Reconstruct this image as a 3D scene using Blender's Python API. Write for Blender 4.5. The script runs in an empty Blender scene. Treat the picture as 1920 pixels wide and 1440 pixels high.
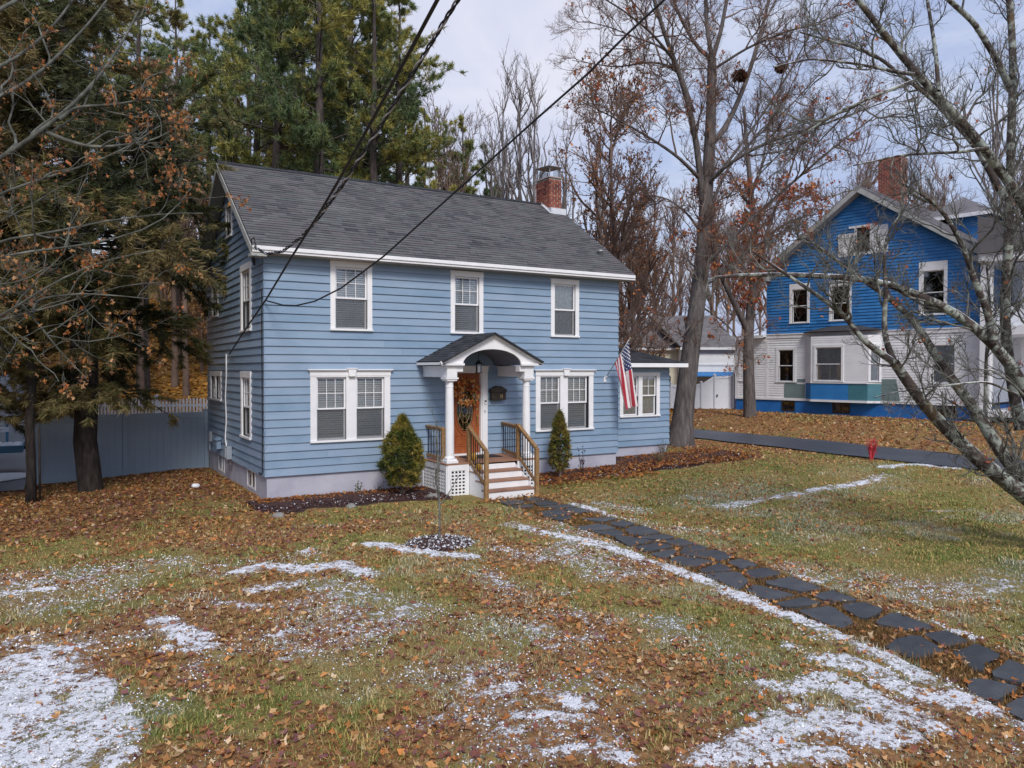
# A blue clapboard house on a frosty autumn lawn, built object by object.
import bpy, math, random
import numpy as np
R = math.radians
rng = np.random.default_rng(11)
random.seed(5)
scene = bpy.context.scene
col = scene.collection

# ---------------------------------------------------------------- node helpers
def new_mat(name):
    m = bpy.data.materials.new(name); m.use_nodes = True
    nt = m.node_tree; b = nt.nodes['Principled BSDF']
    return m, nt, b
def N(nt, kind, **kw):
    n = nt.nodes.new(kind)
    for k, v in kw.items():
        if k in n.inputs: n.inputs[k].default_value = v
        else: setattr(n, k, v)
    return n
def ramp(nt, fac, stops):
    r = nt.nodes.new('ShaderNodeValToRGB')
    e = r.color_ramp.elements
    while len(e) < len(stops): e.new(0.5)
    for i, (p, c) in enumerate(stops):
        e[i].position = p; e[i].color = (c[0], c[1], c[2], 1)
    nt.links.new(fac, r.inputs[0])
    return r.outputs[0]
def math_node(nt, op, a, b=None, clamp=False):
    n = nt.nodes.new('ShaderNodeMath'); n.operation = op; n.use_clamp = clamp
    for i, v in enumerate((a, b)):
        if v is None: continue
        if isinstance(v, (int, float)): n.inputs[i].default_value = v
        else: nt.links.new(v, n.inputs[i])
    return n.outputs[0]
def mixc(nt, fac, a, b, mode='MIX'):
    n = nt.nodes.new('ShaderNodeMix'); n.data_type = 'RGBA'; n.blend_type = mode
    for sock, v in ((n.inputs[0], fac), (n.inputs[6], a), (n.inputs[7], b)):
        if isinstance(v, (int, float)): sock.default_value = v
        elif isinstance(v, tuple): sock.default_value = (v[0], v[1], v[2], 1)
        else: nt.links.new(v, sock)
    return n.outputs[2]
def noise(nt, scale, detail=4, rough=.55, vec=None, dist=0.0):
    n = nt.nodes.new('ShaderNodeTexNoise')
    n.inputs['Scale'].default_value = scale; n.inputs['Detail'].default_value = detail
    n.inputs['Roughness'].default_value = rough; n.inputs['Distortion'].default_value = dist
    if vec is not None: nt.links.new(vec, n.inputs['Vector'])
    return n.outputs[0]
def coords(nt, kind='Object', scale=None):
    t = nt.nodes.new('ShaderNodeTexCoord'); o = t.outputs[kind]
    if scale:
        mp = nt.nodes.new('ShaderNodeMapping'); mp.inputs['Scale'].default_value = scale
        nt.links.new(o, mp.inputs[0]); o = mp.outputs[0]
    return o
def attr(nt, name, what='Fac'):
    a = nt.nodes.new('ShaderNodeAttribute'); a.attribute_name = name
    return a.outputs[what]
def pm(name, cols, scale=6., detail=5, rough=.6, bump=0., bscale=None, rnd=0., stretch=None, metallic=0., spec=.4, dist=0., spread=(.32, .68), transl=0.):
    """a principled material whose colour wanders between cols by noise and by the per-face 'rnd' attribute"""
    m, nt, b = new_mat(name)
    vec = coords(nt, 'Object', stretch)
    f = noise(nt, scale, detail, .6, vec, dist)
    if len(cols) == 1: cols = [tuple(c*.9 for c in cols[0]), tuple(min(1, c*1.08) for c in cols[0])]
    lo, hi = spread
    mr = nt.nodes.new('ShaderNodeMapRange'); mr.inputs[1].default_value = lo; mr.inputs[2].default_value = hi
    nt.links.new(f, mr.inputs[0]); f = mr.outputs[0]
    if rnd > 0:
        f = math_node(nt, 'ADD', math_node(nt, 'MULTIPLY', f, 1-rnd), math_node(nt, 'MULTIPLY', attr(nt, 'rnd'), rnd))
    k = len(cols)
    c = ramp(nt, f, [(i/(k-1), cc) for i, cc in enumerate(cols)])
    nt.links.new(c, b.inputs['Base Color'])
    b.inputs['Roughness'].default_value = rough; b.inputs['Metallic'].default_value = metallic
    b.inputs['Specular IOR Level'].default_value = spec
    if bump:
        bn = nt.nodes.new('ShaderNodeBump'); bn.inputs['Strength'].default_value = bump; bn.inputs['Distance'].default_value = .02
        nt.links.new(noise(nt, bscale or scale*4, 6, .6, vec), bn.inputs['Height']); nt.links.new(bn.outputs[0], b.inputs['Normal'])
    return m
def leaf_mat(name, rough=.55, transl=.25):
    """colour comes from the per-face colour each leaf or needle clump was given"""
    m, nt, b = new_mat(name)
    c = attr(nt, 'col', 'Color')
    nt.links.new(c, b.inputs['Base Color']); b.inputs['Roughness'].default_value = rough
    b.inputs['Specular IOR Level'].default_value = .25
    if transl:
        t = nt.nodes.new('ShaderNodeBsdfTranslucent'); nt.links.new(c, t.inputs[0])
        ms = nt.nodes.new('ShaderNodeMixShader'); ms.inputs[0].default_value = transl
        nt.links.new(b.outputs[0], ms.inputs[1]); nt.links.new(t.outputs[0], ms.inputs[2])
        nt.links.new(ms.outputs[0], nt.nodes['Material Output'].inputs[0])
    return m
def glass_mat(name, tint=(.55, .62, .66), gloss=.12):
    m, nt, b = new_mat(name)
    tr = N(nt, 'ShaderNodeBsdfTransparent'); tr.inputs[0].default_value = (*tint, 1)
    gl = N(nt, 'ShaderNodeBsdfGlossy'); gl.inputs['Roughness'].default_value = .03
    gl.inputs[0].default_value = (.95, .97, 1, 1)
    fr = N(nt, 'ShaderNodeFresnel'); fr.inputs[0].default_value = 1.5
    fac = math_node(nt, 'ADD', fr.outputs[0], gloss, True)
    w = noise(nt, 1.3, 2, .5, coords(nt)); bn = nt.nodes.new('ShaderNodeBump'); bn.inputs['Strength'].default_value = .05
    nt.links.new(w, bn.inputs['Height']); nt.links.new(bn.outputs[0], gl.inputs['Normal'])
    ms = nt.nodes.new('ShaderNodeMixShader'); nt.links.new(fac, ms.inputs[0])
    nt.links.new(tr.outputs[0], ms.inputs[1]); nt.links.new(gl.outputs[0], ms.inputs[2])
    nt.links.new(ms.outputs[0], nt.nodes['Material Output'].inputs[0]); nt.nodes.remove(b)
    return m

# ---------------------------------------------------------------- objects
def tag(o, label=None, cat=None, group=None, kind=None):
    if label: o['label'] = label
    if cat: o['category'] = cat
    if group: o['group'] = group
    if kind: o['kind'] = kind
    return o
def thing(name, loc, label, cat, group=None, rz=0.):
    o = bpy.data.objects.new(name, None); col.objects.link(o)
    o.location = loc; o.rotation_euler = (0, 0, rz); o.empty_display_size = .2
    return tag(o, label, cat, group)
def root_of(o):
    while o.parent: o = o.parent
    return o
def link_mesh(name, me, mat, parent=None, loc=None, smooth=False):
    o = bpy.data.objects.new(name, me); col.objects.link(o)
    if mat: me.materials.append(mat)
    if parent: o.parent = parent
    elif loc is not None: o.location = loc
    if smooth and len(me.polygons): me.polygons.foreach_set('use_smooth', np.ones(len(me.polygons), dtype=bool))
    return o
def np_mesh(name, V, F, mat, parent=None, loc=None, colr=None, smooth=False, point_attrs=None):
    """V (n,3); F (m,3) or (m,4) or list of them; colr (m,3) one colour per face; verts in world space"""
    V = np.asarray(V, dtype=np.float64)
    off = np.zeros(3)
    if parent is not None: off = np.array(root_of(parent).location)
    elif loc is not None: off = np.array(loc)
    Fs = F if isinstance(F, list) else [F]
    Fs = [np.asarray(f, dtype=np.int32) for f in Fs if len(f)]
    me = bpy.data.meshes.new(name)
    nl = sum(f.size for f in Fs); nf = sum(len(f) for f in Fs)
    me.vertices.add(len(V)); me.vertices.foreach_set('co', (V-off).ravel())
    me.loops.add(nl); me.polygons.add(nf)
    me.loops.foreach_set('vertex_index', np.concatenate([f.ravel() for f in Fs]))
    tot = np.concatenate([np.full(len(f), f.shape[1], dtype=np.int32) for f in Fs])
    st = np.concatenate([[0], np.cumsum(tot)[:-1]]).astype(np.int32)
    me.polygons.foreach_set('loop_start', st)
    me.update(calc_edges=True)
    if colr is not None:
        a = me.attributes.new('col', 'FLOAT_COLOR', 'FACE')
        a.data.foreach_set('color', np.concatenate([np.asarray(colr), np.ones((nf, 1))], axis=1).astype(np.float32).ravel())
    for k, v in (point_attrs or {}).items():
        a = me.attributes.new(k, 'FLOAT', 'POINT'); a.data.foreach_set('value', np.asarray(v, dtype=np.float32))
    return link_mesh(name, me, mat, parent, loc, smooth)
class MB:
    """collects boxes, tubes and prisms; build() links them as ONE mesh object (verts in world space)"""
    def __init__(s): s.v = []; s.f = []; s.r = []
    def add(s, vs, fs, r=None):
        b = len(s.v); s.v += [tuple(map(float, v)) for v in vs]
        s.f += [tuple(i+b for i in f) for f in fs]
        r = random.random() if r is None else r
        s.r += [r]*len(fs)
    def box(s, x0, x1, y0, y1, z0, z1, r=None):
        s.add([(x0,y0,z0),(x1,y0,z0),(x1,y1,z0),(x0,y1,z0),(x0,y0,z1),(x1,y0,z1),(x1,y1,z1),(x0,y1,z1)],
              [(0,3,2,1),(4,5,6,7),(0,1,5,4),(1,2,6,5),(2,3,7,6),(3,0,4,7)], r)
    def obox(s, o, a, b, c, r=None):
        """box with a corner at o and edge vectors a, b, c"""
        o, a, b, c = (np.array(q, dtype=float) for q in (o, a, b, c))
        if np.dot(np.cross(a, b), c) < 0: a, b = b, a
        p = [o, o+a, o+a+b, o+b]; p += [q+c for q in p]
        s.add(p, [(0,3,2,1),(4,5,6,7),(0,1,5,4),(1,2,6,5),(2,3,7,6),(3,0,4,7)], r)
    def bar(s, p, q, w, h=None, up=(0,0,1), r=None):
        """rectangular bar from p to q, w across, h along up"""
        h = h or w; p = np.array(p, float); q = np.array(q, float); t = q-p; up = np.array(up, float)
        sd = np.cross(t, up); 
        if np.linalg.norm(sd) < 1e-6: sd = np.array((1., 0, 0))
        sd /= np.linalg.norm(sd); u = np.cross(sd, t); u /= np.linalg.norm(u)
        s.obox(p-sd*w/2-u*h/2, sd*w, t, u*h, r)
    def tube(s, pts, rad, n=8, cap=True, r=None):
        pts = [np.array(p, float) for p in pts]; m = len(pts)
        rad = [rad]*m if isinstance(rad, (int, float)) else rad
        vs = []; prev = None
        for i, p in enumerate(pts):
            t = pts[min(i+1, m-1)]-pts[max(i-1, 0)]; t = t/(np.linalg.norm(t)+1e-9)
            if prev is None:
                a = np.cross(t, (0, 0, 1)) if abs(t[2]) < .9 else np.cross(t, (1, 0, 0))
            else: a = prev-t*np.dot(prev, t)
            a = a/(np.linalg.norm(a)+1e-9); prev = a; b = np.cross(t, a)
            vs += [p+(a*math.cos(2*math.pi*k/n)+b*math.sin(2*math.pi*k/n))*rad[i] for k in range(n)]
        fs = [(i*n+k, i*n+(k+1) % n, (i+1)*n+(k+1) % n, (i+1)*n+k) for i in range(m-1) for k in range(n)]
        if cap: fs += [tuple(range(n))[::-1], tuple(range((m-1)*n, m*n))]
        s.add(vs, fs, r)
    def lathe(s, c, prof, n=16, r=None):
        """prof = [(radius, z)] turned round a vertical axis at c"""
        s.tube([(c[0], c[1], c[2]+z) for _, z in prof], [q for q, _ in prof], n, True, r)
    def prism(s, poly, d, r=None):
        """flat polygon (3-D points) pushed along vector d"""
        n = len(poly); d = np.array(d, float); p = [np.array(q, float) for q in poly]
        s.add(p+[q+d for q in p], [tuple(range(n))[::-1], tuple(range(n, 2*n))]+[(i, (i+1) % n, n+(i+1) % n, n+i) for i in range(n)], r)
    def blob(s, c, rx, ry, rz, seed=0, n=10, amp=.2, r=None):
        g = np.random.default_rng(seed); vs = []; m = n//2
        ph = g.random(6)*6.28
        for i in range(m+1):
            th = math.pi*i/m
            for k in range(n):
                a = 2*math.pi*k/n
                q = 1+amp*(math.sin(2*a+ph[0])*math.sin(th)*.5+math.sin(3*a+ph[1]+2*th)*.4*math.sin(th)+math.cos(3*th+ph[2])*.3)
                vs.append((c[0]+rx*q*math.sin(th)*math.cos(a), c[1]+ry*q*math.sin(th)*math.sin(a), c[2]+rz*q*math.cos(th)))
        fs = [(i*n+k, (i+1)*n+k, (i+1)*n+(k+1) % n, i*n+(k+1) % n) for i in range(m) for k in range(n)]
        s.add(vs, fs, r)
    def build(s, name, mat, parent=None, loc=None, smooth=False, bevel=0.):
        if not s.v: return None
        off = np.zeros(3)
        if parent is not None: off = np.array(root_of(parent).location)
        elif loc is not None: off = np.array(loc)
        me = bpy.data.meshes.new(name)
        me.from_pydata((np.array(s.v)-off).tolist(), [], s.f); me.update()
        a = me.attributes.new('rnd', 'FLOAT', 'FACE'); a.data.foreach_set('value', np.array(s.r, dtype=np.float32))
        o = link_mesh(name, me, mat, parent, loc, smooth)
        if bevel:
            md = o.modifiers.new('bevel', 'BEVEL'); md.width = bevel; md.segments = 1; md.limit_method = 'ANGLE'; md.angle_limit = R(40)
        if smooth == 'auto': 
            pass
        return o
def copy_tree(o, parent=None):
    c = o.copy(); col.objects.link(c)
    if parent: c.parent = parent
    for ch in o.children: copy_tree(ch, c)
    return c

# ---------------------------------------------------------------- terrain height and numpy noise
_tab = np.random.default_rng(99).random((256, 256))
def vnoise(x, y):
    xi = np.floor(x).astype(int); yi = np.floor(y).astype(int); fx = x-xi; fy = y-yi
    fx = fx*fx*(3-2*fx); fy = fy*fy*(3-2*fy)
    g = lambda a, b: _tab[a % 256, b % 256]
    return (g(xi, yi)*(1-fx)+g(xi+1, yi)*fx)*(1-fy)+(g(xi, yi+1)*(1-fx)+g(xi+1, yi+1)*fx)*fy
def fbm(x, y, s, oct=4, seed=0):
    x = np.asarray(x, float)*s+seed*17.3; y = np.asarray(y, float)*s+seed*9.7; v = 0; a = .5; t = 0
    for k in range(oct):
        v = v+a*vnoise(x, y); t += a; x = x*2.03+5.1; y = y*2.03+7.7; a *= .55
    return v/t
def sstep(a, b, x):
    t = np.clip((np.asarray(x, float)-a)/(b-a), 0, 1); return t*t*(3-2*t)
def gz(x, y):
    x = np.asarray(x, float); y = np.asarray(y, float)
    z = .22*sstep(4, 13, x)*sstep(-6, 1, y)*(1-sstep(14.5, 17, x))+.2*sstep(13, 17, x)   # gentle rise towards the side wing and drive
    z = z+.42*sstep(21.3, 26, x)                                                          # bank in front of the neighbour
    z = z-.2*sstep(-.5, -5, x)*sstep(-2, 5, y)-.05*sstep(2, 7, y)*sstep(6, 1, x)
    hx = 1-.86*sstep(8, 24, x)
    hill = np.interp(y+.12*np.minimum(x, 0), [11.5, 15, 20, 28, 36, 47, 60, 85, 130, 300], [0, .55, 1.75, 3.7, 6.2, 9.3, 12.3, 16, 20, 28])
    far = 6*sstep(34, 120, y)*(1-hx)
    return z+hill*hx+far+.025*(fbm(x, y, .7, 3, 4)-.5)
def gz1(x, y): return float(gz(np.array([x]), np.array([y]))[0])
# traced limbs, cables and snow drifts, world metres
RIGHT_TREE_LIMBS=[([(10.0,-11.57,0.01),(9.52,-11.4,0.68),(9.05,-11.25,1.02),(8.46,-11.02,1.45),(8.01,-10.88,1.82),(7.53,-10.71,2.27),(7.18,-10.63,2.63),(6.83,-10.54,3.06)],0.1628,0.074),([(6.83,-10.54,3.06),(6.52,-10.42,3.26),(6.29,-10.34,3.43),(6.1,-10.29,3.69),(5.76,-10.15,3.96),(5.47,-10.04,4.15),(5.07,-9.86,4.42),(4.69,-9.7,4.68)],0.0555,0.0148),([(6.83,-10.54,3.06),(6.76,-10.44,3.38),(6.79,-10.39,3.71),(6.87,-10.37,4.14),(6.89,-10.31,4.61),(6.98,-10.29,5.03),(7.22,-10.38,5.37)],0.0518,0.0148),([(10.23,-11.47,-0.04),(9.86,-11.16,0.88),(9.59,-10.92,1.26),(9.42,-10.74,1.56),(9.29,-10.58,2.03),(9.15,-10.42,2.42),(8.98,-10.24,2.71),(8.81,-10.06,3.07),(8.72,-9.92,3.43),(8.55,-9.74,3.89),(8.24,-9.48,4.23),(7.91,-9.2,4.52),(7.55,-8.91,4.92),(7.13,-8.57,5.3)],0.148,0.0222),([(10.23,-11.47,-0.04),(9.85,-11.27,1.85),(9.36,-11.03,2.95),(8.97,-10.86,3.38),(8.67,-10.74,3.66),(8.25,-10.55,3.94),(7.7,-10.29,4.19),(7.04,-9.97,4.41),(6.15,-9.5,4.43),(5.45,-9.15,4.47),(4.81,-8.84,4.39)],0.148,0.0222),([(8.85,-10.92,3.38),(8.74,-10.89,3.91),(8.53,-10.81,4.27),(8.41,-10.79,4.58),(8.23,-10.72,5.0),(7.98,-10.61,5.41),(7.72,-10.5,5.65),(7.32,-10.31,5.85)],0.074,0.0185),([(10.23,-11.47,-0.04),(9.92,-11.37,3.76),(9.52,-11.26,5.37),(9.09,-11.17,5.65),(8.68,-11.09,6.0),(8.36,-11.06,6.37),(7.84,-10.91,6.77),(7.33,-10.77,7.17),(6.96,-10.72,7.33),(6.38,-10.53,8.01),(6.03,-10.48,8.23),(5.62,-10.4,8.61)],0.148,0.037),([(10.17,-10.7,1.92),(10.13,-10.61,2.5),(10.02,-10.47,3.81),(10.15,-10.48,4.92),(10.22,-10.45,5.97),(10.31,-10.43,6.91),(10.34,-10.39,7.66),(10.45,-10.4,7.96),(10.46,-10.34,8.81),(10.47,-10.29,9.46),(10.46,-10.21,10.23)],0.0962,0.0518),([(9.56,-10.71,5.8),(9.48,-10.54,6.22),(9.34,-10.32,6.79),(9.08,-10.04,7.24),(8.92,-9.82,7.64),(8.65,-9.54,7.95),(8.28,-9.19,8.46),(7.81,-8.79,8.68),(7.33,-8.38,8.91)],0.0666,0.0148),([(10.41,-10.36,7.84),(10.08,-10.29,8.33),(9.62,-10.15,8.92),(9.12,-9.99,9.25),(8.69,-9.88,9.55)],0.0592,0.037),([(8.28,-11.1,6.35),(7.81,-10.94,6.26),(7.29,-10.75,6.21),(6.85,-10.6,6.16),(6.49,-10.5,6.06),(6.06,-10.37,5.95)],0.0296,0.0111),([(7.24,-10.93,7.08),(7.35,-10.82,7.69),(7.41,-10.7,8.23),(7.48,-10.57,8.78)],0.0333,0.0222),([(6.93,-10.74,7.32),(6.43,-10.61,7.34),(5.89,-10.47,7.37),(5.24,-10.25,7.38),(4.66,-10.09,7.2)],0.0296,0.0089),([(6.93,-10.74,7.23),(6.34,-10.51,6.97),(5.71,-10.26,6.66),(5.09,-10.02,6.21),(4.61,-9.86,5.72)],0.0296,0.0089),([(10.04,-10.46,3.72),(10.19,-10.72,4.16),(10.35,-10.97,4.69)],0.037,0.0222),([(9.56,-10.95,5.68),(9.55,-11.16,6.33),(9.48,-11.33,7.12)],0.0518,0.037),([(9.55,-10.44,2.01),(9.67,-10.38,2.52),(9.79,-10.32,3.26),(9.97,-10.3,3.91),(10.02,-10.19,4.76)],0.037,0.0148),([(9.27,-11.08,2.55),(8.75,-10.88,2.77),(8.13,-10.63,2.71),(7.46,-10.34,2.64),(6.93,-10.15,2.52)],0.0222,0.0074)]
LEFT_TREE_LIMBS=[([(-6.89,-3.11,4.6),(-4.68,-4.32,5.95),(-4.02,-4.35,6.58),(-3.55,-4.27,7.18),(-3.38,-4.01,7.51),(-3.06,-3.84,8.13),(-2.81,-3.62,8.78)],0.0562,0.015),([(-4.16,-4.27,6.46),(-3.8,-4.32,6.33),(-3.49,-4.34,6.29),(-3.1,-4.42,6.37),(-2.68,-4.5,6.49),(-2.38,-4.51,6.72)],0.035,0.008),([(-3.95,-4.39,6.62),(-3.75,-4.3,6.87),(-3.21,-4.42,6.96),(-2.82,-4.44,7.11),(-2.52,-4.42,7.13)],0.03,0.008),([(-6.89,-3.11,4.0),(-4.66,-4.81,5.41),(-4.11,-4.84,5.66),(-3.55,-4.88,5.92),(-3.1,-4.85,6.2),(-2.64,-4.82,6.63)],0.0375,0.009),([(-6.89,-3.11,3.4),(-4.69,-4.34,4.86),(-4.04,-4.45,4.92),(-3.44,-4.52,5.19),(-2.87,-4.58,5.27),(-2.4,-4.58,5.42),(-2.0,-4.53,5.43)],0.0375,0.0075),([(-6.89,-3.11,3.1),(-4.67,-4.94,4.56),(-4.25,-4.99,4.59),(-3.65,-5.15,4.7),(-3.04,-5.32,4.88),(-2.62,-5.37,5.09),(-2.46,-5.27,5.33),(-2.25,-5.19,5.69)],0.0375,0.0075),([(-6.89,-3.11,2.6),(-4.61,-4.99,3.7),(-4.17,-5.01,4.09),(-3.78,-5.01,4.35),(-3.27,-5.08,4.59),(-2.76,-5.14,4.7)],0.0338,0.0075),([(-6.89,-3.11,2.5),(-4.61,-4.99,3.69),(-4.31,-4.87,3.74),(-3.83,-4.85,3.93),(-3.44,-4.77,4.11),(-3.01,-4.72,4.28),(-2.57,-4.68,4.29)],0.03,0.0067),([(-4.3,-5.06,3.73),(-4.26,-4.82,3.95),(-3.72,-4.88,4.05),(-3.15,-4.95,4.03),(-2.82,-4.89,4.01)],0.02,0.006),([(-4.42,-5.1,3.85),(-4.3,-4.98,3.69),(-3.95,-5.01,3.18),(-3.65,-5.01,2.83)],0.02,0.006),([(-6.89,-3.11,5.6),(-4.7,-3.7,7.04),(-4.37,-3.46,7.36),(-4.01,-3.22,7.87),(-3.48,-3.09,8.64),(-3.22,-2.79,9.19)],0.045,0.015),([(-6.89,-3.11,6),(-4.67,-4.3,7.27),(-4.28,-4.13,7.69),(-3.94,-3.94,8.23),(-3.64,-3.71,8.88)],0.045,0.015),([(-6.89,-3.11,7),(-4.66,-4.28,8.08),(-4.27,-3.92,8.63),(-3.85,-3.58,9.21)],0.045,0.0225),([(-6.89,-3.11,3.6),(-4.81,-3.33,5.19),(-4.46,-3.22,5.44),(-3.88,-3.24,5.93),(-3.43,-3.2,6.21)],0.0225,0.006)]
MAPLE_LIMBS=[([(14.78,2.59,0.16),(14.87,2.55,1.13),(15.01,2.5,2.44),(15.24,2.41,4.31),(15.44,2.32,5.8),(15.58,2.26,6.93),(15.63,2.26,8.42),(15.71,2.25,9.73),(15.83,2.2,10.91),(15.85,2.22,12.35),(15.89,2.23,13.84)],0.396,0.153),([(15.63,2.26,8.42),(15.3,2.2,9.67),(15.07,2.07,10.58),(14.62,2.08,12.14),(14.26,2.01,12.72),(13.85,1.98,13.43),(13.35,2.01,14.3),(12.97,1.97,15.24),(12.51,1.97,16.15)],0.132,0.0528),([(15.89,2.23,13.84),(15.31,2.29,14.06),(14.67,2.4,14.87),(14.22,2.39,15.54),(13.87,2.33,16.32)],0.0792,0.0396),([(15.89,2.23,13.84),(15.99,2.59,15.11),(16.21,2.87,16.22),(16.45,3.15,17.54)],0.0858,0.0528),([(15.89,2.23,13.84),(16.14,2.1,14.65),(16.36,2.0,15.9),(16.57,1.9,17.02)],0.0858,0.0528),([(15.83,2.2,10.85),(16.39,2.26,11.2),(17.11,2.25,12.39),(17.71,2.31,13.47),(18.19,2.42,14.38),(18.93,2.42,16.5),(19.47,2.52,18.06)],0.1122,0.0462),([(15.67,2.26,9.36),(15.55,1.57,9.75),(16.07,0.49,10.34),(16.55,-0.56,10.58),(16.97,-1.59,10.7),(17.43,-2.63,10.94),(17.78,-3.61,11.12)],0.0792,0.0132),([(15.55,2.27,6.55),(15.87,1.71,7.12),(16.68,0.86,8.29),(17.62,-0.06,9.43),(18.47,-0.93,10.46),(19.35,-1.82,11.36),(19.83,-2.49,12.0)],0.0792,0.0132),([(15.63,2.26,8.05),(16.54,2.45,9.69),(17.5,2.6,10.81),(19.17,2.34,12.18),(20.71,2.15,13.59),(22.13,2.04,15.05)],0.0726,0.0132),([(15.58,2.32,9.54),(14.98,2.1,9.66),(14.27,1.95,10.02),(13.31,1.94,10.38),(12.09,2.1,10.87),(11.04,2.15,11.14),(10.16,2.09,11.3)],0.0792,0.0132),([(14.95,2.16,11.81),(14.22,2.04,13.08),(13.08,2.14,13.19),(11.81,2.31,12.73),(10.84,2.31,12.67),(9.93,2.26,12.58)],0.066,0.0099),([(14.3,1.99,12.72),(14.19,2.67,14.01),(13.57,3.63,14.59),(12.92,4.62,15.28),(12.4,5.52,15.6)],0.0528,0.0099),([(13.68,1.79,13.24),(12.49,1.54,13.76),(11.23,1.33,14.05),(10.01,1.08,14.14)],0.0528,0.0198),([(15.94,2.2,13.47),(16.55,1.26,14.01),(17.25,0.27,14.34),(17.91,-0.7,14.47),(18.37,-1.56,14.6)],0.0528,0.0132),([(16.01,2.07,9.73),(16.59,1.51,10.79),(17.24,0.92,12.02),(17.88,0.34,13.42),(18.35,-0.15,14.79),(18.66,-0.54,15.78)],0.0594,0.0132),([(15.53,2.31,7.67),(15.47,2.94,8.52),(15.17,3.72,9.21),(14.66,4.61,9.42),(14.13,5.52,9.83)],0.0528,0.0099),([(15.14,2.24,4.67),(14.21,2.11,3.91),(13.35,1.94,3.62),(12.29,1.91,3.78),(11.62,1.63,3.51)],0.0396,0.0132),([(15.2,2.22,5.23),(15.91,2.06,4.87),(16.56,1.93,4.42),(17.14,1.84,3.67)],0.0396,0.0198),([(15.44,2.32,5.8),(15.68,1.6,6.12),(16.09,0.79,6.96),(16.47,-0.01,7.41),(16.96,-0.88,7.67)],0.0462,0.0099)]
SECOND_TREE_LIMBS=[([(25.45,9.04,0.6),(25.42,9.1,2.23),(25.4,9.16,4.33),(25.48,9.14,5.65),(25.7,9.05,7.23),(25.8,9.02,8.8),(25.69,9.13,10.65),(25.55,9.26,12.49),(25.45,9.35,14.07),(25.35,9.45,15.91)],0.3256,0.07),([(25.4,9.17,4.86),(24.72,9.13,5.75),(23.92,9.17,6.88),(23.25,9.12,7.86),(22.65,9.05,9.31),(22.15,8.91,10.74)],0.176,0.042),([(25.7,9.05,7.23),(26.08,8.86,9.07),(26.55,8.62,10.65),(27.24,8.25,12.49),(27.71,8.01,14.33)],0.1232,0.035),([(25.8,9.02,8.8),(25.78,8.27,9.48),(26.34,7.18,10.12),(26.86,6.09,10.24)],0.088,0.014),([(25.69,9.13,10.65),(25.34,9.75,12.04),(25.04,10.35,13.19),(24.83,10.89,14.36)],0.088,0.021),([(25.61,9.2,11.7),(26.38,9.16,13.1),(26.89,9.29,15.06),(27.41,9.41,16.79)],0.088,0.021)]
SERVICE_CABLE=[(-0.321,-0.526,5.579),(-0.273,-1.371,5.326),(-0.214,-2.419,5.248),(-0.145,-3.653,5.389),(-0.099,-4.474,5.59),(-0.044,-5.451,5.9),(0.027,-6.71,6.373),(0.087,-7.772,6.815),(0.122,-8.392,7.071),(0.146,-8.818,7.255),(0.167,-9.189,7.404)]
PHONE_CABLE=[(-0.067,3.696,3.357),(-0.349,0.35,3.848),(-0.616,-2.814,4.28),(-0.838,-5.459,4.726),(-1.009,-7.482,5.035),(-1.108,-8.664,5.247),(-1.224,-10.034,5.524),(-1.311,-11.076,5.744),(-1.38,-11.894,5.926)]
SPAN_CABLE=[(-0.015,-0.091,4.486),(0.177,-0.853,4.334),(0.314,-1.398,4.289),(0.496,-2.12,4.332),(0.736,-3.074,4.528),(1.078,-4.435,4.998),(1.377,-5.624,5.517),(1.702,-6.914,6.08),(1.982,-8.028,6.565),(2.226,-8.999,6.974),(2.4,-9.691,7.331),(2.53,-10.205,7.564)]
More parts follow.
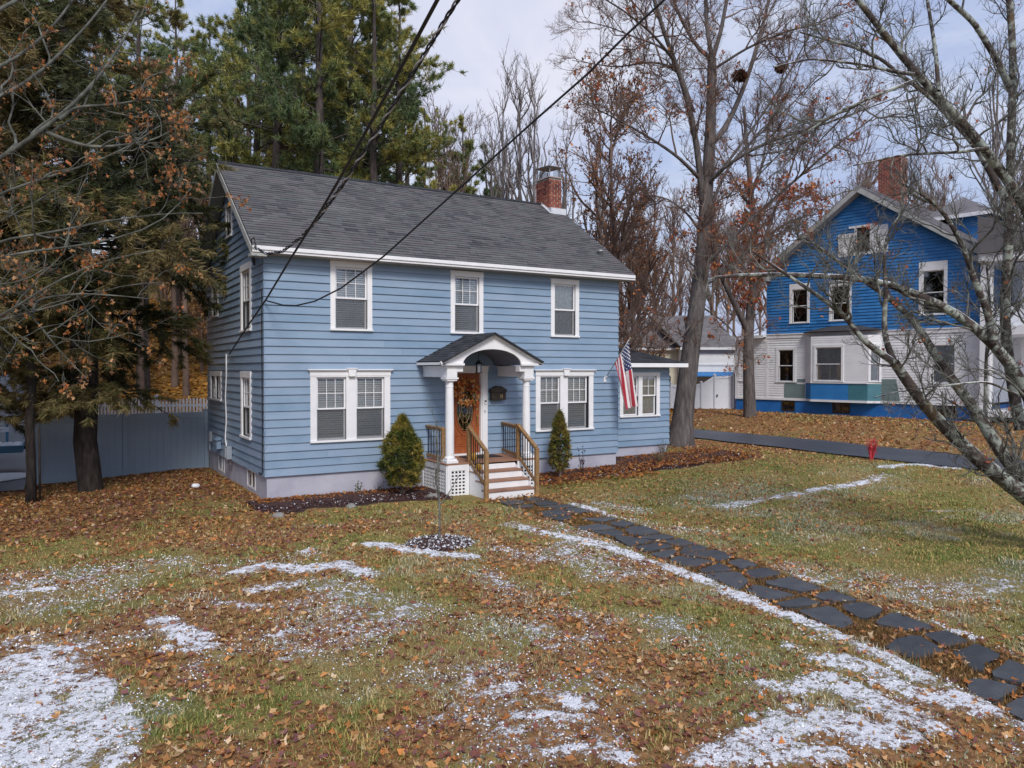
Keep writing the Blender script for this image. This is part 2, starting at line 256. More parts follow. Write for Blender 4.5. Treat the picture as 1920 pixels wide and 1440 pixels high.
SNOW_STROKES=[([(-4.36,-10.79),(-4.23,-10.39),(-4.37,-9.51),(-4.22,-8.76)],0.3,0.52,1.1),([(-4.09,-10.95),(-3.91,-10.68),(-3.97,-10.0),(-3.75,-9.49),(-4.0,-8.74)],0.22,0.35,1.05),([(-3.74,-11.07),(-3.58,-10.57),(-3.66,-10.18)],0.16,0.24,0.9),([(-4.63,-10.63),(-4.65,-9.47),(-4.64,-8.36)],0.33,0.58,1),([(-4.28,-7.97),(-4.09,-8.35),(-3.84,-8.23)],0.11,0.21,0.8),([(-4.49,-7.57),(-4.14,-7.58)],0.19,0.4,0.6),([(-4.63,-5.43),(-4.18,-5.58)],0.08,0.2,0.8),([(-3.97,-6.56),(-3.49,-6.33)],0.07,0.16,0.45),([(-3.02,-7.83),(-2.85,-8.25),(-2.8,-8.67)],0.16,0.33,1.0),([(-3.13,-8.84),(-2.63,-8.96)],0.06,0.12,0.7),([(-1.86,-6.1),(-1.32,-5.72),(-0.99,-6.28),(-0.35,-6.3),(-0.22,-7.08)],0.11,0.28,0.95),([(-1.74,-6.95),(-1.18,-6.98)],0.13,0.31,0.7),([(-0.94,-5.17),(-0.6,-5.17)],0.07,0.19,0.7),([(-2.34,-7.28),(-1.98,-7.75),(-1.41,-7.83)],0.11,0.22,0.55),([(0.47,-5.23),(0.81,-6.01),(1.54,-6.85)],0.1,0.26,1.0),([(1.16,-5.64),(1.81,-5.94)],0.12,0.32,1.0),([(-2.03,-9.03),(-1.74,-9.01)],0.1,0.2,0.8),([(-2.12,-9.61),(-1.96,-9.62)],0.04,0.08,0.6),([(-1.64,-8.87),(-0.93,-8.85)],0.15,0.3,0.45),([(-1.9,-10.98),(-1.57,-10.92)],0.08,0.12,0.35),([(-1.59,-11.7),(-1.24,-11.68)],0.08,0.11,0.6),([(-1.09,-11.59),(-0.71,-11.15)],0.12,0.19,0.5),([(-0.61,-11.49),(-0.3,-11.54),(-0.13,-11.91),(-0.07,-12.14)],0.1,0.14,0.85),([(-0.94,-12.64),(-0.61,-12.74),(-0.36,-13.08)],0.09,0.11,0.85),([(-0.73,-11.98),(-0.26,-12.32)],0.07,0.1,0.7),([(1.23,-7.77),(1.22,-8.56),(0.97,-9.12)],0.17,0.38,0.6),([(2.24,-6.64),(2.39,-7.55),(2.94,-7.48)],0.13,0.34,0.6),([(3.39,-5.06),(3.56,-6.25)],0.15,0.44,0.6),([(1.53,-8.75),(1.76,-9.18)],0.11,0.25,0.45),([(1.36,-9.98),(1.44,-10.7)],0.15,0.27,0.45),([(3.57,-5.89),(3.82,-7.59),(3.73,-9.09),(3.61,-10.34),(3.5,-11.37),(3.31,-12.31),(3.1,-13.05),(2.92,-13.72),(2.87,-14.07)],0.08,0.17,1.15),([(5.66,-3.96),(5.46,-5.51),(5.11,-7.17),(4.86,-8.71),(4.82,-9.91),(4.89,-10.5)],0.08,0.22,1.1),([(4.57,-11.4),(4.7,-11.97),(4.57,-12.56),(4.58,-12.97)],0.05,0.11,0.95),([(2.68,-13.31),(2.71,-13.79),(2.8,-13.97)],0.16,0.27,1.15),([(2.26,-13.06),(2.16,-13.4),(2.18,-13.78),(2.23,-13.97)],0.16,0.25,1.05),([(1.62,-12.68),(1.73,-12.89),(2.29,-12.87)],0.12,0.2,1.0),([(0.59,-13.36),(1.09,-13.35),(1.61,-13.37),(1.7,-13.71)],0.2,0.3,1.1),([(0.16,-13.39),(0.63,-13.58),(1.05,-13.79)],0.15,0.2,1.05),([(2.7,-12.56),(2.76,-13.0)],0.12,0.22,0.9),([(1.42,-13.81),(1.83,-13.9)],0.1,0.15,0.9),([(1.02,-13.08),(1.5,-13.13)],0.07,0.1,0.8),([(2.63,-12.09),(2.7,-12.56)],0.1,0.17,0.6),([(8.35,-5.71),(9.47,-5.6),(11.21,-5.35),(13.04,-5.17),(15.01,-5.04)],0.1,0.42,0.8),([(16.18,-4.27),(17.29,-4.53),(17.3,-5.44),(18.55,-5.93)],0.09,0.49,1.0),([(5.74,-6.75),(6.08,-7.5)],0.14,0.42,0.4),([(6.18,-4.04),(6.46,-5.31)],0.14,0.48,0.6),([(2.93,-14.16),(2.6,-14.56)],0.05,0.08,0.9),([(1.8,-2.53),(2.14,-2.87)],0.05,0.18,0.5),([(-0.09,-2.99),(0.43,-3.3)],0.04,0.13,0.4),([(11.59,-8.36),(12.47,-8.75)],0.05,0.21,0.5),([(28.92,8.85),(29.64,6.0)],0.12,1.08,0.7)]
LEFT_TREE_TRUNK=(-6.89,-3.11)
PINES=[(4.04,24.18,20.47),(6.03,27.65,25.87),(4.94,18.98,23.95),(7.82,24.26,25.99),(6.16,15.93,23.96),(9.16,21.13,26.01),(8.8,16.69,22.46),(10.6,17.94,21.56),(14.01,25.22,21.5),(12.01,31.07,28.65),(10.18,34.49,29.68),(17.45,30.16,20.5),(21.21,34.91,20.51),(20.75,30.52,20.54),(24.79,35.1,20.58),(8.28,40.28,30.57),(4.37,33.29,24.63),(2.52,32.07,25.0),(15.29,31.45,25.72)]
BARE_TREES=[(21.09,25.67,20.34),(20.94,23.43,20.31),(20.58,21.31,19.27),(23.61,24.16,20.0),(23.34,31.31,19.64),(21.13,18.66,16.12),(26.52,24.76,17.8),(32.54,30.49,20.91),(43.12,6.72,20.79)]
HILLSIDE_TREES=[(1.35,43.4,22.35),(1.11,20.05,14.47),(2.69,22.44,12.62),(1.25,29.82,15.24),(0.87,40.16,21.64),(-0.75,19.42,13.85),(2.23,41.26,19.32),(-0.7,25.77,10.36),(-0.23,35.18,17.37),(1.79,26.43,13.0),(2.0,34.64,12.88),(0.84,21.74,16.14),(3.6,29.38,17.96),(3.96,31.58,14.03),(2.52,24.58,15.17)]
AMONG_PINES=[(16.31,24.04,15.51),(7.96,39.35,18.24),(22.5,33.55,19.94),(7.4,29.63,16.56),(11.12,25.95,14.67),(14.47,35.69,20.68),(7.44,27.03,16.65),(9.49,33.48,18.54),(20.93,35.38,21.89)]
GARAGE_WOODS=[(36.56,32.92,13.59),(38.05,33.57,13.15),(33.71,28.03,12.07),(37.89,32.3,15.03),(44.12,38.93,16.62),(49.07,43.66,19.07),(36.95,29.2,16.39),(44.42,36.59,13.77),(53.72,46.05,14.32),(36.4,26.59,15.64),(51.29,41.7,15.46),(61.99,52.18,24.48),(42.93,31.02,12.5),(63.05,51.56,17.61),(53.82,40.47,19.86),(50.56,36.44,19.45),(52.41,37.74,17.02),(42.39,27.55,13.81),(43.03,27.36,14.7),(60.1,42.56,18.52),(50.46,33.03,17.8),(53.27,35.03,19.31),(61.55,41.39,17.33),(51.8,32.37,16.4),(69.9,47.59,17.66),(63.0,40.39,20.66),(58.09,35.59,15.18)]
FAR_WOODS=[(57.66,18.07,18.4),(84.05,26.36,21.35),(69.93,17.83,21.7),(82.17,35.09,26.95),(88.01,27.5,24.95),(83.53,33.64,23.74),(72.73,36.44,27.2),(77.37,37.36,23.28),(59.11,26.46,20.37)]
# ---------------------------------------------------------------- materials
m_siding = pm('blue_siding_paint', [(.16,.255,.37), (.207,.298,.415), (.243,.331,.45), (.268,.35,.462)], 1.1, 6, .45, .10, 30, rnd=.5, stretch=(1,1,3), spec=.45)
m_white = pm('white_trim_paint', [(.74,.75,.78), (.83,.83,.85)], 3, 4, .38, .04, 40, spec=.5)
m_soffit = pm('soffit_paint', [(.36,.33,.31), (.46,.43,.40)], 2, 4, .6)
m_rake = pm('weathered_grey_paint', [(.30,.31,.31), (.42,.43,.42)], 3, 5, .6)
m_found = pm('painted_foundation', [(.33,.33,.40), (.42,.42,.50), (.47,.47,.54)], 1.2, 8, .75, .3, 25)
m_shingle = pm('roof_shingles', [(.045,.048,.058), (.085,.086,.095), (.125,.115,.122), (.105,.115,.118), (.165,.158,.165)], .9, 5, .85, .5, 160, rnd=.62, spec=.25)
m_shingle_dark = pm('dark_roof_shingles', [(.018,.021,.028), (.04,.042,.05), (.065,.066,.075)], 1.5, 5, .8, .5, 160, rnd=.6, spec=.3)
m_shingle_grey = pm('weathered_grey_shingles', [(.11,.105,.115), (.19,.18,.19)], 1.2, 5, .85, .4, 90, rnd=.6)
m_brick = pm('old_brick', [(.07,.025,.025), (.20,.055,.04), (.30,.10,.06), (.34,.16,.11)], 6, 5, .85, .4, 60, rnd=.7)
m_mortar = pm('mortar', [(.32,.28,.27), (.45,.41,.39)], 9, 4, .9)
m_flash = pm('galvanised_flashing', [(.55,.58,.62), (.75,.77,.8)], 5, 4, .4, metallic=.3)
m_steel = pm('dull_steel', [(.30,.31,.33), (.45,.46,.48)], 5, 4, .45, metallic=.6)
m_blackmetal = pm('black_metal', [(.012,.012,.014), (.025,.025,.028)], 8, 3, .45)
m_bronze = pm('dark_bronze_metal', [(.03,.025,.02), (.07,.055,.045)], 8, 4, .5, metallic=.4)
m_brass = pm('brass', [(.55,.40,.16), (.7,.52,.25)], 8, 3, .3, metallic=.9)
m_door = pm('stained_door_wood', [(.21,.052,.014), (.30,.08,.022), (.36,.105,.03)], 4, 6, .38, .1, 30, stretch=(6,6,.8), spec=.5)
m_wood = pm('weathered_deck_lumber', [(.16,.085,.035), (.27,.155,.065), (.36,.23,.11)], 3, 6, .7, .25, 30, rnd=.35, stretch=(4,4,4))
m_deck = pm('red_brown_decking', [(.20,.095,.06), (.29,.15,.095), (.35,.20,.135)], 2, 6, .65, .15, 30, rnd=.3)
m_blind = pm('blind_vinyl', [(.82,.83,.84), (.88,.88,.88)], 3, 3, .6)
m_lace = pm('lace_curtain', [(.25,.25,.25), (.55,.55,.53), (.78,.77,.74)], 9, 6, .85, stretch=(3,3,.8), dist=2.)
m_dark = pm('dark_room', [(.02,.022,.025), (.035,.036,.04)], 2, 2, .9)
m_screen, _nt, _b = new_mat('insect_screen')
_t = N(_nt, 'ShaderNodeBsdfTransparent'); _t.inputs[0].default_value = (1,1,1,1)
_d = N(_nt, 'ShaderNodeBsdfDiffuse'); _d.inputs[0].default_value = (.11,.115,.125,1)
_w = N(_nt, 'ShaderNodeMixShader'); _w.inputs[0].default_value = .24
_nt.links.new(_t.outputs[0], _w.inputs[1]); _nt.links.new(_d.outputs[0], _w.inputs[2]); _nt.links.new(_w.outputs[0], _nt.nodes['Material Output'].inputs[0])
m_glass = glass_mat('window_glass', (.93,.95,.96), .03)
m_glass_dark = glass_mat('dark_window_glass', (.25,.28,.3), .10)
m_glass_clear = glass_mat('clear_glass', (.9,.92,.92), .05)
m_vault = pm('porch_ceiling_shade_tone', [(.13,.15,.20), (.17,.19,.25)], 3, 3, .6)  # shade under the arch is put into this dark blue-grey ceiling colour
m_mat = pm('doormat_fibre', [(.012,.013,.016), (.03,.03,.034)], 30, 4, .95, .5, 120)
m_pumpkin = pm('yellow_pumpkin_skin', [(.55,.26,.02), (.72,.40,.04)], 6, 4, .5)
m_stem = pm('dry_stem', [(.10,.075,.04), (.2,.16,.09)], 8, 4, .8)
m_red = pm('flag_red', [(.38,.03,.05), (.46,.045,.07)], 10, 3, .8)
m_fwhite = pm('flag_white', [(.70,.66,.68), (.78,.75,.76)], 10, 3, .8)
m_fblue = pm('flag_blue', [(.012,.035,.12), (.02,.05,.16)], 10, 3, .8)
m_nblue = pm('bright_blue_shingles', [(.016,.115,.32), (.028,.165,.43), (.045,.21,.51)], 1.2, 5, .6, .15, 40, rnd=.55)
m_nblue2 = pm('bright_blue_basement_paint', [(.008,.10,.36), (.02,.15,.46)], 1.5, 5, .55, .15, 30)
m_nwhite = pm('old_white_clapboard', [(.64,.66,.70), (.76,.77,.80)], 1.5, 5, .55, .06, 40, rnd=.3)
m_patch = pm('grey_green_test_paint', [(.13,.19,.20), (.18,.245,.25)], 2.5, 5, .6, rnd=.3)
m_patch2 = pm('teal_test_paint', [(.04,.15,.20), (.06,.19,.24)], 2.5, 5, .6, rnd=.3)
m_patch3 = pm('mid_blue_test_paint', [(.02,.15,.42), (.03,.19,.48)], 2.5, 5, .6, rnd=.3)
m_cream = pm('cream_stucco', [(.52,.49,.40), (.63,.60,.50)], 1.5, 5, .8)
m_vinyl_blue = pm('grey_blue_vinyl', [(.27,.36,.47), (.31,.40,.51)], 1.2, 3, .45, rnd=.3)
m_vinyl_white = pm('white_vinyl', [(.66,.70,.78), (.74,.77,.83)], 1.2, 3, .4, rnd=.3)
m_asphalt = pm('damp_asphalt', [(.018,.024,.036), (.034,.042,.058), (.05,.058,.072)], .8, 8, .38, .35, 180, stretch=(2.2,.35,1), spec=.5)
m_slate = pm('slate_flagstone', [(.022,.027,.033), (.048,.054,.062), (.085,.09,.098)], 3.5, 7, .42, .35, 22, rnd=.45, spec=.5)
m_rock = pm('field_stone', [(.11,.11,.10), (.22,.215,.2), (.3,.3,.28)], 5, 6, .85, .5, 22)
m_mulch = pm('dark_bark_mulch', [(.022,.011,.011), (.055,.024,.022), (.10,.05,.04)], 26, 6, .9, .9, 70)
m_bark_dark = pm('dark_conifer_bark', [(.010,.008,.008), (.03,.024,.021), (.055,.045,.04)], 5, 7, .9, .8, 16, stretch=(3,3,.7))
m_bark_maple = pm('grey_maple_bark', [(.05,.042,.042), (.10,.086,.084), (.16,.145,.138)], 3.5, 8, .85, .9, 12, stretch=(3.2,3.2,.55))
m_bark_pine = pm('pine_bark', [(.03,.025,.025), (.07,.055,.05), (.10,.085,.08)], 4, 6, .9, .6, 14, stretch=(3,3,.6))
m_bark_far = pm('far_twig_bark', [(.13,.112,.11), (.21,.185,.18)], 2, 4, .9)
m_bark_brown = pm('brown_twig_bark', [(.13,.088,.072), (.22,.155,.13)], 2, 4, .9)
def lichen_bark():
    m, nt, b = new_mat('lichen_covered_bark')
    v = coords(nt)
    base = ramp(nt, noise(nt, 5, 7, .6, v), [(.3, (.022,.015,.014)), (.55, (.06,.045,.04)), (.75, (.10,.075,.055))])
    lf = ramp(nt, noise(nt, 4.2, 8, .68, v, .6), [(.50, (0,0,0)), (.57, (1,1,1))])
    lc = ramp(nt, noise(nt, 9, 4, .6, v), [(.3, (.20,.23,.20)), (.6, (.33,.36,.33)), (.8, (.30,.36,.16))])
    c = mixc(nt, lf, base, lc)
    mf = ramp(nt, noise(nt, 1.7, 5, .6, v), [(.58, (0,0,0)), (.66, (1,1,1))])
    c = mixc(nt, math_node(nt, 'MULTIPLY', mf, .6), c, (.10,.062,.02))
    # thin snow lies on the upper side of the limbs
    g = nt.nodes.new('ShaderNodeNewGeometry'); sx = nt.nodes.new('ShaderNodeSeparateXYZ'); nt.links.new(g.outputs['Normal'], sx.inputs[0])
    up = math_node(nt, 'ADD', sx.outputs[2], math_node(nt, 'MULTIPLY', math_node(nt, 'SUBTRACT', noise(nt, 3, 6, .65, v), .5), 1.9))
    sf = ramp(nt, up, [(.78, (0,0,0)), (.90, (1,1,1))])
    c = mixc(nt, sf, c, (.78,.80,.86))
    nt.links.new(c, b.inputs['Base Color']); b.inputs['Roughness'].default_value = .85
    bn = nt.nodes.new('ShaderNodeBump'); bn.inputs['Strength'].default_value = .9; bn.inputs['Distance'].default_value = .02
    nt.links.new(noise(nt, 22, 6, .65, v), bn.inputs['Height']); nt.links.new(bn.outputs[0], b.inputs['Normal'])
    return m
m_lichen = lichen_bark()
m_bark_left = pm('greenish_grey_limb_bark', [(.04,.042,.036), (.085,.088,.075), (.17,.175,.155)], 5, 5, .9, .4, 20)
m_bark_pale = pm('pale_lichened_twigs', [(.06,.055,.048), (.13,.13,.115), (.23,.23,.21)], 6, 5, .9, .4, 20)
m_leaf = leaf_mat('dead_leaf', .6, .2)
m_needle = leaf_mat('needle_foliage', .5, .22)
m_grassblade = leaf_mat('grass_blade', .6, .2)
m_snowfleck = pm('snow', [(.80,.82,.88), (.88,.89,.93)], 20, 4, .6, spec=.3)
m_nest = pm('nest_twigs', [(.05,.025,.015), (.13,.075,.04)], 18, 5, .9, .8, 40)
m_redtwig = pm('red_twig', [(.35,.02,.04), (.5,.05,.06)], 14, 4, .5)
m_cable = pm('black_cable', [(.010,.011,.014), (.022,.023,.028)], 4, 3, .5)
m_alu = pm('bare_aluminium_wire', [(.35,.36,.38), (.5,.5,.52)], 4, 3, .4, metallic=.5)
m_greybox = pm('grey_meter_enamel', [(.26,.30,.35), (.34,.38,.43)], 4, 4, .5)
m_truckpaint = pm('trailer_white_paint', [(.55,.60,.66), (.72,.75,.78)], 2, 4, .45)
m_truckblue = pm('trailer_blue_paint', [(.05,.16,.27), (.08,.22,.34)], 2, 4, .45)
m_rubber = pm('tyre_rubber', [(.012,.012,.013), (.025,.025,.027)], 10, 4, .85)
# ---------------------------------------------------------------- building helpers on a wall plane
class Wall:
    """a wall plane: origin o, u along the wall, n outward; boxes are given in (u, n, z)"""
    def __init__(s, o, u, n): s.o = np.array(o, float); s.u = np.array(u, float); s.n = np.array(n, float)
    def p(s, u, n, z): return s.o+s.u*u+s.n*n+np.array((0, 0, z))
    def box(s, mb, u0, u1, n0, n1, z0, z1, r=None):
        mb.obox(s.p(u0, n0, z0), s.u*(u1-u0), s.n*(n1-n0), (0, 0, z1-z0), r)
def clapboards(mb, w, u0, u1, z0, z1, exp, holes=(), lim=None, lap=.034, blen=3.7, seam=True):
    """overlapping boards; each is a slanted wedge with a shadowed lower edge, cut round the openings"""
    n = int(round((z1-z0)/exp)); e = (z1-z0)/n
    for i in range(n):
        a = z0+i*e; b = a+e
        la, lb = (lim(a), lim(b)) if lim else ((u0, u1), (u0, u1))
        if la[1]-la[0] < .03: continue
        spans = [(la[0], la[1])]
        for h in holes:
            if h[3] > a+.002 and h[2] < b-.002:
                ns = []
                for s0, s1 in spans:
                    if h[1] <= s0 or h[0] >= s1: ns.append((s0, s1)); continue
                    if h[0] > s0: ns.append((s0, h[0]))
                    if h[1] < s1: ns.append((h[1], s1))
                spans = ns
                for za, zb in ((a, h[2]), (h[3], b)):          # the sliver of board left below or above the opening
                    if zb-za > .012 and zb <= b+1e-6 and za >= a-1e-6:
                        ka, kb = lap*(1-(za-a)/e)+.003, lap*(1-(zb-a)/e)+.003; c0, c1 = max(h[0], la[0]), min(h[1], la[1])
                        mb.add([w.p(c0, 0, za), w.p(c1, 0, za), w.p(c1, ka, za), w.p(c0, ka, za), w.p(c0, .003, zb), w.p(c1, .003, zb), w.p(c1, kb, zb), w.p(c0, kb, zb)], [(0, 1, 2, 3), (3, 2, 6, 7), (4, 7, 6, 5)])
        for s0, s1 in spans:
            cuts = [s0]; q = s0+random.uniform(.3, 1)*blen
            while seam and q < s1-.5: cuts.append(q); q += blen*random.uniform(.75, 1.1)
            cuts.append(s1)
            for c0, c1 in zip(cuts[:-1], cuts[1:]):
                g = .0015 if c1 < s1 else 0
                t0 = c0+(lb[0]-la[0] if c0 == la[0] else 0); t1 = c1-g-(la[1]-lb[1] if c1 == la[1] else 0)
                if t1 < t0: t0 = t1 = (t0+t1)/2
                k = lap*random.uniform(.88, 1.06)
                P = [w.p(c0, 0, a), w.p(c1-g, 0, a), w.p(c1-g, k, a), w.p(c0, k, a), w.p(t0, .003, b+.006), w.p(t1, .003, b+.006)]
                mb.add(P, [(0, 1, 2, 3), (3, 2, 5, 4), (0, 3, 4), (1, 5, 2)])
def tabs(mb, o, u, d, nrm, length, run, exp=.14, tab=.30, lim=None, thick=.017):
    """roof shingles: courses of staggered tabs; o lower corner, u along the eave, d up the slope"""
    o = np.array(o, float); u = np.array(u, float); d = np.array(d, float); nrm = np.array(nrm, float)
    n = int(round(run/exp)); e = run/n
    for i in range(n):
        l0, l1 = lim(i*e) if lim else (0, length)
        m0, m1 = lim((i+1)*e) if lim else (0, length)
        q = l0; first = True
        while q < l1-1e-4:
            wdt = tab*random.uniform(.5, 1.25); nx = min(l1, q+wdt)
            if l1-nx < .08: nx = l1
            t = thick*random.uniform(.6, 1.5); r = random.random()
            a0 = m0 if first else q; a1 = m1 if nx == l1 else nx
            if a1 < a0: a0 = a1 = (a0+a1)/2
            P = [o+u*q+d*i*e, o+u*nx+d*i*e, o+u*nx+d*i*e+nrm*t, o+u*q+d*i*e+nrm*t, o+u*a0+d*((i+1)*e+.005)+nrm*.003, o+u*a1+d*((i+1)*e+.005)+nrm*.003]
            mb.add(P, [(0, 1, 2, 3), (3, 2, 5, 4), (0, 3, 4), (1, 5, 2)], r)
            q = nx; first = False
def sash_window(par, w, u0, u1, z0, z1, casing=.12, head=.14, sill=True, proud=.042, grid=(3, 2), backing='blind', screen=True, lights=None, single=False, dark=False, name='window', frame_mat=None, drop=1.):
    """a double-hung window under par: window > casing mesh, sash, pane, screen, blind, recess.  returns the window part"""
    fm = frame_mat or m_white
    mb = MB()
    w.box(mb, u0, u0+casing, 0, proud, z0+.05, z1-head)
    w.box(mb, u1-casing, u1, 0, proud, z0+.05, z1-head)
    w.box(mb, u0-.004, u1+.004, 0, proud+.004, z1-head, z1)
    w.box(mb, u0-.012, u1+.012, 0, proud+.03, z0, z0+.05)
    lights = lights or [(u0+casing, u1-casing)]
    for (a, b), (c, d) in zip(lights[:-1], lights[1:]): w.box(mb, b, c, 0, proud, z0+.05, z1-head)
    win = mb.build(name, fm, par, bevel=.004)
    zb, zt = z0+.05, z1-head; zm = (zb+zt)/2
    sm, gm, sc, bl, rc = MB(), MB(), MB(), MB(), MB()
    s = .042
    for a, b in lights:
        for (q0, q1, n0, up) in (((zb, zt, -.035, True),) if single else ((zm-.02, zt, -.012, True), (zb, zm+.02, -.045, False))):
            w.box(sm, a, a+s, n0-.03, n0, q0, q1); w.box(sm, b-s, b, n0-.03, n0, q0, q1)
            w.box(sm, a+s, b-s, n0-.03, n0, q0, q0+s); w.box(sm, a+s, b-s, n0-.03, n0, q1-s, q1)
            if grid and up:
                for k in range(1, grid[0]): x = a+s+(b-a-2*s)*k/grid[0]; w.box(sm, x-.008, x+.008, n0-.022, n0-.006, q0+s, q1-s)
                for k in range(1, grid[1]): z = q0+s+(q1-q0-2*s)*k/grid[1]; w.box(sm, a+s, b-s, n0-.021, n0-.007, z-.008, z+.008)
            w.box(gm, a+s-.005, b-s+.005, n0-.026, n0-.023, q0+s-.005, q1-s+.005)
            if screen and not up: w.box(sc, a+.01, b-.01, n0+.012, n0+.014, q0+.01, q1-s)
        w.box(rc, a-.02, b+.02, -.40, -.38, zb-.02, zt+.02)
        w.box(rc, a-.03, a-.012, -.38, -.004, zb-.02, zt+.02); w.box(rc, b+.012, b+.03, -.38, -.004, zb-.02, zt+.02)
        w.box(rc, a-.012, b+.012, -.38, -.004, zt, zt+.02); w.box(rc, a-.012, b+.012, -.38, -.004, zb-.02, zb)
        if backing == 'blind':
            z = zt-.05; w.box(bl, a+.015, b-.015, -.115, -.078, zt-.045, zt-.01)
            bot = zt-(zt-zb-.04)*drop
            while z > bot:
                z -= .052; t = random.uniform(-.002, .002)
                P = [w.p(a+.02, -.100, z+.021+t), w.p(b-.02, -.100, z+.021+t), w.p(b-.02, -.080, z-.021+t), w.p(a+.02, -.080, z-.021+t)]
                bl.add(P+[q+np.array((0, 0, .003)) for q in P], [(0, 3, 2, 1), (4, 5, 6, 7), (0, 1, 5, 4), (1, 2, 6, 5), (2, 3, 7, 6), (3, 0, 4, 7)])
        elif backing == 'lace':
            k = 30; P = []
            for i in range(k+1):
                x = a+.02+(b-a-.04)*i/k; nn = -.11+.018*math.sin(i*1.9)+.008*math.sin(i*4.1)
                P += [w.p(x, nn, zb+.01), w.p(x, nn, zt-.02)]
            bl.add(P, [(2*i, 2*i+2, 2*i+3, 2*i+1) for i in range(k)])
    sm.build('sash', fm, win, bevel=.003)
    gm.build('pane', m_glass_dark if dark else m_glass, win)
    if screen: sc.build('screen', m_screen, win)
    if backing == 'blind': bl.build('blind', m_blind, win)
    if backing == 'lace': bl.build('curtain', m_lace, win, smooth=True)
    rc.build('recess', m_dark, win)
    return win
def brick_stack(brick_mb, mortar_mb, x0, x1, y0, y1, z0, z1, rot=0., c=None, h=.065, l=.2, j=.014, taper=None):
    """courses of single bricks laid round a mortar core"""
    ca, sa = math.cos(rot), math.sin(rot); cx, cy = (c if c else (0, 0))
    def T(x, y): return (cx+ca*x-sa*y, cy+sa*x+ca*y)
    def rb(mb, a0, a1, b0, b1, q0, q1, r=None):
        pts = [T(a0, b0), T(a1, b0), T(a1, b1), T(a0, b1)]
        mb.prism([(p[0], p[1], q0) for p in pts], (0, 0, q1-q0), r)
    rb(mortar_mb, x0+.012, x1-.012, y0+.012, y1-.012, z0, z1-.01)
    n = int((z1-z0)/(h+j))
    for i in range(n):
        z = z0+i*(h+j)
        for side in range(4):
            L = (x1-x0) if side % 2 == 0 else (y1-y0)
            q = -l*.5*((i+side) % 2)
            while q < L-.02:
                a, b = max(q, 0), min(q+l, L)-j
                if b-a > .03:
                    g = random.uniform(0, .004); r = min(1, max(0, random.gauss(.55, .2)-.45*(i/n > .62)*(random.random())))
                    if side == 0: rb(brick_mb, x0+a, x0+b, y0-g, y0+.05, z, z+h, r)
                    elif side == 2: rb(brick_mb, x0+a, x0+b, y1-.05, y1+g, z, z+h, r)
                    elif side == 1: rb(brick_mb, x1-.05, x1+g, y0+a+.05, min(y0+b, y1-.051), z, z+h, r)
                    elif b > .06: rb(brick_mb, x0-g, x0+.05, y0+max(a, .051), min(y0+b, y1-.051), z, z+h, r)
                q += l+j

# ---------------------------------------------------------------- the blue house
house = thing('blue_house', (0, 0, 0), 'light blue two-storey clapboard house with dark shingle roof and white trim', 'house')
FW = Wall((0, 0, 0), (1, 0, 0), (0, -1, 0))          # front wall, u = x
SW = Wall((0, 0, 0), (0, -1, 0), (-1, 0, 0))         # gable wall towards the hemlock, u = -y
LX, DY, ZS, ZT, RZ = 9.95, 7.4, .55, 5.5, 8.36
# openings on the wall planes (casing outlines, kept a little inside so trim covers the cut boards)
fo = [(1.48, 2.50, 3.86, 5.49), (4.58, 5.52, 3.86, 5.46), (7.62, 8.56, 3.84, 5.44), (1.0, 2.95, 1.26, 2.80), (7.13, 9.06, 1.26, 2.79), (4.50, 5.62, .6, 2.95)]
so = [(-2.43, -1.24, 3.87, 5.52), (-6.50, -5.46, 4.45, 5.50), (-2.48, -1.32, 1.27, 2.91), (-6.85, -5.07, 2.06, 2.90), (-4.29, -3.43, 6.43, 7.38)]
ins = lambda L, d=.05: [(a+d, b-d, c+d*.6, e-d*.6) for a, b, c, e in L]
mb = MB()
clapboards(mb, FW, -.03, LX+.02, ZS, ZT, .1833, ins(fo))
glim = lambda z: (-DY-.02, .022) if z < 5.55 else (-DY+max(0, (z-5.62)/.667)-.0, -max(0, (z-5.62)/.667))
clapboards(mb, SW, -DY, .03, ZS, ZT, .1833, ins(so))
clapboards(mb, SW, -DY, 0, ZT, 8.25, .1833, ins(so), glim)
EW = Wall((LX, 0, 0), (0, 1, 0), (1, 0, 0)); clapboards(mb, EW, -.02, DY, ZS, ZT, .1833); clapboards(mb, EW, 0, DY, ZT, 8.25, .1833, (), lambda z: (max(0, (z-5.62)/.667), DY-max(0, (z-5.62)/.667)))
BW = Wall((LX, DY, 0), (-1, 0, 0), (0, 1, 0)); clapboards(mb, BW, 0, LX, ZS, ZT, .1833)
mb.build('wall', m_siding, house)
# inner sheathing so no light passes through the board joints
mb = MB()
def holed(mb, w, u0, u1, z0, z1, n0, n1, holes):
    """a sheet with rectangular openings, cut into vertical strips"""
    xs = sorted({u0, u1, *[h[0] for h in holes], *[h[1] for h in holes]})
    for a, b in zip(xs[:-1], xs[1:]):
        if b-a < 1e-4: continue
        hs = sorted((h[2], h[3]) for h in holes if h[0] <= a+1e-6 and h[1] >= b-1e-6); z = z0
        for c, e in hs:
            if c > z: w.box(mb, a, b, n0, n1, z, c)
            z = max(z, e)
        if z < z1: w.box(mb, a, b, n0, n1, z, z1)
holed(mb, FW, .03, LX-.03, ZS, ZT, -.03, -.006, ins(fo, .06)); holed(mb, SW, -DY+.03, -.04, ZS, ZT, -.03, -.006, ins(so, .06))
poly = [(-DY+.1, ZT), (-.1, ZT), (-DY/2, 8.0)]
mb.prism([EW.p(-u, -.03, z) for u, z in poly], (.02, 0, 0)); EW.box(mb, .04, DY-.03, -.03, -.006, ZS, ZT); BW.box(mb, .03, LX-.03, -.03, -.006, ZS, ZT)
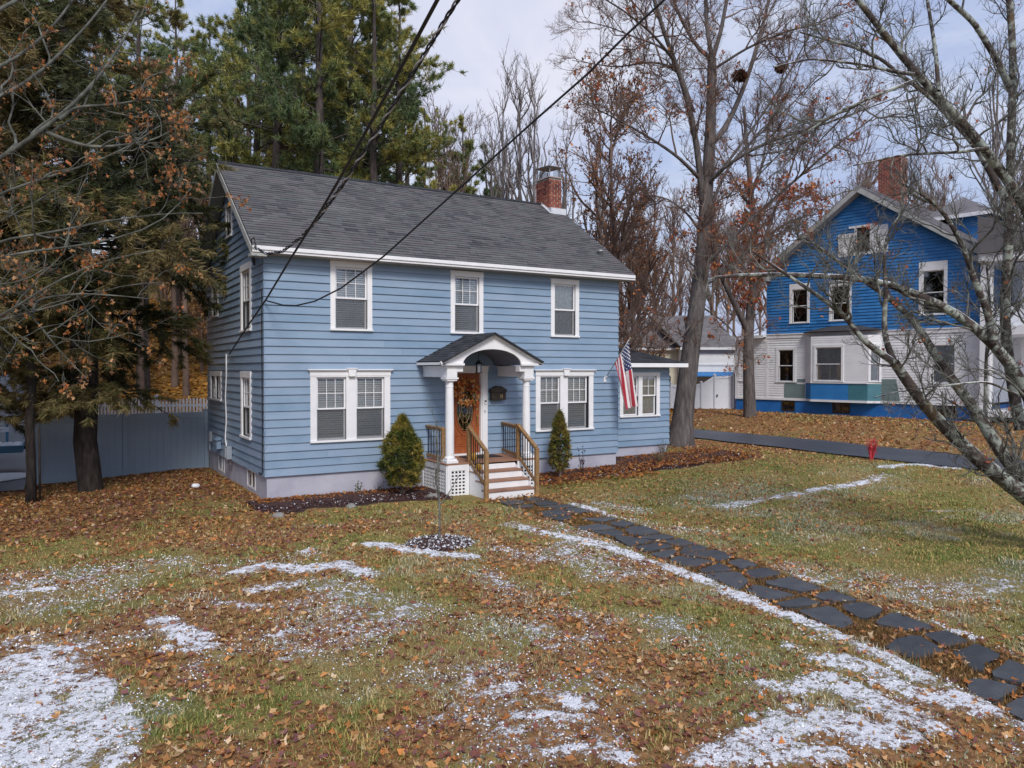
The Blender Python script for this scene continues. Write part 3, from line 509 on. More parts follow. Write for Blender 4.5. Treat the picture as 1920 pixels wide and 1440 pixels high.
holed(mb, SW, -DY+1.4, -1.4, ZT, 6.38, -.03, -.006, []); holed(mb, SW, -4.9, -2.5, 6.38, 7.2, -.03, -.006, [(-4.24, -3.48, 6.46, 7.35)])
mb.build('sheathing', m_dark, house)
# foundation with two basement windows on the gable side
mb = MB(); bh = [(-5.83, -5.02, .09, .53), (-2.0, -1.17, .12, .53)]
FW.box(mb, .025, LX-.03, -.25, -.025, -.6, ZS-.002); EW.box(mb, .26, DY-.1, -.25, -.025, -.6, ZS-.002); BW.box(mb, .03, LX-.26, -.25, -.025, -.6, ZS-.002)
holed(mb, SW, -DY+.03, -.251, -.6, ZS-.002, -.25, -.025, bh)
mb.build('foundation', m_found, house)
for a, b, c, e in bh:
    mb = MB()
    for q in ((a-.03, a+.03, c-.03, e), (b-.03, b+.03, c-.03, e), (a+.03, b-.03, c-.03, c+.02), (a+.03, b-.03, e-.03, e)): SW.box(mb, q[0], q[1], -.03, -.015, q[2], q[3])
    wn = mb.build('basement_window', m_white, house)
    mb = MB(); SW.box(mb, a+.03, b-.03, -.05, -.045, c+.02, e-.03); mb.build('pane', m_glass_dark, wn)
    mb = MB(); SW.box(mb, (a+b)/2-.015, (a+b)/2+.015, -.044, -.03, c+.02, e-.03); mb.build('sash', m_white, wn)
    mb = MB(); SW.box(mb, a, b, -.24, -.20, c, e); mb.build('recess', m_dark, wn)
# roof: two slopes of staggered shingle tabs over a deck, ridge cap, trim
OV, EO = .34, .36
th = math.atan2(RZ-5.66, DY/2+EO); sl = (DY/2+EO)/math.cos(th)
mb = MB()
for sy in (1, -1):
    y0 = -EO if sy == 1 else DY+EO
    d = np.array((0, sy*math.cos(th), math.sin(th))); nr = np.array((0, -sy*math.sin(th), math.cos(th)))
    o = np.array((-OV, y0, 5.66))
    mb.obox(o-nr*.05, (LX+2*OV, 0, 0), d*sl, nr*.047, .3)
    tabs(mb, o-d*.03, (1, 0, 0), d, nr, LX+2*OV, sl+.03, exp=.135, tab=.32)
roof = mb.build('roof', m_shingle, house)
mb = MB(); x = -OV
while x < LX+OV-.05:
    e = min(.30, LX+OV-x); z = RZ+.028+random.uniform(0, .006); r = random.random()*.4
    for sy in (1, -1):
        d = np.array((0, -sy*math.cos(th), -math.sin(th))); mb.add([(x, DY/2, z+.008), (x+e*.98, DY/2, z), tuple(np.array((x+e*.98, DY/2, z))+d*.15), tuple(np.array((x, DY/2, z+.008))+d*.15)], [(0, 1, 2, 3)] if sy == 1 else [(3, 2, 1, 0)], r)
    x += e
mb.build('ridge_cap', m_shingle_dark, roof)
mb = MB(); mb.lathe((9.8, .62, 6.30), [(.07, -.05), (.07, .10), (.10, .11), (.10, .15), (.05, .17)], 12); mb.build('vent_pipe', m_steel, roof, smooth=True)
# eave trim: fascia, soffit, gable rakes
def each(name, mat, par, boxes, bevel=0.):
    for q in boxes: k = MB(); k.box(*q); k.build(name, mat, par, bevel=bevel)
each('fascia', m_white, house, [(-OV, LX+OV, -EO-.022, -EO, 5.50, 5.645), (-OV, LX+OV, DY+EO, DY+EO+.022, 5.50, 5.645)], .004)
each('crown_moulding', m_white, house, [(-OV+.02, LX+OV-.02, -EO-.05, -EO-.0225, 5.555, 5.64)], .004)
each('soffit', m_soffit, house, [(-OV, LX+OV, -EO, -.004, 5.492, 5.507), (-OV, LX+OV, DY+.03, DY+EO, 5.492, 5.507)])
for xx in (-OV-.02, LX+OV-.004):
    for sy in (1, -1):
        y0 = -EO if sy == 1 else DY+EO
        d = np.array((0, sy*math.cos(th), math.sin(th))); nr = np.array((0, -sy*math.sin(th), math.cos(th)))
        mb = MB(); mb.obox(np.array((xx, y0, 5.66))-nr*.20, (.024, 0, 0), d*sl, nr*.15); mb.build('rake_board', m_rake, house)
for sx, a in ((-1, -OV+.004), (1, LX+.03)):
    for sy in (1, -1):
        y0 = -EO if sy == 1 else DY+EO
        d = np.array((0, sy*math.cos(th), math.sin(th))); nr = np.array((0, -sy*math.sin(th), math.cos(th)))
        mb = MB(); mb.obox(np.array((a, y0, 5.66))-nr*.17, (OV-.03, 0, 0), d*(sl-.03), nr*.02); mb.build('rake_soffit', m_rake, house)
# boxed eave returns on the gable ends and a frieze under the rake
each('eave_return', m_rake, house, [(-OV-.02, -.03, DY-.02, DY+EO+.03, 5.36, 5.52), (-OV-.02, -.03, -EO, -.03, 5.42, 5.489)])
# chimney at the far end of the ridge
bm, mm = MB(), MB()
brick_stack(bm, mm, 9.72, 10.20, 3.22, 4.02, 7.75, 9.14)
ch = bm.build('chimney', m_brick, house); mm.build('mortar', m_mortar, ch)
mb = MB(); mb.box(9.69, 10.23, 3.19, 4.05, 9.14, 9.18)
mb.build('crown', m_mortar, ch)
mb = MB()
for x, y in ((9.76, 3.26), (10.16, 3.26), (9.76, 3.98), (10.16, 3.98)): mb.box(x-.012, x+.012, y-.012, y+.012, 9.18, 9.5)
mb.obox((9.66, 3.16, 9.49), (.6, 0, 0), (0, .92, .06), (0, 0, .018)); mb.build('chimney_cap', m_steel, ch)
mb = MB(); mb.box(9.80, 9.802, 3.30, 3.95, 9.2, 9.48); mb.box(9.80, 10.14, 3.94, 3.942, 9.2, 9.48); mb.box(9.9, 10.16, 3.27, 3.275, 9.2, 9.46)
mb.build('spark_screen', m_screen, ch)
mb = MB()
mb.prism([(9.70, 3.12, 7.86), (9.70, 3.75, 8.27), (9.70, 3.70, 8.42), (9.70, 3.12, 8.06)], (.012, 0, 0)); mb.obox((9.66, 3.02, 7.93), (.58, 0, 0), (0, .19, .02), (0, .01, .2)); mb.obox((9.60, 3.0, 7.93), (.12, 0, 0), (0, .55, .37), (0, -.006, .012))
mb.build('flashing', m_flash, ch)
# windows
sash_window(house, FW, 1.48, 2.50, 3.86, 5.49)
sash_window(house, FW, 4.58, 5.52, 3.86, 5.46)
wn = sash_window(house, FW, 7.62, 8.56, 3.84, 5.44, grid=None, backing='lace'); tag(wn, 'upper window with silvery lace curtain instead of blinds')
for (a, b, c, e), L in (((1.0, 2.95, 1.26, 2.80), [(1.15, 1.85), (2.10, 2.80)]), ((7.13, 9.06, 1.26, 2.79), [(7.27, 7.93), (8.18, 8.86)])):
    wn = sash_window(house, FW, a, b, c, e, casing=.15, head=.03, lights=L)
    tag(wn, 'twin window with crowned white header')
    mb = MB()
    FW.box(mb, a-.01, b+.01, 0, .055, e, e+.11); FW.box(mb, a-.035, b+.035, 0, .085, e+.11, e+.135)
    FW.box(mb, a-.06, b+.06, 0, .11, e+.135, e+.16)
    k = (a+b)/2; mb.prism([FW.p(k-.075, 0, e-.01), FW.p(k+.075, 0, e-.01), FW.p(k+.10, 0, e+.165), FW.p(k-.10, 0, e+.165)], (0, -.125, 0)); FW.box(mb, k-.125, k+.125, 0, .14, e+.165, e+.19)
    mb.build('header', m_white, wn, bevel=.004)
for (a, b, c, e) in so[:3]: sash_window(house, SW, a, b, c, e, casing=.14, head=.16)
sash_window(house, SW, -6.85, -5.07, 2.06, 2.90, casing=.16, head=.14, single=True, lights=[(-6.69, -6.0), (-5.92, -5.23)], grid=(1, 2), backing='lace', screen=False)
sash_window(house, SW, -4.29, -3.43, 6.43, 7.38, casing=.1, head=.12, grid=None, backing=None, dark=True, screen=False)
# front door
DX0, DX1, DZ0, DZ1 = 4.63, 5.45, .80, 2.86
mb = MB()
FW.box(mb, 4.42, DX0-.03, 0, .05, .76, DZ1+.04); FW.box(mb, DX1+.03, 5.64, 0, .05, .76, DZ1+.04); FW.box(mb, 4.40, 5.66, 0, .055, DZ1+.04, DZ1+.16)
FW.box(mb, 4.37, 5.69, 0, .09, DZ1+.16, DZ1+.19); FW.box(mb, DX0-.03, DX0, -.11, .02, .76, DZ1+.04); FW.box(mb, DX1, DX1+.03, -.11, .02, .76, DZ1+.04); FW.box(mb, DX0, DX1, -.11, .02, DZ1, DZ1+.04)
fr = mb.build('door_frame', m_white, house, bevel=.004)
mb = MB(); FW.box(mb, DX0-.03, DX1+.03, -.1, .06, .757, DZ0-.005); mb.build('threshold', m_white, fr)
mb = MB()
OC = (5.04, 1.95); ea, eb = .245, .60
NN = 40; ring = [(OC[0]+ea*1.0*math.cos(2*math.pi*i/NN), OC[1]+eb*math.sin(2*math.pi*i/NN)) for i in range(NN)]
# door leaf built round the oval light
outer = []
for i in range(NN):
    a = 2*math.pi*i/NN; cx, sx = math.cos(a), math.sin(a)
    t = min(((DX1-OC[0]) if cx > 0 else (OC[0]-DX0))/max(abs(cx), 1e-6), ((DZ1-OC[1]) if sx > 0 else (OC[1]-DZ0))/max(abs(sx), 1e-6))
    outer.append((OC[0]+cx*t, OC[1]+sx*t))
yd = .07
vs = [FW.p(u, -yd, z) for u, z in ring]+[FW.p(u, -yd, z) for u, z in outer]; vs += [v+np.array((0, .045, 0)) for v in vs[:NN]]
mb.add(vs, [(i, (i+1) % NN, NN+(i+1) % NN, NN+i)[::-1] for i in range(NN)]+[(i, (i+1) % NN, 2*NN+(i+1) % NN, 2*NN+i) for i in range(NN)])
for cu, cz in ((DX0, DZ0), (DX1, DZ0), (DX0, DZ1), (DX1, DZ1)):
    i = min(range(NN), key=lambda k: (outer[k][0]-cu)**2+(outer[k][1]-cz)**2)
    for j in (i-1, i):
        p0, p1 = outer[j % NN], outer[(j+1) % NN]
        if abs(p0[0]-p1[0]) > 1e-6 and abs(p0[1]-p1[1]) > 1e-6: mb.add([FW.p(*[p0[0], -yd, p0[1]]), FW.p(p1[0], -yd, p1[1]), FW.p(cu, -yd, cz)], [(0, 1, 2)])
for a, b, c, e in ((4.72, 5.01, .98, 1.27), (5.08, 5.37, .98, 1.27)):      # two raised lower panels
    for q in ((a, b, c, c+.02), (a, b, e-.02, e), (a, a+.02, c+.02, e-.02), (b-.02, b, c+.02, e-.02)): FW.box(mb, q[0], q[1], -yd, -yd+.012, q[2], q[3])
    FW.box(mb, a+.05, b-.05, -yd, -yd+.009, c+.05, e-.05)
for sc_, w_ in ((1.06, .014), (1.30, .02)):                                 # oval mouldings
    pts = [FW.p(OC[0]+ea*sc_*math.cos(2*math.pi*i/48), -yd+.006, OC[1]+eb*(1+(sc_-1)*.45)*math.sin(2*math.pi*i/48)) for i in range(49)]
    mb.tube(pts, w_, 6, False)
door = mb.build('door', m_door, house); tag(door, 'orange brown door with leaded oval glass')
mb = MB(); mb.prism([FW.p(OC[0]+ea*math.cos(2*math.pi*i/NN), -yd-.03, OC[1]+eb*math.sin(2*math.pi*i/NN)) for i in range(NN)], (0, .006, 0)); pn = mb.build('oval_pane', m_glass_dark, door)
mb = MB()
for s_ in (.93, .62, .35):
    mb.tube([FW.p(OC[0]+ea*s_*math.cos(2*math.pi*i/32), -yd-.022, OC[1]+eb*s_*math.sin(2*math.pi*i/32)) for i in range(33)], .006, 4, False)
for k in range(8):
    a = k*math.pi/4+.2; mb.tube([FW.p(OC[0]+ea*.35*math.cos(a), -yd-.022, OC[1]+eb*.35*math.sin(a)), FW.p(OC[0]+ea*.95*math.cos(a+.35), -yd-.022, OC[1]+eb*.95*math.sin(a+.35))], .005, 4, False)
mb.build('leading', m_brass, door)
mb = MB()
mb.tube([FW.p(5.375, -yd, 1.92), FW.p(5.375, -yd+.03, 1.92)], .03, 10); mb.tube([FW.p(5.375, -yd, 1.74), FW.p(5.375, -yd+.02, 1.74)], .035, 10); mb.blob(FW.p(5.375, -yd+.055, 1.74), .03, .03, .03, 1, 10, 0)
mb.bar(FW.p(5.375, -yd+.04, 1.72), FW.p(5.375, -yd+.04, 1.56), .022); mb.tube([FW.p(5.375, -yd, 1.52), FW.p(5.375, -yd+.03, 1.52)], .018, 8)
mb.build('handle', m_brass, door, smooth=False)
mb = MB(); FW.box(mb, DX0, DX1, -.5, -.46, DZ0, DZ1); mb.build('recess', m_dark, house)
# ---- side wing to the right, one storey with a hipped roof
WX0, WX1, WY0, WY1 = LX+.02, 13.0, 1.2, 6.2
WF = Wall((0, WY0, 0), (1, 0, 0), (0, -1, 0)); WE = Wall((WX1, 0, 0), (0, 1, 0), (1, 0, 0))
wo = [(10.98, 12.60, 1.46, 2.86)]
mb = MB(); clapboards(mb, WF, WX0, WX1+.02, ZS, 3.02, .1833, ins(wo)); clapboards(mb, WE, WY0-.02, WY1, ZS, 3.02, .1833)
wing = mb.build('side_wing', m_siding, house); tag(wing, 'low side wing')
mb = MB(); holed(mb, WF, WX0, WX1-.03, ZS, 3.02, -.03, -.006, ins(wo, .06)); WE.box(mb, WY0+.03, WY1, -.03, -.006, ZS, 3.02); mb.build('wing_sheathing', m_dark, wing)
mb = MB(); mb.box(WX0, WX1-.03, WY0+.025, WY1, -.3, ZS-.002); mb.build('wing_foundation', m_found, wing)
sash_window(house, WF, 10.98, 12.60, 1.46, 2.86, casing=.13, head=.12, lights=[(11.12, 11.72), (11.88, 12.46)], grid=(2, 2), backing='lace', screen=False)
mb = MB(); e0, e1, ex = WY0-.42, WY1+.4, WX1+.42
zE, zR = 3.16, 4.02; rx, ry = 11.0, (e0+e1)/2
A, B, Cc, D = np.array((LX+.03, e0, zE)), np.array((ex, e0, zE)), np.array((ex, e1, zE)), np.array((LX+.03, e1, zE))
R0, R1 = np.array((LX+.03, ry, zR)), np.array((rx, ry, zR))
d = (R0-A); L = np.linalg.norm(d); d = d/L; nr = np.cross((1, 0, 0), d)
tabs(mb, A, (1, 0, 0), d, nr, ex-LX, L, .14, .3, lambda t: (0, (ex-LX-.03)-(ex-rx)*t/L), .011)
pr = np.array((rx, ry, zR)); mid = np.array((ex, ry, zE)); d = pr-mid; L2 = np.linalg.norm(d); d = d/L2; u = np.array((0, 1., 0)); nr = np.cross(u, d)
tabs(mb, B, u, d, nr, e1-e0, L2, .14, .3, lambda t: ((e1-e0)/2*t/L2, (e1-e0)*(1-.5*t/L2)), .011)
dn = np.array((0, 0, -.02))
mb.add([A+dn, B+dn, R1+dn, R0+dn], [(0, 1, 2, 3)], .3); mb.add([B+dn, Cc+dn, R1+dn], [(0, 1, 2)], .3); mb.add([Cc+dn, D+dn, R0+dn, R1+dn], [(0, 1, 2, 3)], .3)
mb.build('wing_roof', m_shingle_dark, wing)
mb = MB(); mb.box(LX+.03, ex, e0-.02, e0, 3.02, 3.145); mb.box(ex, ex+.02, e0-.02, e1, 3.02, 3.145); mb.box(LX+.03, ex, e0, WY0-.03, 3.015, 3.03); mb.box(WX1+.03, ex, WY0-.03, e1, 3.015, 3.03)
mb.build('wing_fascia', m_white, wing, bevel=.004)
# ---- portico over the door
PY = -1.42
mb = MB(); lx, rx_, ax, az, ez = 3.64, 6.40, 5.02, 3.83, 3.14
for sx, ex_ in ((-1, lx), (1, rx_)):
    d = np.array((ax-ex_, 0, az-ez)); Ls = np.linalg.norm(d); d = d/Ls; nr = np.array((-d[2]*(-sx)*-1, 0, 0)); nr = np.cross((0, 1., 0), d)*(1 if np.cross((0, 1., 0), d)[2] > 0 else -1)
    o = np.array((ex_, -.0, ez)); uu = np.array((0, -1., 0))
    if np.dot(np.cross(uu, d), nr) < 0: o = o+uu*1.56; uu = -uu
    tabs(mb, o, uu, d, nr, 1.56, Ls+.01, .135, .26, None, .011)
    mb.obox(np.array((ex_, -1.56, ez))-nr*.03, (0, 1.56, 0), d*Ls, nr*.028, .3)
port = mb.build('portico', m_shingle_dark, house); tag(port, 'gabled portico roof with arched front')
# arched white gable front
mb = MB(); na = 26
arc = [(5.02+.80*math.cos(math.pi-math.pi*i/na), 3.07+.37*math.sin(math.pi*i/na)) for i in range(na+1)]
top = lambda x: ez+.0+(az-ez)*(1-abs(x-ax)/(ax-lx))-.035
for i in range(na):
    (x0, z0), (x1, z1) = arc[i], arc[i+1]
    mb.prism([(x0, PY, z0), (x1, PY, z1), (x1, PY, top(x1)), (x0, PY, top(x0))], (0, .05, 0))
for a, b in ((lx+.10, 4.22), (5.82, rx_-.10)):
    mb.prism([(a, PY, 3.07), (b, PY, 3.07), (b, PY, top(b)), (a, PY, top(a))], (0, .05, 0))
for sx, ex_ in ((-1, lx), (1, rx_)):
    mb.bar((ex_+sx*.02, PY-.03, ez-.045), (ax, PY-.03, az-.04), .06, .07, (0, 0, 1))
    a, b = (lx-.0, 4.24) if sx < 0 else (5.80, rx_)
    mb.box(a, b, PY-.05, PY, 3.045, 3.10)                                   # cornice return
    mb.box(min(ex_, ex_-sx*.10), max(ex_, ex_-sx*.10), PY-.05, -.03, 3.06, 3.12)    # eave fascia along the side
gf = mb.build('arched_gable', m_white, port, bevel=.003)
for x in (3.95, 6.07):
    mb = MB(); mb.box(x-.13, x+.13, PY+.03, -.03, 2.77, 3.045); mb.box(x-.15, x+.15, PY+.02, -.03, 2.985, 3.044)
    a, b = (x-.05, 4.24) if x < 5 else (5.80, x+.05); mb.box(a, b, PY+.04, PY+.24, 2.9, 3.043); mb.build('beam', m_white, port, bevel=.004)
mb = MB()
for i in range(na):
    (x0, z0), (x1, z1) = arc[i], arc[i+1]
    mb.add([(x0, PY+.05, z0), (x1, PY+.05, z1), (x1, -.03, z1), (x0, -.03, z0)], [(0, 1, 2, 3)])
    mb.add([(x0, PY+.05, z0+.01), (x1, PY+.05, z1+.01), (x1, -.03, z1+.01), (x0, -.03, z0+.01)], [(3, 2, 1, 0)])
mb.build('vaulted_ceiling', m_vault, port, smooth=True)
CZ = .755
for x in (3.95, 6.07):
    mb = MB(); y = PY+.17
    mb.box(x-.15, x+.15, y-.15, y+.15, CZ, CZ+.06); mb.box(x-.125, x+.125, y-.125, y+.125, CZ+.06, CZ+.10)
    mb.lathe((x, y, CZ), [(.125, .10), (.13, .12), (.115, .145), (.105, .16), (.103, .5), (.1, 1.0), (.088, 1.78), (.095, 1.785), (.095, 1.80), (.087, 1.81), (.087, 1.89), (.12, 1.93)], 20)
    mb.box(x-.13, x+.13, y-.13, y+.13, CZ+1.93, CZ+1.97); mb.box(x-.16, x+.16, y-.15, y+.15, CZ+1.97, 2.768)
    mb.build('column', m_white, port)

# ---------------------------------------------------------------- porch stoop with steps and railings
stoop = thing('porch_stoop', (5.03, -1.4, .0), 'wooden porch platform with white lattice skirt, red brown steps and lumber railings', 'porch')
SX0, SX1, SYF = 3.80, 6.26, -1.42
mb = MB()
for k in range(10): mb.box(SX0-.03, SX1+.03, SYF-.03+k*.145, SYF-.03+k*.145+.141, .715, .75)
mb.build('deck', m_deck, stoop, bevel=.004)
def lattice(w, u0, u1, z0, z1, parent, fr=.09):
    mb = MB()
    w.box(mb, u0, u0+fr, 0, .025, z0, z1); w.box(mb, u1-fr, u1, 0, .025, z0, z1); w.box(mb, u0+fr, u1-fr, 0, .025, z1-fr*1.5, z1)
    n = max(1, int((u1-u0-2*fr)/.085)); m = max(1, int((z1-z0-fr)/.085))
    for i in range(n+1):
        u = u0+fr+(u1-u0-2*fr)*i/n; w.box(mb, u-.019, u+.019, .008, .014, z0, z1-fr*1.5)
    for i in range(m+1):
        z = z0+(z1-fr*1.5-z0)*i/m; w.box(mb, u0+fr, u1-fr, .002, .0075, z-.019, z+.019)
    return mb.build('lattice_panel', m_white, parent)
LW = Wall((SX0, 0, 0), (0, -1, 0), (-1, 0, 0)); lattice(LW, .02, 1.42, -.06, .714, stoop)
PF = Wall((0, SYF, 0), (1, 0, 0), (0, -1, 0)); lattice(PF, SX0, 4.36, -.06, .714, stoop); lattice(PF, 5.70, SX1, .0, .714, stoop)
RW = Wall((SX1, 0, 0), (0, 1, 0), (1, 0, 0)); lattice(RW, SYF, -.02, -.0, .714, stoop)
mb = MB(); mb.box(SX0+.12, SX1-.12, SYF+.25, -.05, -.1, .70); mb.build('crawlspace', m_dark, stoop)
QX0, QX1 = 4.36, 5.66
mb = MB(); zs = [.0, .19, .375, .56, .715]; ys = [SYF-.90, SYF-.61, SYF-.31, SYF]
for k in range(4):
    mb.box(QX0+.03, QX1-.03, ys[k]-.02, ys[k], zs[k]-.02 if k == 0 else zs[k]+.0, zs[k+1]-.034)
mb.build('riser', m_white, stoop, bevel=.003)
for k in range(3):
    mb = MB(); mb.box(QX0, QX1, ys[k]-.045, ys[k+1]-.021, zs[k+1]-.033, zs[k+1]); mb.build('tread', m_deck, stoop, bevel=.004)
for x in (QX0+.012, QX1-.03):
    mb = MB(); mb.prism([(x, SYF-.92, -.04), (x, SYF, -.04), (x, SYF, .66), (x, SYF-.28, .52), (x, SYF-.9, .14)], (.018, 0, 0)); mb.build('stringer', m_white, stoop)
def rail_bar(mb, p, q): mb.bar(p, q, .09, .038)
def railing(top_pts, bot_pts, posts, nb, round_bal):
    mb = MB()
    for a, b in zip(top_pts[:-1], top_pts[1:]): rail_bar(mb, a, b); mb.bar(np.array(a)-(0, 0, .05), np.array(b)-(0, 0, .05), .038, .06)
    rl = mb.build('railing', m_wood, stoop, bevel=.004)
    for a, b in zip(bot_pts[:-1], bot_pts[1:]): mb = MB(); mb.bar(a, b, .038, .08); mb.build('bottom_rail', m_wood, rl, bevel=.004)
    for x, y, z0, z1 in posts:
        pb = MB(); pb.box(x-.045, x+.045, y-.045, y+.045, z0, z1); pb.box(x-.05, x+.05, y-.05, y+.05, z1, z1+.02); pb.build('post', m_wood, rl, bevel=.004)
    for (a, b), (c, d) in zip(zip(top_pts[:-1], top_pts[1:]), zip(bot_pts[:-1], bot_pts[1:])):
        for k in range(nb):
            t = (k+.6)/(nb+.2); p = np.array(c)+(np.array(d)-np.array(c))*t; q = np.array(a)+(np.array(b)-np.array(a))*t
            bb = MB(); bb.tube([(p[0], p[1], p[2]), (p[0], p[1], q[2]-.04)], .0115, 8); bb.build('baluster', m_blackmetal, rl)
railing([(4.40, SYF+.05, 1.60), (4.31, -2.36, 1.13)], [(4.40, SYF-.0, .80), (4.31, -2.36, .30)], [(4.40, SYF+.05, .45, 1.56), (4.31, -2.38, -.1, 1.09)], 7, 0)
railing([(5.76, SYF+.05, 1.60), (5.66, -2.36, 1.13)], [(5.76, SYF-.0, .80), (5.66, -2.36, .30)], [(5.76, SYF+.05, .45, 1.60), (5.66, -2.38, -.1, 1.09)], 7, 0)
railing([(3.92, -.03, 1.56), (3.86, -1.12, 1.56)], [(3.92, -.03, .84), (3.86, -1.12, .84)], [(3.85, -1.10, .75, 1.52)], 6, 0)
railing([(6.09, -.03, 1.56), (5.78, -1.33, 1.56)], [(6.09, -.03, .84), (5.78, -1.33, .84)], [], 7, 0)
# ---------------------------------------------------------------- things at the front door
t = thing('mailbox', (5.91, -.03, 2.15), 'black wall mailbox with peaked lid beside the orange door', 'mailbox')
mb = MB(); mb.box(5.70, 6.12, -.17, -.03, 2.15, 2.36); mb.build('box', m_bronze, t, bevel=.006)
mb = MB(); mb.prism([(5.68, -.03, 2.363), (6.14, -.03, 2.363), (6.14, -.03, 2.43), (5.98, -.03, 2.52), (5.84, -.03, 2.52), (5.68, -.03, 2.43)], (0, -.155, 0)); mb.build('lid', m_bronze, t, bevel=.006)
mb = MB()
for x in (5.955, 5.995): mb.box(x, x+.014, -.176, -.171, 2.21, 2.30)
mb.build('house_number', m_brass, t)
t = tag(MB.build((lambda m: (m.box(5.53, 5.585, -.085, -.052, 2.06, 2.16), m)[1])(MB()), 'doorbell', m_white, loc=(5.557, -.06, 2.06), bevel=.004), 'small white video doorbell with black camera on the door trim', 'doorbell')
mb = MB(); mb.box(5.533, 5.582, -.092, -.086, 2.115, 2.155); mb.build('camera_eye', m_blackmetal, t)
mb = MB()
for x in (5.535, 5.565): mb.box(x, x+.012, -.058, -.052, 1.83, 1.90)
tag(mb.build('house_number', m_steel, loc=(5.55, -.055, 1.86)), 'small grey number 11 on the white door trim', 'house number')
# lantern under the arch
t = thing('porch_lantern', (4.94, -.85, 3.43), 'black lantern hanging under the portico arch', 'lantern')
c = (4.94, -.85)
mb = MB(); mb.tube([(c[0], c[1], 3.43), (c[0], c[1], 3.17)], .008, 6); mb.lathe((c[0], c[1], 3.41), [(.05, 0), (.05, .02)], 12); mb.build('rod', m_blackmetal, t)
mb = MB(); mb.lathe((c[0], c[1], 3.08), [(.105, 0), (.10, .015), (.05, .06), (.02, .10)], 8); mb.lathe((c[0], c[1], 2.865), [(.09, 0), (.095, .02)], 8)
for k in range(4): a = k*math.pi/2+.3; mb.bar((c[0]+.082*math.cos(a), c[1]+.082*math.sin(a), 2.88), (c[0]+.082*math.cos(a), c[1]+.082*math.sin(a), 3.085), .014)
mb.build('cage', m_blackmetal, t)
mb = MB(); mb.tube([(c[0], c[1], 2.89), (c[0], c[1], 3.08)], .072, 12, False); mb.build('glass', m_glass_clear, t)
mb = MB(); mb.lathe((c[0], c[1], 2.885), [(.015, 0), (.015, .07), (.025, .09), (.028, .12), (.01, .15)], 10); mb.build('bulb', m_fwhite, t)
# autumn wreath
def leaf_cards(P, size, colr, g, curl=.25, lobes=5, flat=False, tilt=.6):
    """many small lobed leaves: P (n,3), size (n,), colr (n,3) -> V, F, C"""
    n = len(P); k = lobes*2
    ang = np.linspace(0, 2*np.pi, k, endpoint=False); rad = np.where(np.arange(k) % 2 == 0, 1.0, .52)
    rad = rad[None]*(1+.18*g.standard_normal((n, k)))
    rot = g.random(n)*6.283
    a = ang[None]+rot[:, None]
    L = np.stack([np.cos(a)*rad, np.sin(a)*rad*.72, curl*(rad**2)*(g.random((n, 1))-.25)+.12*g.standard_normal((n, k))], -1)
    c0 = np.zeros((n, 1, 3)); L = np.concatenate([c0, L], 1)*size[:, None, None]*.5
    if flat: tx, ty = g.normal(0, tilt, n), g.normal(0, tilt, n)
    else: tx, ty = g.random(n)*6.28, g.random(n)*6.28
    cx, sx, cy, sy = np.cos(tx), np.sin(tx), np.cos(ty), np.sin(ty)
    y = L[..., 1]*cx[:, None]-L[..., 2]*sx[:, None]; z = L[..., 1]*sx[:, None]+L[..., 2]*cx[:, None]
    x = L[..., 0]*cy[:, None]+z*sy[:, None]; z = -L[..., 0]*sy[:, None]+z*cy[:, None]
    rz = g.random(n)*6.283; cz, sz = np.cos(rz)[:, None], np.sin(rz)[:, None]
    V = np.stack([x*cz-y*sz, x*sz+y*cz, z], -1)+P[:, None, :]
    base = (np.arange(n)*(k+1))[:, None]
    i = np.arange(k); F = np.stack([np.zeros(k, int), 1+i, 1+(i+1) % k], -1)[None]+base[..., None]
    return V.reshape(-1, 3), F.reshape(-1, 3), np.repeat(colr, k, 0)
g = np.random.default_rng(4)
a = g.random(330)*6.283; rr = .265+.065*g.standard_normal(330)
P = np.stack([5.05+rr*np.cos(a), -.03-.07*g.random(330), 2.37+rr*np.sin(a)*1.02], -1)
pal = np.array([(.62,.20,.05), (.70,.28,.08), (.55,.12,.05), (.75,.40,.13), (.66,.55,.42), (.30,.22,.06), (.12,.08,.07)])
w = np.where((np.sin(a) < -.2)[:, None], np.array([.12,.14,.08,.16,.24,.14,.12])[None], np.array([.30,.28,.18,.10,.06,.05,.03])[None])
ci = np.array([g.choice(7, p=q/q.sum()) for q in w])
V, F, C = leaf_cards(P, g.uniform(.07, .14, 330), pal[ci]*g.uniform(.8, 1.15, (330, 1)), g)
t = thing('door_wreath', (5.05, -.02, 2.37), 'round wreath of orange autumn leaves hanging on the front door', 'wreath')
np_mesh('leaf_ring', V, F, m_leaf, t, colr=C)
mb = MB(); mb.tube([(5.05+.265*math.cos(q*.2618), .0+.01*math.sin(q*2), 2.37+.265*math.sin(q*.2618)) for q in range(25)], .03, 6, False); mb.build('twig_ring', m_nest, t)
mb = MB(); mb.obox((4.68, -.78, .752), (.98, -.02, 0), (.01, .52, 0), (0, 0, .016)); tag(mb.build('doormat', m_mat, loc=(5.15, -.5, .752), bevel=.004), 'dark rectangular doormat on the porch deck', 'doormat')
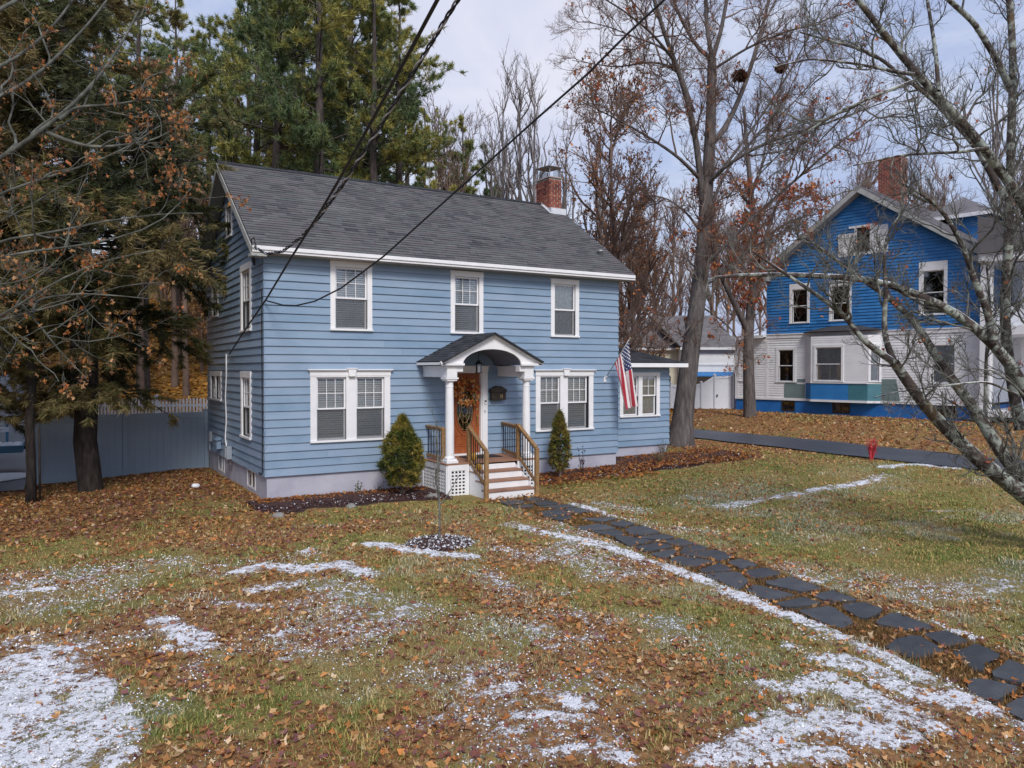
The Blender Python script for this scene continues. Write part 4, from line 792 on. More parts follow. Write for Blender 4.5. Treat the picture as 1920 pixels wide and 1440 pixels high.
def pumpkin(x, y, z, s, label):
    t = thing('pumpkin', (x, y, z), label, 'pumpkin', 'yellow pumpkins on the porch')
    vs = []; n, m = 20, 8
    for i in range(m+1):
        th_ = math.pi*i/m
        for k in range(n):
            a = 2*math.pi*k/n; q = 1-.10*abs(math.sin(2.5*a))
            vs.append((x+s*q*math.sin(th_)*math.cos(a), y+s*q*math.sin(th_)*math.sin(a), z+s*1.05-s*1.05*math.cos(th_)))
    mb = MB(); mb.add(vs, [(i*n+k, i*n+(k+1) % n, (i+1)*n+(k+1) % n, (i+1)*n+k) for i in range(m) for k in range(n)]); mb.build('fruit', m_pumpkin, t, smooth=True)
    mb = MB(); mb.tube([(x, y, z+s*2), (x+.01, y, z+s*2.25), (x+.03, y, z+s*2.4)], [.018, .014, .012], 6); mb.build('stalk', m_stem, t)
pumpkin(4.555, -1.27, .752, .105, 'yellow pumpkin on the porch deck behind the left stair railing')
pumpkin(4.52, -1.63, .562, .085, 'smaller yellow pumpkin on the top step below the deck')
# ---------------------------------------------------------------- flag on its angled pole
t = thing('flag', (9.47, -.03, 2.67), 'American flag hanging from an angled pole on the front wall', 'flag')
b0, b1 = np.array((9.47, -.03, 2.67)), np.array((9.64, -.92, 3.80))
mb = MB(); mb.tube([b0+(b1-b0)*.02, b1], .014, 8); mb.build('pole', m_steel, t, smooth=True)
mb = MB(); mb.box(9.43, 9.51, -.045, -.02, 2.6, 2.74); mb.tube([b0+np.array((0, .01, 0)), b0+(b1-b0)*.08], .026, 8); mb.build('bracket', m_white, t)
mb = MB(); mb.blob(b1+(b1-b0)*.012, .026, .026, .026, 2, 10, 0); mb.build('finial', m_brass, t, smooth=True)
nu, nv = 52, 60
h0, h1 = b0+(b1-b0)*.965, b0+(b1-b0)*.40      # hoist, canton end first
V = np.zeros((nu+1, nv+1, 3)); FLY = 1.86
for i in range(nu+1):
    s = i/nu; H = h0+(h1-h0)*s
    for j in range(nv+1):
        q = j/nv; k = q**.8
        cx_ = 9.735-.0*q; cy_ = -.80
        tgt = np.array((cx_+.16-.42*s+.13*q, cy_+.10*math.sin(s*3.0), 0))
        x = H[0]*(1-k)+tgt[0]*k; y = H[1]*(1-k)+tgt[1]*k
        amp = .07*min(1, q*2.2)
        x += amp*.55*math.sin(s*15+q*1.2); y += amp*math.cos(s*15+q*1.2)
        z = H[2]-FLY*q*(1-.30*s)*.985
        V[i, j] = (x, y, z)
idx = np.arange((nu+1)*(nv+1)).reshape(nu+1, nv+1)
F = np.stack([idx[:-1, :-1], idx[1:, :-1], idx[1:, 1:], idx[:-1, 1:]], -1).reshape(-1, 4)
si, sj = np.meshgrid(np.arange(nu), np.arange(nv), indexing='ij')
canton = (si < 28) & (sj < 24); stripe = (si*13//nu) % 2
mi = np.where(canton, 2, np.where(stripe == 0, 0, 1)).ravel()
fl = np_mesh('cloth', V.reshape(-1, 3), F, m_red, t, smooth=True); fl.data.materials.append(m_fwhite); fl.data.materials.append(m_fblue)
fl.data.polygons.foreach_set('material_index', mi.astype(np.int32))
def fpos(s, q):
    i, j = min(s*nu, nu-1.001), min(q*nv, nv-1.001); a, b = int(i), int(j); fi, fj = i-a, j-b
    return (V[a, b]*(1-fi)+V[a+1, b]*fi)*(1-fj)+(V[a, b+1]*(1-fi)+V[a+1, b+1]*fi)*fj
mb = MB()
for row in range(9):
    for k in range(6 if row % 2 == 0 else 5):
        s_ = (28/52)*(row+1)/10; q_ = (24/60)*((k*2+(1 if row % 2 == 0 else 2))/12)
        c_ = fpos(s_, q_); du = fpos(s_+.008, q_)-c_; dv = fpos(s_, q_+.008)-c_
        nn = np.cross(du, dv); nn /= np.linalg.norm(nn)+1e-9; du /= np.linalg.norm(du)+1e-9; dv = np.cross(nn, du)
        for sg in (1, -1):
            pts = [c_+nn*.004*sg+(du*math.cos(m*math.pi/5)+dv*math.sin(m*math.pi/5))*(.03 if m % 2 == 0 else .013) for m in range(10)]
            mb.add([c_+nn*.004*sg]+pts, [(0, 1+m, 1+(m+1) % 10) for m in range(10)])
mb.build('stars', m_fwhite, t)
# ---------------------------------------------------------------- boxes and cables on the gable wall
t = thing('electric_meter', (-.03, 3.85, .6), 'grey meter box low on the gable wall with a white conduit', 'meter')
mb = MB(); mb.box(-.17, -.03, 3.62, 3.95, .58, .92); mb.box(-.20, -.17, 3.66, 3.91, .62, .88); mb.build('box', m_greybox, t, bevel=.01)
mb = MB(); mb.tube([(-.05, 4.2, 3.37), (-.05, 4.21, 2.8), (-.055, 4.33, 2.2), (-.05, 4.25, 1.6), (-.05, 4.42, 1.1), (-.05, 4.25, .85), (-.08, 4.05, .62), (-.09, 3.9, .56)], .018, 8); mb.build('conduit', m_white, t, smooth=True)
mb = MB(); mb.tube([(-.1, 3.85, .58), (-.1, 3.85, .47), (-.05, 3.7, .45)], .02, 8); mb.build('elbow', m_steel, t)
mb = MB(); mb.box(-.15, -.03, 5.15, 5.55, .72, .98); mb.prism([(-.03, 5.1, .98), (-.17, 5.1, .96), (-.03, 5.1, 1.05)], (0, .5, 0)); tag(mb.build('vent_hood', m_siding, loc=(-.03, 5.35, .72), bevel=.006), 'blue painted vent hood low on the gable wall', 'vent')
mb = MB(); mb.box(-.12, -.03, 6.5, 6.8, .82, 1.12); mb.tube([(-.08, 6.65, .82), (-.08, 6.65, .55)], .025, 8); tag(mb.build('utility_box', m_greybox, loc=(-.03, 6.65, .82), bevel=.006), 'dull utility box near the rear end of the gable wall', 'utility box')
mb = MB(); mb.tube([(-.045, .10, 4.75), (-.045, .12, 3.5), (-.045, .11, 2.2), (-.045, .13, 1.0), (-.045, .13, .66), (-.05, .25, .58), (-.04, .5, .6)], .012, 6)
tag(mb.build('ground_wire', m_cable, loc=(-.04, .12, .6)), 'thin dark wire running down the house corner', 'wire')
def cable(pts, rad, name, label, twist=0, mat=None):
    pts = [np.array(p) for p in pts]; pts.append(pts[-1]+(pts[-1]-pts[-2])*9)
    # refine
    fine = []
    for a, b in zip(pts[:-1], pts[1:]):
        n = max(2, int(np.linalg.norm(b-a)/.06)) if twist else 4
        fine += [a+(b-a)*k/n for k in range(n)]
    fine.append(pts[-1]); mb = MB(); t = None
    if not twist:
        mb.tube(fine, rad, 6); return tag(mb.build(name, m_cable, loc=tuple(pts[0]), smooth=True), label, 'cable')
    t = thing(name, tuple(pts[0]), label, 'cable')
    for s in range(3):
        mb = MB(); q = []
        L = 0
        for i, p in enumerate(fine):
            if i: L += np.linalg.norm(fine[i]-fine[i-1])
            a = L/.55*6.283+s*2.094; q.append(p+np.array((math.cos(a), .2*math.cos(a), math.sin(a)))*twist)
        mb.tube(q, rad, 5); mb.build('strand', m_alu if s == 0 else m_cable, t, smooth=True)
    return t
cable(SERVICE_CABLE, .013, 'service_cable', 'twisted black power cable sagging to the front left eave corner', .021)
cable(PHONE_CABLE, .019, 'straight_cable', 'straight black cable crossing the roof down to the gable wall', 0)
cable(SPAN_CABLE, .016, 'sagging_cable', 'long black cable slanting up to the right from the front wall corner', 0)
mb = MB(); mb.tube([(-.33, -.30, 5.62), (-.36, -.36, 5.75), (-.32, -.42, 5.8), (-.28, -.45, 5.6)], .014, 6); mb.tube([(-.3, -.3, 5.60), (-.15, .3, 5.3), (-.06, 1.0, 5.58)], .02, 6); mb.tube([(-.33, -.40, 5.58), (-.25, -.1, 5.35), (-.06, .9, 5.54)], .012, 6)
tag(mb.build('drip_loop', m_cable, loc=(-.3, -.3, 5.6)), 'black cable drip loop under the front left eave corner', 'cable')
# wall lamp on the end of the side wing
mb = MB(); mb.box(13.03, 13.10, 1.35, 1.47, 2.62, 2.72); mb.lathe((13.16, 1.4, 2.42), [(.05, 0), (.075, .03), (.085, .26), (.10, .27), (.03, .36)], 8); mb.box(13.04, 13.12, 1.36, 1.44, 2.15, 2.32)
tag(mb.build('wall_lantern', m_blackmetal, loc=(13.1, 1.4, 2.5)), 'black wall lantern on the end of the low side wing', 'lantern')
# ---------------------------------------------------------------- fences on the left
t = thing('privacy_fence', (-2.3, 7.42, -.15), 'solid grey blue vinyl privacy fence behind the hemlock trunk', 'fence')
fx = [-4.46, -2.28, -.06]; FY = 7.42
for x in fx:
    mb = MB(); mb.box(x-.065, x+.065, FY-.065, FY+.065, -.4, 1.70); mb.box(x-.08, x+.08, FY-.08, FY+.08, 1.70, 1.73); mb.prism([(x-.08, FY-.08, 1.73), (x+.08, FY-.08, 1.73), (x+.08, FY+.08, 1.73), (x-.08, FY+.08, 1.73)], (0, 0, .02)); mb.build('post', m_vinyl_blue, t, bevel=.006)
for a, b in zip(fx[:-1], fx[1:]):
    mb = MB(); n = 11; x0, x1 = a+.066, b-.066
    for k in range(n): q = x0+(x1-x0)*k/n; mb.box(q+.001, q+(x1-x0)/n-.001, FY-.012, FY+.012, -.12, 1.48, .5+.1*random.random())
    mb.box(x0, x1, FY-.035, FY+.035, 1.48, 1.66, .75); mb.box(x0, x1, FY-.035, FY+.035, -.22, .0, .75); mb.build('panel', m_vinyl_blue, t, bevel=.004)
t = thing('picket_fence', (0, 15.9, .6), 'white picket fence at the foot of the leafy slope', 'fence')
p0, p1 = np.array((-3.4, 17.9)), np.array((3.6, 14.1)); L = np.linalg.norm(p1-p0); dd = (p1-p0)/L
mb = MB(); n = int(L/.135)
for k in range(n):
    q = p0+dd*(k*.135); z = .72; hgt = 1.0+.10*abs(((k*.135) % 2.4)/1.2-1)
    a = q+dd*.075; mb.prism([(q[0], q[1], z), (a[0], a[1], z), (a[0], a[1], z+hgt-.05), ((q+a)[0]/2, (q+a)[1]/2, z+hgt), (q[0], q[1], z+hgt-.05)], (.012, .018, 0))
mb.build('picket_row', m_vinyl_white, t)
mb = MB()
for zz in (.9, 1.5): mb.bar((p0[0]+.03, p0[1]+.05, zz), (p1[0]+.03, p1[1]+.05, zz), .04, .09)
mb.build('rail', m_vinyl_white, t)
for k in range(4):
    q = p0+dd*(k*2.4+.9); mb = MB(); mb.box(q[0]-.06, q[0]+.06, q[1]-.02, q[1]+.10, .4, 1.86); mb.lathe((q[0], q[1]+.04, 1.86), [(.09, 0), (.09, .03), (.02, .09)], 4); mb.build('post', m_vinyl_white, t)
# ---------------------------------------------------------------- slatted trailer parked at the left
t = thing('utility_trailer', (-6.0, 12.3, -.25), 'white slatted utility trailer with a blue side rail parked beyond the fence', 'trailer')
mb = MB(); mb.box(-8.2, -4.95, 11.2, 13.2, .42, .50); mb.build('bed', m_truckpaint, t)
mb = MB()
for k in range(12): mb.box(-8.1+k*.265, -7.93+k*.265, 11.22, 13.18, .501, .525)
mb.build('plank_floor', m_truckpaint, t)
mb = MB(); mb.box(-8.2, -4.93, 11.12, 11.199, .34, .56); mb.box(-4.949, -4.90, 11.12, 13.2, .34, .56); mb.build('side_rail', m_truckblue, t, bevel=.01)
mb = MB()
for z in (.86, 1.12, 1.38): mb.box(-8.2, -5.35, 13.2, 13.24, z, z+.16)
mb.build('slat_side', m_truckpaint, t)
for x in (-8.1, -6.8, -5.45): mb = MB(); mb.box(x, x+.08, 13.241, 13.30, .5, 1.58); mb.build('stake', m_truckblue, t)
for y in (11.5, 12.95):
    mb = MB(); mb.tube([(-6.4, y, .10), (-6.4, y+.18, .10)], .33, 20); wh = mb.build('wheel', m_rubber, t); mb = MB(); mb.tube([(-6.4, y-.01, .10), (-6.4, y+.0, .10)], .17, 12); mb.build('rim', m_steel, wh)
mb = MB(); mb.bar((-4.9, 12.2, .40), (-3.9, 12.2, .35), .1); mb.build('drawbar', m_blackmetal, t)
# ---------------------------------------------------------------- the neighbour's house (gable end seen across the driveway)
NO = np.array((29.34, 11.40, 0.)); na_ = R(10.6)
NU = np.array((math.sin(na_), -math.cos(na_), 0)); NI = np.array((math.cos(na_), math.sin(na_), 0))   # along the facade to the right; into the house
NW = Wall(NO, NU, -NI)
t = thing('neighbor_house', tuple(NO+np.array((0, 0, .6))), 'tall bright blue and white house across the driveway with a front gable and brick chimney', 'house')
W_, APX, EAV, PK = 10.5, 5.1, 8.05, 11.85
ng = (PK-EAV)/(APX+.45)
lim = lambda z: (0, W_) if z < EAV else (max(0, (z-EAV)/ng-.3), min(W_, W_-((z-EAV)/((PK-EAV)/(W_-APX+.45))-.3)))
no = [(1.33, 2.46, 5.36, 7.45), (3.50, 4.65, 5.38, 7.45), (7.82, 9.05, 5.45, 7.93), (4.78, 5.62, 8.70, 9.98)]
n1 = [(.55, 1.72, 2.25, 4.15), (8.28, 9.55, 2.28, 4.22)]
mb = MB(); clapboards(mb, NW, 0, W_, 4.85, 7.95, .155, ins(no), None, .04, .5); clapboards(mb, NW, 0, W_, 7.95, 11.6, .155, ins(no), lim, .04, .5)
mb.build('upper_wall', m_nblue, t)
mb = MB(); clapboards(mb, NW, -1.9, W_, 1.42, 4.62, .128, ins(n1), None, .03, 4.)
BK = Wall(NO+NU*W_, NI, NU); clapboards(mb, BK, 0, 9, 1.42, 4.62, .105, (), None, .014, 4.)
mb.build('lower_wall', m_nwhite, t)
mb = MB(); clapboards(mb, BK, 0, 9, 4.85, 7.9, .135, (), None, .018, 2.); mb.build('side_wall', m_nblue, t)
mb = MB(); NW.box(mb, .03, W_-.03, -8.8, -.42, 1.0, 7.9); NW.box(mb, -1.87, .0, -6, -.42, 1.0, 4.6)
holed(mb, NW, .03, W_-.03, 1.42, 7.95, -.03, -.006, ins(no[:3]+n1, .06)); holed(mb, NW, -1.87, .03, 1.42, 4.6, -.03, -.006, [])
mb.prism([NW.p(.4, -.43, 7.95), NW.p(W_-.4, -.43, 7.95), NW.p(APX, -.43, 11.4)], -NI*-.0+NI*.02); mb.build('core', m_dark, t)
mb = MB(); NW.box(mb, .0, W_, -9, -.02, -.4, 1.30); NW.box(mb, -1.9, 0, -6, -.02, -.2, 1.30); mb.build('basement_wall', m_nblue2, t)
mb = MB()
NW.box(mb, -1.92, W_+.03, 0, .05, 1.30, 1.42); NW.box(mb, -.03, W_+.06, 0, .06, 4.62, 4.85); NW.box(mb, -.03, W_+.06, 0, .10, 4.80, 4.85); NW.box(mb, -1.9, -.031, 0, .05, 4.45, 4.62)
NW.box(mb, -1.93, -1.70, 0, .035, 1.42, 4.45); NW.box(mb, -.05, .10, 0, .03, 1.42, 4.62); NW.box(mb, W_-.18, W_+.03, 0, .035, 1.42, 4.62)
mb.build('belt_trim', m_nwhite, t)
mb = MB(); NW.box(mb, -2.25, .0, -6, .35, 4.70, 4.80); NW.box(mb, -2.25, -.0, .351, .37, 4.64, 4.80); mb.build('side_roof', m_nwhite, t)
mb = MB(); NW.box(mb, W_+.031, W_+9, -9, -8.9, 0, 8.0)
for a, b, c, e in no[:3]: sash_window(t, NW, a, b, c, e, casing=.14, head=.3 if b < 5 else .42, grid=None, backing=None, dark=True, screen=False, frame_mat=m_nwhite)
for a, b, c, e in n1: sash_window(t, NW, a, b, c, e, casing=.16, head=.16, grid=None, backing='lace' if a > 5 else None, dark=a < 5, screen=False, frame_mat=m_nwhite)
sash_window(t, NW, -1.72, -1.1, 2.28, 4.15, casing=.1, head=.14, grid=None, backing=None, dark=True, screen=False, frame_mat=m_nwhite)
# attic triple group: broad white panel with a dark louvred opening
mb = MB(); NW.box(mb, 3.95, 6.40, 0, .05, 8.60, 8.72); NW.box(mb, 3.95, 4.78, 0, .055, 8.72, 9.72); NW.box(mb, 5.62, 6.40, 0, .055, 8.72, 9.95); NW.box(mb, 4.5, 5.9, 0, .065, 9.95, 10.06)
NW.box(mb, 4.78, 4.86, 0, .06, 8.72, 9.95); NW.box(mb, 5.54, 5.62, 0, .06, 8.72, 9.95)
at = mb.build('attic_panel', m_nwhite, t); mb = MB(); NW.box(mb, 4.86, 5.54, -.05, -.03, 8.72, 9.95); mb.build('pane', m_glass_dark, at)
mb = MB(); NW.box(mb, 4.7, 5.7, -.12, -.10, 8.6, 10.05); mb.build('attic_recess', m_dark, t)
# shallow bay with sample paint patches
mb = MB(); bayp = [NW.p(2.25, 0, 1.32), NW.p(2.75, .42, 1.32), NW.p(5.65, .42, 1.32), NW.p(6.15, 0, 1.32)]
bw = [Wall(bayp[0]*np.array((1, 1, 0)), (bayp[1]-bayp[0])/np.linalg.norm(bayp[1]-bayp[0]), np.cross((bayp[1]-bayp[0])/np.linalg.norm(bayp[1]-bayp[0]), (0, 0, 1.))),
      Wall(bayp[1]*np.array((1, 1, 0)), NU, -NI),
      Wall(bayp[2]*np.array((1, 1, 0)), (bayp[3]-bayp[2])/np.linalg.norm(bayp[3]-bayp[2]), np.cross((bayp[3]-bayp[2])/np.linalg.norm(bayp[3]-bayp[2]), (0, 0, 1.)))]
for q in bw:
    if np.dot(q.n, -NI) < 0: q.n = -q.n
L1, L2 = np.linalg.norm(bayp[1]-bayp[0]), 2.9
clapboards(mb, bw[0], 0, L1, 2.3, 4.62, .105, (), None, .014, 4, False); clapboards(mb, bw[1], 0, L2, 2.3, 4.62, .105, ins([(.15, 1.72, 2.32, 4.2)]), None, .014, 4, False); clapboards(mb, bw[2], 0, L1, 2.3, 4.62, .105, ins([(.04, .62, 2.32, 4.2)], .02), None, .014, 4, False)
bay = mb.build('bay', m_nwhite, t)
mb = MB(); mb.prism([(p[0], p[1], 1.40) for p in [p_*1 for p_ in bayp]], (0, 0, .02)); mb.prism([tuple(p+(-NI*.05)*(1 if i in (1, 2) else 0)+np.array((0, 0, .92))) for i, p in enumerate(bayp)], (0, 0, .07)); mb.prism([tuple(p+(-NI*.05)*(1 if i in (1, 2) else 0)+np.array((0, 0, -.02))) for i, p in enumerate(bayp)], (0, 0, .10)); mb.build('bay_sill', m_nwhite, bay)
mb = MB(); clapboards(mb, bw[1], 0, 1.95, 1.42, 2.23, .105, (), None, .014, 5, False); clapboards(mb, bw[0], 0, L1, 1.42, 2.23, .105, (), None, .014, 5, False); mb.build('blue_paint_patch', m_patch3, bay)
mb = MB(); clapboards(mb, bw[1], 1.96, L2, 1.42, 2.23, .105, (), None, .014, 5, False); clapboards(mb, bw[2], 0, L1, 1.42, 2.23, .105, (), None, .014, 5, False); mb.build('teal_paint_patch', m_patch2, bay)
sash_window(bay, bw[1], .15, 1.72, 2.32, 4.2, casing=.12, head=.14, grid=None, backing='lace', screen=False, frame_mat=m_nwhite)
sash_window(bay, bw[2], .02, .62, 2.32, 4.2, casing=.1, head=.14, grid=None, backing='lace', screen=False, frame_mat=m_nwhite)
ma, mb = MB(), MB()
for i in range(8):
    z = 1.432+i*.105; NW.box(ma, 1.06 if i < 7 else 1.1, 1.78 if i == 7 else 2.24, .0315, .0345, z, z+.1); NW.box(mb, 6.16, 7.02-.018*i, .0315, .0345, z, z+.1)
NW.box(ma, 1.80, 2.24, .0315, .0345, 2.275, 2.45); NW.box(mb, 6.16, 6.86, .0315, .0345, 2.275, 2.48); ma.build('grey_green_paint_patch', m_patch, t); mb.build('grey_green_paint_patch', m_patch, t)
mb = MB(); mb.add([tuple(NW.p(2.1+4.2*k/12, .02, 4.86)) for k in range(13)]+[tuple(NW.p(2.1+4.2*k/12, .02+.5*min(1, 3*math.sin(math.pi*k/12)), 4.87)) for k in range(13)]+[tuple(NW.p(2.1+4.2*k/12, .02, 4.87+.30*math.sin(math.pi*k/12))) for k in range(13)], [(13+k, 14+k, 27+k, 26+k) for k in range(12)]+[(k, k+1, 14+k, 13+k) for k in range(12)])
mb.build('bay_roof', m_shingle_dark, bay)
for a, b in ((.90, 1.66), (3.7, 4.6), (8.55, 9.5)):
    mb = MB(); NW.box(mb, a, b, -.018, .012, .74, .80); NW.box(mb, a, b, -.018, .012, 1.22, 1.29); NW.box(mb, a, a+.06, -.018, .012, .80, 1.22); NW.box(mb, b-.06, b, -.018, .012, .80, 1.22); NW.box(mb, (a+b)/2-.02, (a+b)/2+.02, -.018, .008, .8, 1.22)
    wn = mb.build('basement_window', m_bronze, t); mb = MB(); NW.box(mb, a+.06, b-.06, -.019, -.006, .80, 1.22); mb.build('pane', m_glass_dark, wn)
# roof
mb = MB(); depth = 12.
for sx in (-1, 1):
    eu = -.45 if sx < 0 else W_+.45; run = abs(APX-eu); dv = NU*(-sx)*run+np.array((0, 0, PK-EAV+.18)); Ls = np.linalg.norm(dv); dv = dv/Ls
    o = NO+NU*eu-NI*.5+np.array((0, 0, EAV-.08)); u = NI; nr = np.cross(u, dv)
    if nr[2] < 0: nr = -nr
    if sx > 0: pass
    tabs(mb, o, u, dv, nr, depth+.5, Ls, .2, .45, None, .014) if np.dot(np.cross(u, dv), nr) > 0 else tabs(mb, o+u*(depth+.5), -u, dv, nr, depth+.5, Ls, .2, .45, None, .014)
    mb.obox(o-nr*.04, u*(depth+.5), dv*Ls, nr*.038, .4)
nroof = mb.build('roof', m_shingle_grey, t)
mb = MB()
for sx in (-1, 1):
    eu = -.45 if sx < 0 else W_+.45; run = abs(APX-eu); dv = NU*(-sx)*run+np.array((0, 0, PK-EAV+.18)); Ls = np.linalg.norm(dv); dv = dv/Ls
    nr = np.cross(NI, dv); nr = nr if nr[2] > 0 else -nr
    o = NO+NU*eu-NI*.53+np.array((0, 0, EAV-.08)); mb.obox(o-nr*.27, NI*.03, dv*Ls, nr*.23); mb.obox(o-nr*.27+NI*.031, NI*.46, dv*(Ls-.2), nr*.03)
NW.box(mb, -.5, .25, 0, .5, EAV-.35, EAV-.1); NW.box(mb, W_-.3, W_+.5, 0, .5, EAV-.35, EAV-.1)
mb.build('rake_board', m_rake, t)
bm, mm = MB(), MB(); cc = NO+NU*5.35+NI*3.0
brick_stack(bm, mm, -.58, .58, -.4, .4, 11.0, 13.85, rot=-math.pi/2+na_, c=(cc[0], cc[1]), h=.085, l=.24)
nch = bm.build('chimney', m_brick, nroof); mm.build('mortar', m_mortar, nch)
# dormer wing at the back right with its own hipped roof
mb = MB(); DW = Wall(NO+NI*4.0, NU, -NI); clapboards(mb, DW, 7.6, 9.25, 8.8, 10.6, .135, (), None, .018, 1.); DS = Wall(NO+NI*4.0+NU*9.25, NI, NU); clapboards(mb, DS, 0, 3, 8.8, 10.6, .135, (), None, .018, 1.)
DW.box(mb, 7.65, 9.2, -3, -.1, 8.8, 10.55); dm = mb.build('dormer', m_nblue, t)
sash_window(dm, DS, .35, 1.5, 9.2, 10.5, casing=.14, head=.16, grid=None, backing=None, dark=True, screen=False, frame_mat=m_nwhite)
mb = MB(); A_, B_ = DW.p(6.4, .45, 10.58), DW.p(9.75, .45, 10.58); pkd = DW.p(7.6, -2.2, 11.95); C_, D_ = DW.p(9.75, -4.2, 10.58), DW.p(6.4, -4.2, 11.0)
mb.add([A_, B_, pkd], [(0, 1, 2)]); mb.add([B_, C_, pkd], [(0, 1, 2)]); mb.add([D_, A_, pkd], [(0, 1, 2)]); mb.add([A_, B_, C_, D_], [(3, 2, 1, 0)]); mb.build('dormer_roof', m_shingle_grey, dm)
mb = MB(); DW.box(mb, 6.4, 9.76, .44, .48, 10.42, 10.6); DS.box(mb, -.46, 3, .47, .51, 10.42, 10.6); mb.build('dormer_fascia', m_nwhite, dm)
# two-storey porch on the right end: white posts, decks, roof
PX0 = W_+.1
for u, n in ((10.76, .35), (10.76, -4.0), (14.2, .35), (14.2, -4.0)):
    mb = MB(); NW.box(mb, u-.2, u+.2, n-.2, n+.2, .6, 4.3); NW.box(mb, u-.2, u+.2, n-.2, n+.2, 4.42, 7.6); NW.box(mb, u-.25, u+.25, n-.25, n+.25, .1, .6); NW.box(mb, u-.25, u+.25, n-.25, n+.25, 4.3, 4.42); mb.build('porch_post', m_nwhite, t)
mb = MB(); NW.box(mb, W_+.04, 14.5, -6, .6, 4.43, 4.8); NW.box(mb, W_+.04, 14.5, -6, .6, .9, 1.15); NW.box(mb, W_+.04, 14.7, -6, .8, 7.6, 7.95); NW.box(mb, W_+.04, 14.4, -6, -.3, 4.8, 5.7); mb.build('porch_deck', m_nwhite, t)
mb = MB(); mb.prism([NW.p(W_+.04, .9, 7.96), NW.p(14.9, .9, 7.96), NW.p(W_+.04, .9, 9.6)], NI*7); mb.build('porch_roof', m_shingle_grey, t)
# ---------------------------------------------------------------- garage and white vinyl fence between the houses
rt_, fw_ = np.array((.859, -.512, 0)), np.array((.512, .859, 0))
GO = np.array((32.4, 21.3, 0.)); GW = Wall(GO, rt_, -fw_)
t = thing('garage', tuple(GO), 'cream and white outbuilding with a weathered grey roof between the two houses', 'garage')
mb = MB(); clapboards(mb, GW, 0, 3.6, .3, 4.35, .13, (), None, .015, 3.); GE = Wall(GO, fw_, -rt_); clapboards(mb, GE, 0, 6, .3, 4.35, .13, (), None, .015, 3.); mb.build('wall', m_nwhite, t)
mb = MB(); GW.box(mb, -2.9, -.03, -6, -1.0, .2, 4.35); mb.build('cream_wing', m_cream, t)
mb = MB(); o = GO-fw_*.35+np.array((0, 0, 4.42)); d = fw_*3.2+np.array((0, 0, 2.35)); Ld = np.linalg.norm(d); d = d/Ld; nr = np.cross(rt_, d)
tabs(mb, o-rt_*.15, rt_, d, nr, 4.0, Ld, .2, .4, lambda s: (-1.55*s/Ld, 3.95-1.0*s/Ld), .014)
o2 = GO+fw_*.7+np.array((0, 0, 4.42)); tabs(mb, o2-rt_*3.3, rt_, d, nr, 3.3, Ld*.95, .2, .4, None, .014)
mb.add([o-rt_*.15, o+rt_*3.9, o+rt_*2.9+d*Ld, o-rt_*1.7+d*Ld], [(0, 1, 2, 3)]); mb.add([o2-rt_*3.3, o2, o2+d*Ld*.95, o2-rt_*3.3+d*Ld*.95], [(0, 1, 2, 3)])
mb.build('roof', m_shingle_grey, t)
mb = MB(); GW.box(mb, -.15, 3.85, .30, .36, 4.26, 4.42); GW.box(mb, -3.3, -.2, -.75, -.70, 4.26, 4.42); GW.box(mb, 0, 3.6, .02, .06, 3.2, 3.3); mb.build('fascia', m_nwhite, t)
mb = MB(); mb.bar(tuple(o-rt_*.15), tuple(o-rt_*1.7+d*Ld), .12, .10); mb.build('rake_board', m_bark_dark, t)
mb = MB(); mb.obox(GW.p(.2, .05, 2.72), rt_*3.3, -fw_*1.1+np.array((0, 0, -.25)), (0, 0, .05)); mb.build('awning', m_patch3, t)
VP = [np.array((26.2, 15.55)), np.array((27.09, 15.07)), np.array((27.75, 14.70)), np.array((28.41, 14.32)), np.array((29.36, 13.75))]
hs = [2.05, 2.05, 2.10, 2.52, 2.58]
t = thing('vinyl_fence', (27.75, 14.7, .1), 'white vinyl privacy fence and gate between garage and blue white house', 'fence')
for p, h in zip(VP, hs): mb = MB(); mb.box(p[0]-.07, p[0]+.07, p[1]-.07, p[1]+.07, -.2, h+.1); mb.lathe((p[0], p[1], h+.1), [(.11, 0), (.11, .03), (.02, .08)], 4); mb.build('post', m_vinyl_white, t)
for k in range(4):
    a, b, ha, hb = VP[k], VP[k+1], hs[k], hs[k+1]; u = b-a; L = np.linalg.norm(u); u = u/L; a3, b3 = a+u*.07, b-u*.07
    mb = MB(); mb.prism([(a3[0], a3[1], .1), (b3[0], b3[1], .1), (b3[0], b3[1], hb-.1), (a3[0], a3[1], ha-.1)], (.012, .02, 0))
    mb.bar((a3[0], a3[1], ha-.05), (b3[0], b3[1], hb-.05), .06, .14); mb.bar((a3[0], a3[1], .12), (b3[0], b3[1], .12), .06, .16)
    mb.build('gate_panel' if k == 3 else 'panel', m_vinyl_white, t)
mb = MB(); q = VP[3]+(VP[4]-VP[3])*.12; mb.blob((q[0]-.03, q[1]-.05, 1.45), .05, .05, .07, 3); mb.build('latch', m_blackmetal, t)
